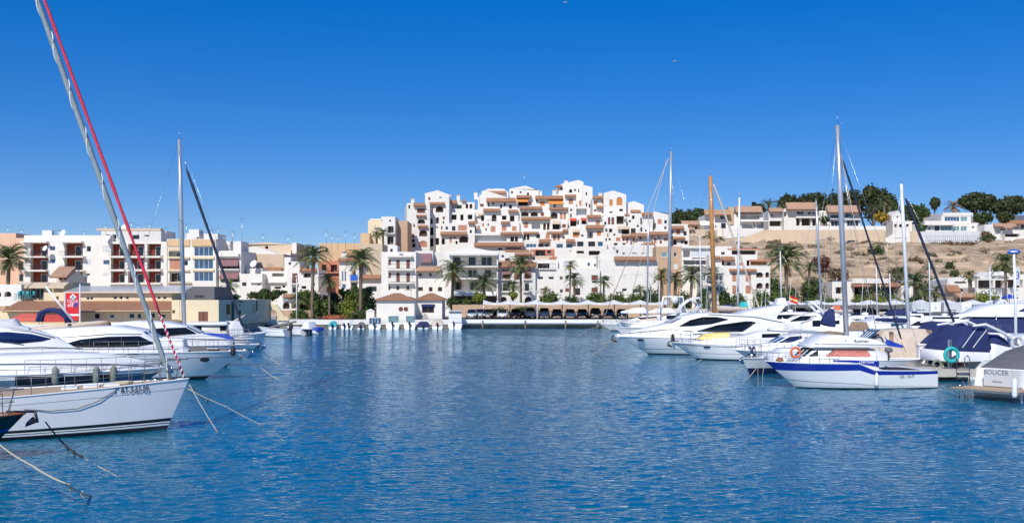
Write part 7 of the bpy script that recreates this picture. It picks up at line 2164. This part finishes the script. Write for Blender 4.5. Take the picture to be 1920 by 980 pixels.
# ranks further in: each cruiser its own length, glass and canvas
gr_ = 'white cruisers moored in the inner ranks on the right'
def cruiser(label, us, ub, Y, top, win, can=None, arch=None, mm='gelcoat', B=3.3):
    sg = 1 if ub > us else -1
    b = Boat('motor_cruiser', label, 'motor cruiser', us, Y, ub, Y + .5, B, HZ + 3.25 / Y * F, HZ + 3.45 / Y * F, rake=1.5, bands=SW, group=gr_)
    b.shell('superstructure', top, mm, .25, .14)
    for lo, hi in win:
        b.window(lo, hi, 'tinted', .25, .14)
    b.wind([top[1], top[2]], 'tinted', .25, .14, .85, bars=3)
    if can:
        vm = max(v for u, v in can[1]) + 1
        b.shell('canopy', can[1], can[0], .2, .1, bot=[(can[1][0][0], vm), (can[1][-1][0], vm)])
        for u in (can[1][0][0] + 2, can[1][-1][0] - 2):
            q = b.c(u, vm - 1)
            m = MB(); m.tube([(q[0], .9, b.sheer(q[0])), (q[0], .9, q[1])], .03, 'steel', 5); m.build('canopy_post', b.root)
    if arch:
        m = MB()
        for q in (1, -1):
            m.tube([(lambda p: (p[0], q * (b.half(p[0]) - .15), p[1]))(b.c(u, v)) for u, v in arch], .13, 'gelcoat', 6)
        p = arch[len(arch) // 2]
        q = b.c(*p); m.tube([(q[0], -b.half(q[0]) + .15, q[1]), (q[0], b.half(q[0]) - .15, q[1])], .12, 'gelcoat', 6)
        m.build('radar_arch', b.root)
    b.rail(.5, .97, .6, 6)
    rg = random.Random(us)
    for k in range(2):
        x, y = b.L * rg.uniform(.15, .45), rg.uniform(-.8, .8)
        m = MB(); m.tube([(x, y, b.sheer(x) + .6), (x - rg.uniform(.1, .5), y, b.sheer(x) + rg.uniform(2.6, 5.5))], .022, 'mast_white', 4); m.build('whip_aerial', b.root)
    for k in range(2):
        x = b.L * rg.uniform(.2, .7)
        m = MB(); m.lathe([(.04, .3), (.12, .2), (.12, -.2), (.04, -.3)], rg.choice(('rubber', 'canvas_navy', 'gelcoat')), (x, b.sd * (b.half(x) + .12), b.sheer(x) - .35), 8); m.build('fender', b.root)
    m = MB(); m.box(b.L * .04, b.L * .2, -B * .33, B * .33, b.sheer(0) - .01, b.sheer(0) + .55, rg.choice(('canvas_navy', 'canvas_beige', 'canvas_grey', 'canvas_brown', 'rubber'))); m.build('cockpit_cover', b.root)
    m = MB(); m.lathe([(.28, -.1), (.34, 0), (.28, .14), (.05, .2)], 'gelcoat', (b.L * .38, 0, max(gz(v, Y) for u, v in top) + .1), 10); m.build('radar_dome', b.root)
    return b
cruiser('white cruiser with a pale peaked cover behind the second sailing yacht', 1240, 1160, 132, [(1166, 606), (1185, 598), (1205, 592), (1238, 590), (1240, 606)], [([(1190, 600), (1232, 600)], [(1196, 595), (1232, 593)])], ('canvas_white', [(1164, 584), (1190, 577), (1208, 576), (1218, 586)]))
cruiser('white cruiser with dark band of glass under a white awning near the tallest mast', 1310, 1215, 128, [(1222, 604), (1240, 594), (1262, 587), (1306, 586), (1310, 604)], [([(1238, 598), (1300, 598)], [(1250, 591), (1300, 590)])], ('canvas_white', [(1214, 585), (1232, 578), (1258, 577), (1268, 586)]), [(1268, 590), (1280, 572), (1296, 560), (1310, 572), (1300, 590)])
cruiser('grey framed fishing boat with an open tower behind the tallest mast', 1330, 1225, 134, [(1236, 604), (1250, 590), (1320, 586), (1330, 600)], [([(1252, 596), (1315, 595)], [(1254, 590), (1315, 589)])], None, [(1240, 590), (1246, 556), (1280, 556), (1286, 590)])
cruiser('white cruiser with a curved radar arch left of the wooden mast', 1350, 1262, 118, [(1268, 606), (1290, 596), (1312, 588), (1346, 586), (1350, 606)], [([(1296, 598), (1340, 597)], [(1304, 592), (1340, 591)])], None, [(1300, 590), (1316, 570), (1311, 558), (1304, 560)])
cruiser('white cruiser with navy canopy right of the wooden mast', 1440, 1348, 110, [(1354, 600), (1372, 590), (1396, 582), (1438, 581), (1440, 604)], [([(1376, 594), (1430, 593)], [(1384, 586), (1430, 585)])], ('canvas_navy', [(1348, 586), (1358, 571), (1376, 570), (1384, 585)]))
cruiser('white cruiser carrying a bright green tarpaulin', 1470, 1370, 128, [(1376, 598), (1396, 586), (1420, 580), (1466, 579), (1470, 598)], [([(1404, 590), (1460, 589)], [(1410, 584), (1460, 583)])], ('teal', [(1388, 576), (1391, 566), (1402, 565), (1404, 576)]))
cruiser('white cruiser with a round white life raft canister behind the yacht fin', 1520, 1418, 106, [(1424, 606), (1444, 594), (1470, 585), (1516, 585), (1520, 606)], [([(1450, 598), (1510, 597)], [(1458, 590), (1510, 589)])], ('canvas_white', [(1456, 572), (1460, 559), (1474, 558), (1478, 571)]))
cruiser('white sports cruiser with a slanting white radar arch left of the tallest right mast', 1580, 1462, 98, [(1468, 606), (1490, 594), (1524, 586), (1574, 587), (1580, 608)], [([(1486, 603), (1520, 600), (1532, 594)], [(1486, 601), (1504, 592), (1532, 592)])], None, [(1552, 600), (1538, 580), (1522, 566), (1518, 572)])
cruiser('white flybridge boat with dark square windows behind the white boom', 1620, 1484, 86, [(1490, 618), (1508, 606), (1526, 600), (1530, 594), (1590, 596), (1618, 604), (1620, 620)], [([(1526, 612), (1540, 612)], [(1526, 601), (1540, 600)]), ([(1550, 608), (1575, 607)], [(1550, 603), (1575, 600)])], ('canvas_brown', [(1590, 616), (1598, 602), (1628, 604), (1632, 618)]))
cruiser('white cruiser with a black rimmed brown canopy right of the tallest right mast', 1660, 1560, 94, [(1566, 608), (1580, 600), (1600, 592), (1652, 591), (1660, 608)], [([(1618, 599), (1652, 598)], [(1622, 594), (1652, 594)])], ('canvas_brown', [(1590, 612), (1596, 598), (1612, 597), (1622, 612)]), [(1590, 612), (1596, 597), (1614, 596), (1624, 612)])
cruiser('white cruiser with dark blue cockpit behind the dark furled headsail', 1740, 1640, 104, [(1646, 600), (1664, 592), (1690, 588), (1734, 588), (1740, 602)], [([(1670, 597), (1728, 596)], [(1678, 592), (1728, 591)])], ('canvas_navy', [(1668, 588), (1678, 580), (1700, 580), (1706, 589)]))
cruiser('low white cruiser in front of the billboard trailers', 1815, 1700, 112, [(1706, 602), (1726, 595), (1750, 592), (1810, 592), (1815, 602)], [([(1740, 598), (1800, 597)], [(1750, 594), (1800, 594)])])
cruiser('white cruiser with raked windscreen right of the billboard trailers', 1905, 1796, 100, [(1802, 604), (1824, 592), (1850, 584), (1896, 584), (1905, 602)], [([(1826, 596), (1896, 595)], [(1838, 588), (1896, 588)])], None, [(1862, 588), (1872, 566), (1884, 564), (1888, 588)])
cruiser('white cruiser with orange gear on deck below the thin grey mast', 1600, 1500, 122, [(1506, 596), (1526, 586), (1550, 580), (1594, 580), (1600, 598)], [([(1530, 591), (1590, 590)], [(1540, 585), (1590, 584)])], ('lifebuoy_orange', [(1566, 579), (1568, 573), (1576, 573), (1578, 579)]))

# ---- pontoon on the right with its gear
m = MB(); m.box(22.6, 25.2, 55.6, 61.6, .25, .62, 'concrete'); m.box(22.9, 24.9, 55.9, 61.4, -.4, .248, 'rubber')
r = empty('pontoon', (0, 0, 0), 'concrete mooring pontoon between the fishing boat and the grey covered cruiser', 'pontoon')
o = m.build('float', r)
for i in range(10):
    m = MB(); m.box(22.62, 25.18, 55.62 + i * .6, 55.62 + i * .6 + .57, .624, .66, 'concrete'); m.build('plank', r)
for lb, u, Y, w_, d_, h, mm, nm, ct in (('white electricity pedestal on the pontoon left of the turquoise lifebuoy', 1752, 60.7, .8, .4, 1.05, 'gelcoat', 'service_pedestal', 'pedestal'), ('second white service pedestal nearer the beige tent boat', 1728, 61, .5, .4, 1.0, 'gelcoat', 'service_pedestal', 'pedestal'),
                                    ('blue plastic crate on the pontoon', 1754, 59.4, .7, .4, .36, 'canvas_navy', 'crate', 'crate'), ('grey post holding the turquoise lifebuoy', 1781, 55.95, .16, .16, 1.6, 'metal', 'lifebuoy_post', 'post'), ('brown wooden box on the stern end of the pontoon', 1793, 57.4, .55, .35, .35, 'varnish', 'wooden_box', 'box'),
                                    ('grey folded gangway lying along the pontoon', 1748, 57.9, 1.8, .5, .12, 'metal', 'gangway', 'gangway')):
    m = MB(); m.box(-w_ / 2, w_ / 2, -d_ / 2, d_ / 2, 0, h, mm)
    if nm == 'service_pedestal':
        m.box(-w_ / 2 - .03, w_ / 2 + .03, -d_ / 2 - .03, d_ / 2 + .03, h, h + .08, 'gelcoat_grey'); m.box(-w_ * .3, w_ * .3, -d_ / 2 - .012, -d_ / 2, h * .55, h * .8, 'ink_blue')
    if nm == 'crate':
        m.box(-w_ / 2 - .03, w_ / 2 + .03, -d_ / 2 - .03, d_ / 2 + .03, h - .06, h, 'canvas_navy')
    tag(m.build(nm, None, (gx(u, Y), Y, .66)), lb, ct)
ring('lifebuoy', 'turquoise lifebuoy ring hanging on the pontoon post', 1784, 665, 55.75, .36, .1, 'teal')
ring('lifebuoy', 'folded turquoise ring by the beige tent boat', 1716, 659, 63.4, .3, .1, 'canvas_teal')
ring('lifebuoy', 'pale tyre ring on the foot of the tall white pole', 1907, 641, 57.6, .3, .1, 'gelcoat_grey')
ring('rope_coil', 'grey coil of hose lying at the pontoon corner', 1757, 683, 57.2, .22, .08, 'fender_grey', 'hose coil')
ring('rope_coil', 'second grey coil leaning beside the first on the pontoon', 1773, 684, 57.3, .2, .08, 'rope', 'hose coil')
r = empty('boarding_ladder', (gx(1806, 55.5), 55.5, .66), 'steel boarding ladder frame standing at the pontoon end beside the grey covered cruiser', 'ladder')
for x in (-.35, .35):
    m = MB(); m.tube([(x, 0, -.7), (x, 0, .55), (x, .25, .75), (x, .6, .6), (x, .65, 0)], .03, 'metal', 6); m.build('rail', r)
for z in (-.5, -.2, .1):
    m = MB(); m.box(-.35, .35, -.04, .04, z, z + .04, 'metal'); m.build('rung', r)
for u, Y, k, lb in ((1738, 60.8, .5, 'low grey mooring bollard on the pontoon near the white pedestal'), (1772, 59, .5, 'grey mooring bollard on the pontoon behind the gangway'), (1796, 56.6, .45, 'grey mooring bollard nearest the grey covered cruiser')):
    m = MB(); m.lathe([(.16, 0), (.1, .08), (.1, .3), (.17, .36), (.15, .44)], 'rubber', n=10)
    tag(m.build('bollard', None, (gx(u, Y), Y, .66)), lb, 'bollard', 'bollards on the pontoon')
for i, u in enumerate((520, 600, 660, 900, 960, 1020, 1080)):
    m = MB(); m.lathe([(.2, 0), (.13, .1), (.12, .4), (.2, .47), (.17, .56)], 'dark_metal', n=10)
    tag(m.build('bollard', None, (gx(u, 150.6), 150.6, 1.2)), ('first', 'second', 'third', 'fourth', 'fifth', 'sixth', 'seventh')[i] + ' iron bollard from the left along the edge of the far quay', 'bollard', 'bollards on the far quay')
for u, v, lb in ((1007, 548, 'white lamp post standing before the middle of the car park'), (556, 520, 'slim grey lamp post near the arched cream wall'), (1236, 530, 'slim lamp post behind the tallest mast foot')):
    r = empty('lamp_post', (gx(u, 153), 153, 1.2), lb, 'lamp post', 'lamp posts on the far quay')
    zt = gz(v, 153) - 1.2
    m = MB(); m.tube([(0, 0, 0), (0, 0, zt)], [.09, .06], 'mast_white', 7); m.build('pole', r)
    m = MB(); m.lathe([(.05, 0), (.22, .08), (.22, .2), (.06, .3)], 'gelcoat_grey', (0, 0, zt), 9); m.build('lamp_head', r)
# tall white pole with the blue sign and the numbered banner
Y = 57.9
r = empty('lamp_post', (gx(1905, Y), Y, .3), 'tall white harbour pole topped by a blue oval sign with a hanging 3 banner', 'lamp post')
L_ = lambda u, v: (gx(u, Y) - r.location.x, 0, gz(v, Y) - .3)
m = MB(); m.tube([(0, 0, -.6), L_(1904, 560), L_(1901, 476)], [.09, .085, .07], 'mast_white', 8); m.build('pole', r)
m = MB(); m.lathe([(1, -.06), (1.05, 0), (1, .06)], 'sign_blue', n=24); m.v = [(p[0] * .36, p[1] * .14, p[2]) for p in m.v]
o = m.build('sign_disc', r, L_(1901, 472), (R(90), 0, 0))
m = MB(); m.lathe([(1, 0), (1, .01)], 'print_white', n=16); m.v = [(p[0] * .22, p[1] * .05, p[2]) for p in m.v]; m.build('emblem', r, Vector(L_(1901, 472)) + Vector((0, -.065, 0)), (R(90), 0, 0))
m = MB(); q0, q1 = L_(1903.5, 500), L_(1912.5, 535); m.box(q0[0], q1[0], -.015, .015, q1[2], q0[2], 'gelcoat_grey'); m.build('banner', r)
text('3', 'lettering', r, .62, 'ink_blue', (L_(1908, 517)[0], -.02, L_(1908, 517)[2]), (R(90), 0, 0), sx=.8)
m = MB()
for i in range(8):
    a, c_ = 2 * math.pi * i / 8, 2 * math.pi * (i + 1) / 8
    m.add([(0, 0, .45), (1.1 * math.cos(a), 1.1 * math.sin(a), 0), (1.1 * math.cos(c_), 1.1 * math.sin(c_), 0), (1.1 * math.cos(a), 1.1 * math.sin(a), -.18), (1.1 * math.cos(c_), 1.1 * math.sin(c_), -.18)], [(0, 1, 2), (1, 3, 4, 2)], 'canvas_blue')
r = empty('parasol', P(1893, 575, 140), 'bright blue parasol beside the tall white pole', 'parasol')
m.build('canopy', r, (0, 0, 1.3)); m = MB(); m.tube([(0, 0, -1), (0, 0, 1.7)], .04, 'metal', 6); m.build('pole', r)
# trailers with pale advertising boxes on the quay
for u, lb in ((1728, 'pale box trailer with a white front left of the dark furled headsail foot'), (1786, 'pale box trailer with a white front right of its twin on the quay')):
    Y = 152
    r = empty('box_trailer', (gx(u, Y), Y, 1.2), lb, 'trailer')
    w_ = gx(u + 16, Y) - gx(u - 16, Y)
    m = MB(); m.box(-w_ / 2, w_ / 2, 0, 2, 1.05, 2.55, 'gelcoat_grey'); m.build('box', r)
    m = MB(); m.box(w_ / 2 + .03, w_ / 2 + 1.55, -.05, 1.9, .95, 2.6, 'print_white'); m.build('front_panel', r)
    m = MB(); m.box(w_ / 2 + .5, w_ / 2 + 1.0, -.065, -.05, 1.6, 1.9, 'gelcoat_grey'); m.build('emblem', r)
    m = MB(); m.box(-.8, .5, -.02, 0, 1.35, 1.5, 'stripe_grey'); m.build('emblem', r)
    for x in (-.8, .6):
        m = MB(); m.tube([(x, .1, .35), (x, .35, .35)], .35, 'rubber', 12); m.build('wheel', r)
for lb, pts, r_ in (('pale mooring rope from the sleek motor yacht bow', [(1156, 632, 82), (1130, 645, 83), (1108, 656, wy(656))], .03), ('second rope below the sleek motor yacht bow', [(1158, 635, 82), (1134, 650, 84), (1112, 664, wy(664))], .03), ('rope under the bow of the yellow covered cruiser', [(1335, 668, 75), (1315, 676, 75), (1300, 683, wy(683))], .025), ('rope from the sloop bow crossing the water to the left', [(1393, 690, 59.5), (1370, 705, 60), (1350, 720, wy(720))], .022),
                    ('short rope from the sloop stem straight down', [(1418, 690, 58.5), (1405, 706, 58), (1398, 712, wy(714))], .018), ('thin vertical line before the sloop bow', [(1421, 680, 58), (1421.5, 724, 52.6)], .012), ('thin line of the fishing boat bow dropping straight down', [(1433, 683, 51.6), (1430, 700, 51.4), (1429, 727, 51.6)], .012),
                    ('brown rope trailing from the first sailing yacht bow', [(1127, 609, 138), (1100, 618, 135), (1085, 628, wy(628))], .03)):
    mooring(lb, pts, r_)
# gulls
for u, v, Y, lb in ((1265, 115, 120, 'small gull gliding high above the harbour'), (1060, 5, 110, 'tiny gull at the top edge of the sky')):
    m = MB()
    m.tube([(-.2, 0, 0), (0, 0, .02), (.22, 0, .03)], [.02, .06, .03], 'gelcoat', 6)
    for sg in (1, -1):
        m.add([(-.08, 0, .02), (.08, 0, .02), (.06, sg * .35, .12), (-.06, sg * .35, .12), (-.06, sg * .65, .04)], [(0, 1, 2, 3), (3, 2, 4)], 'gelcoat_grey')
    tag(m.build('gull', None, P(u, v, Y), (0, 0, R(20))), lb, 'gull')
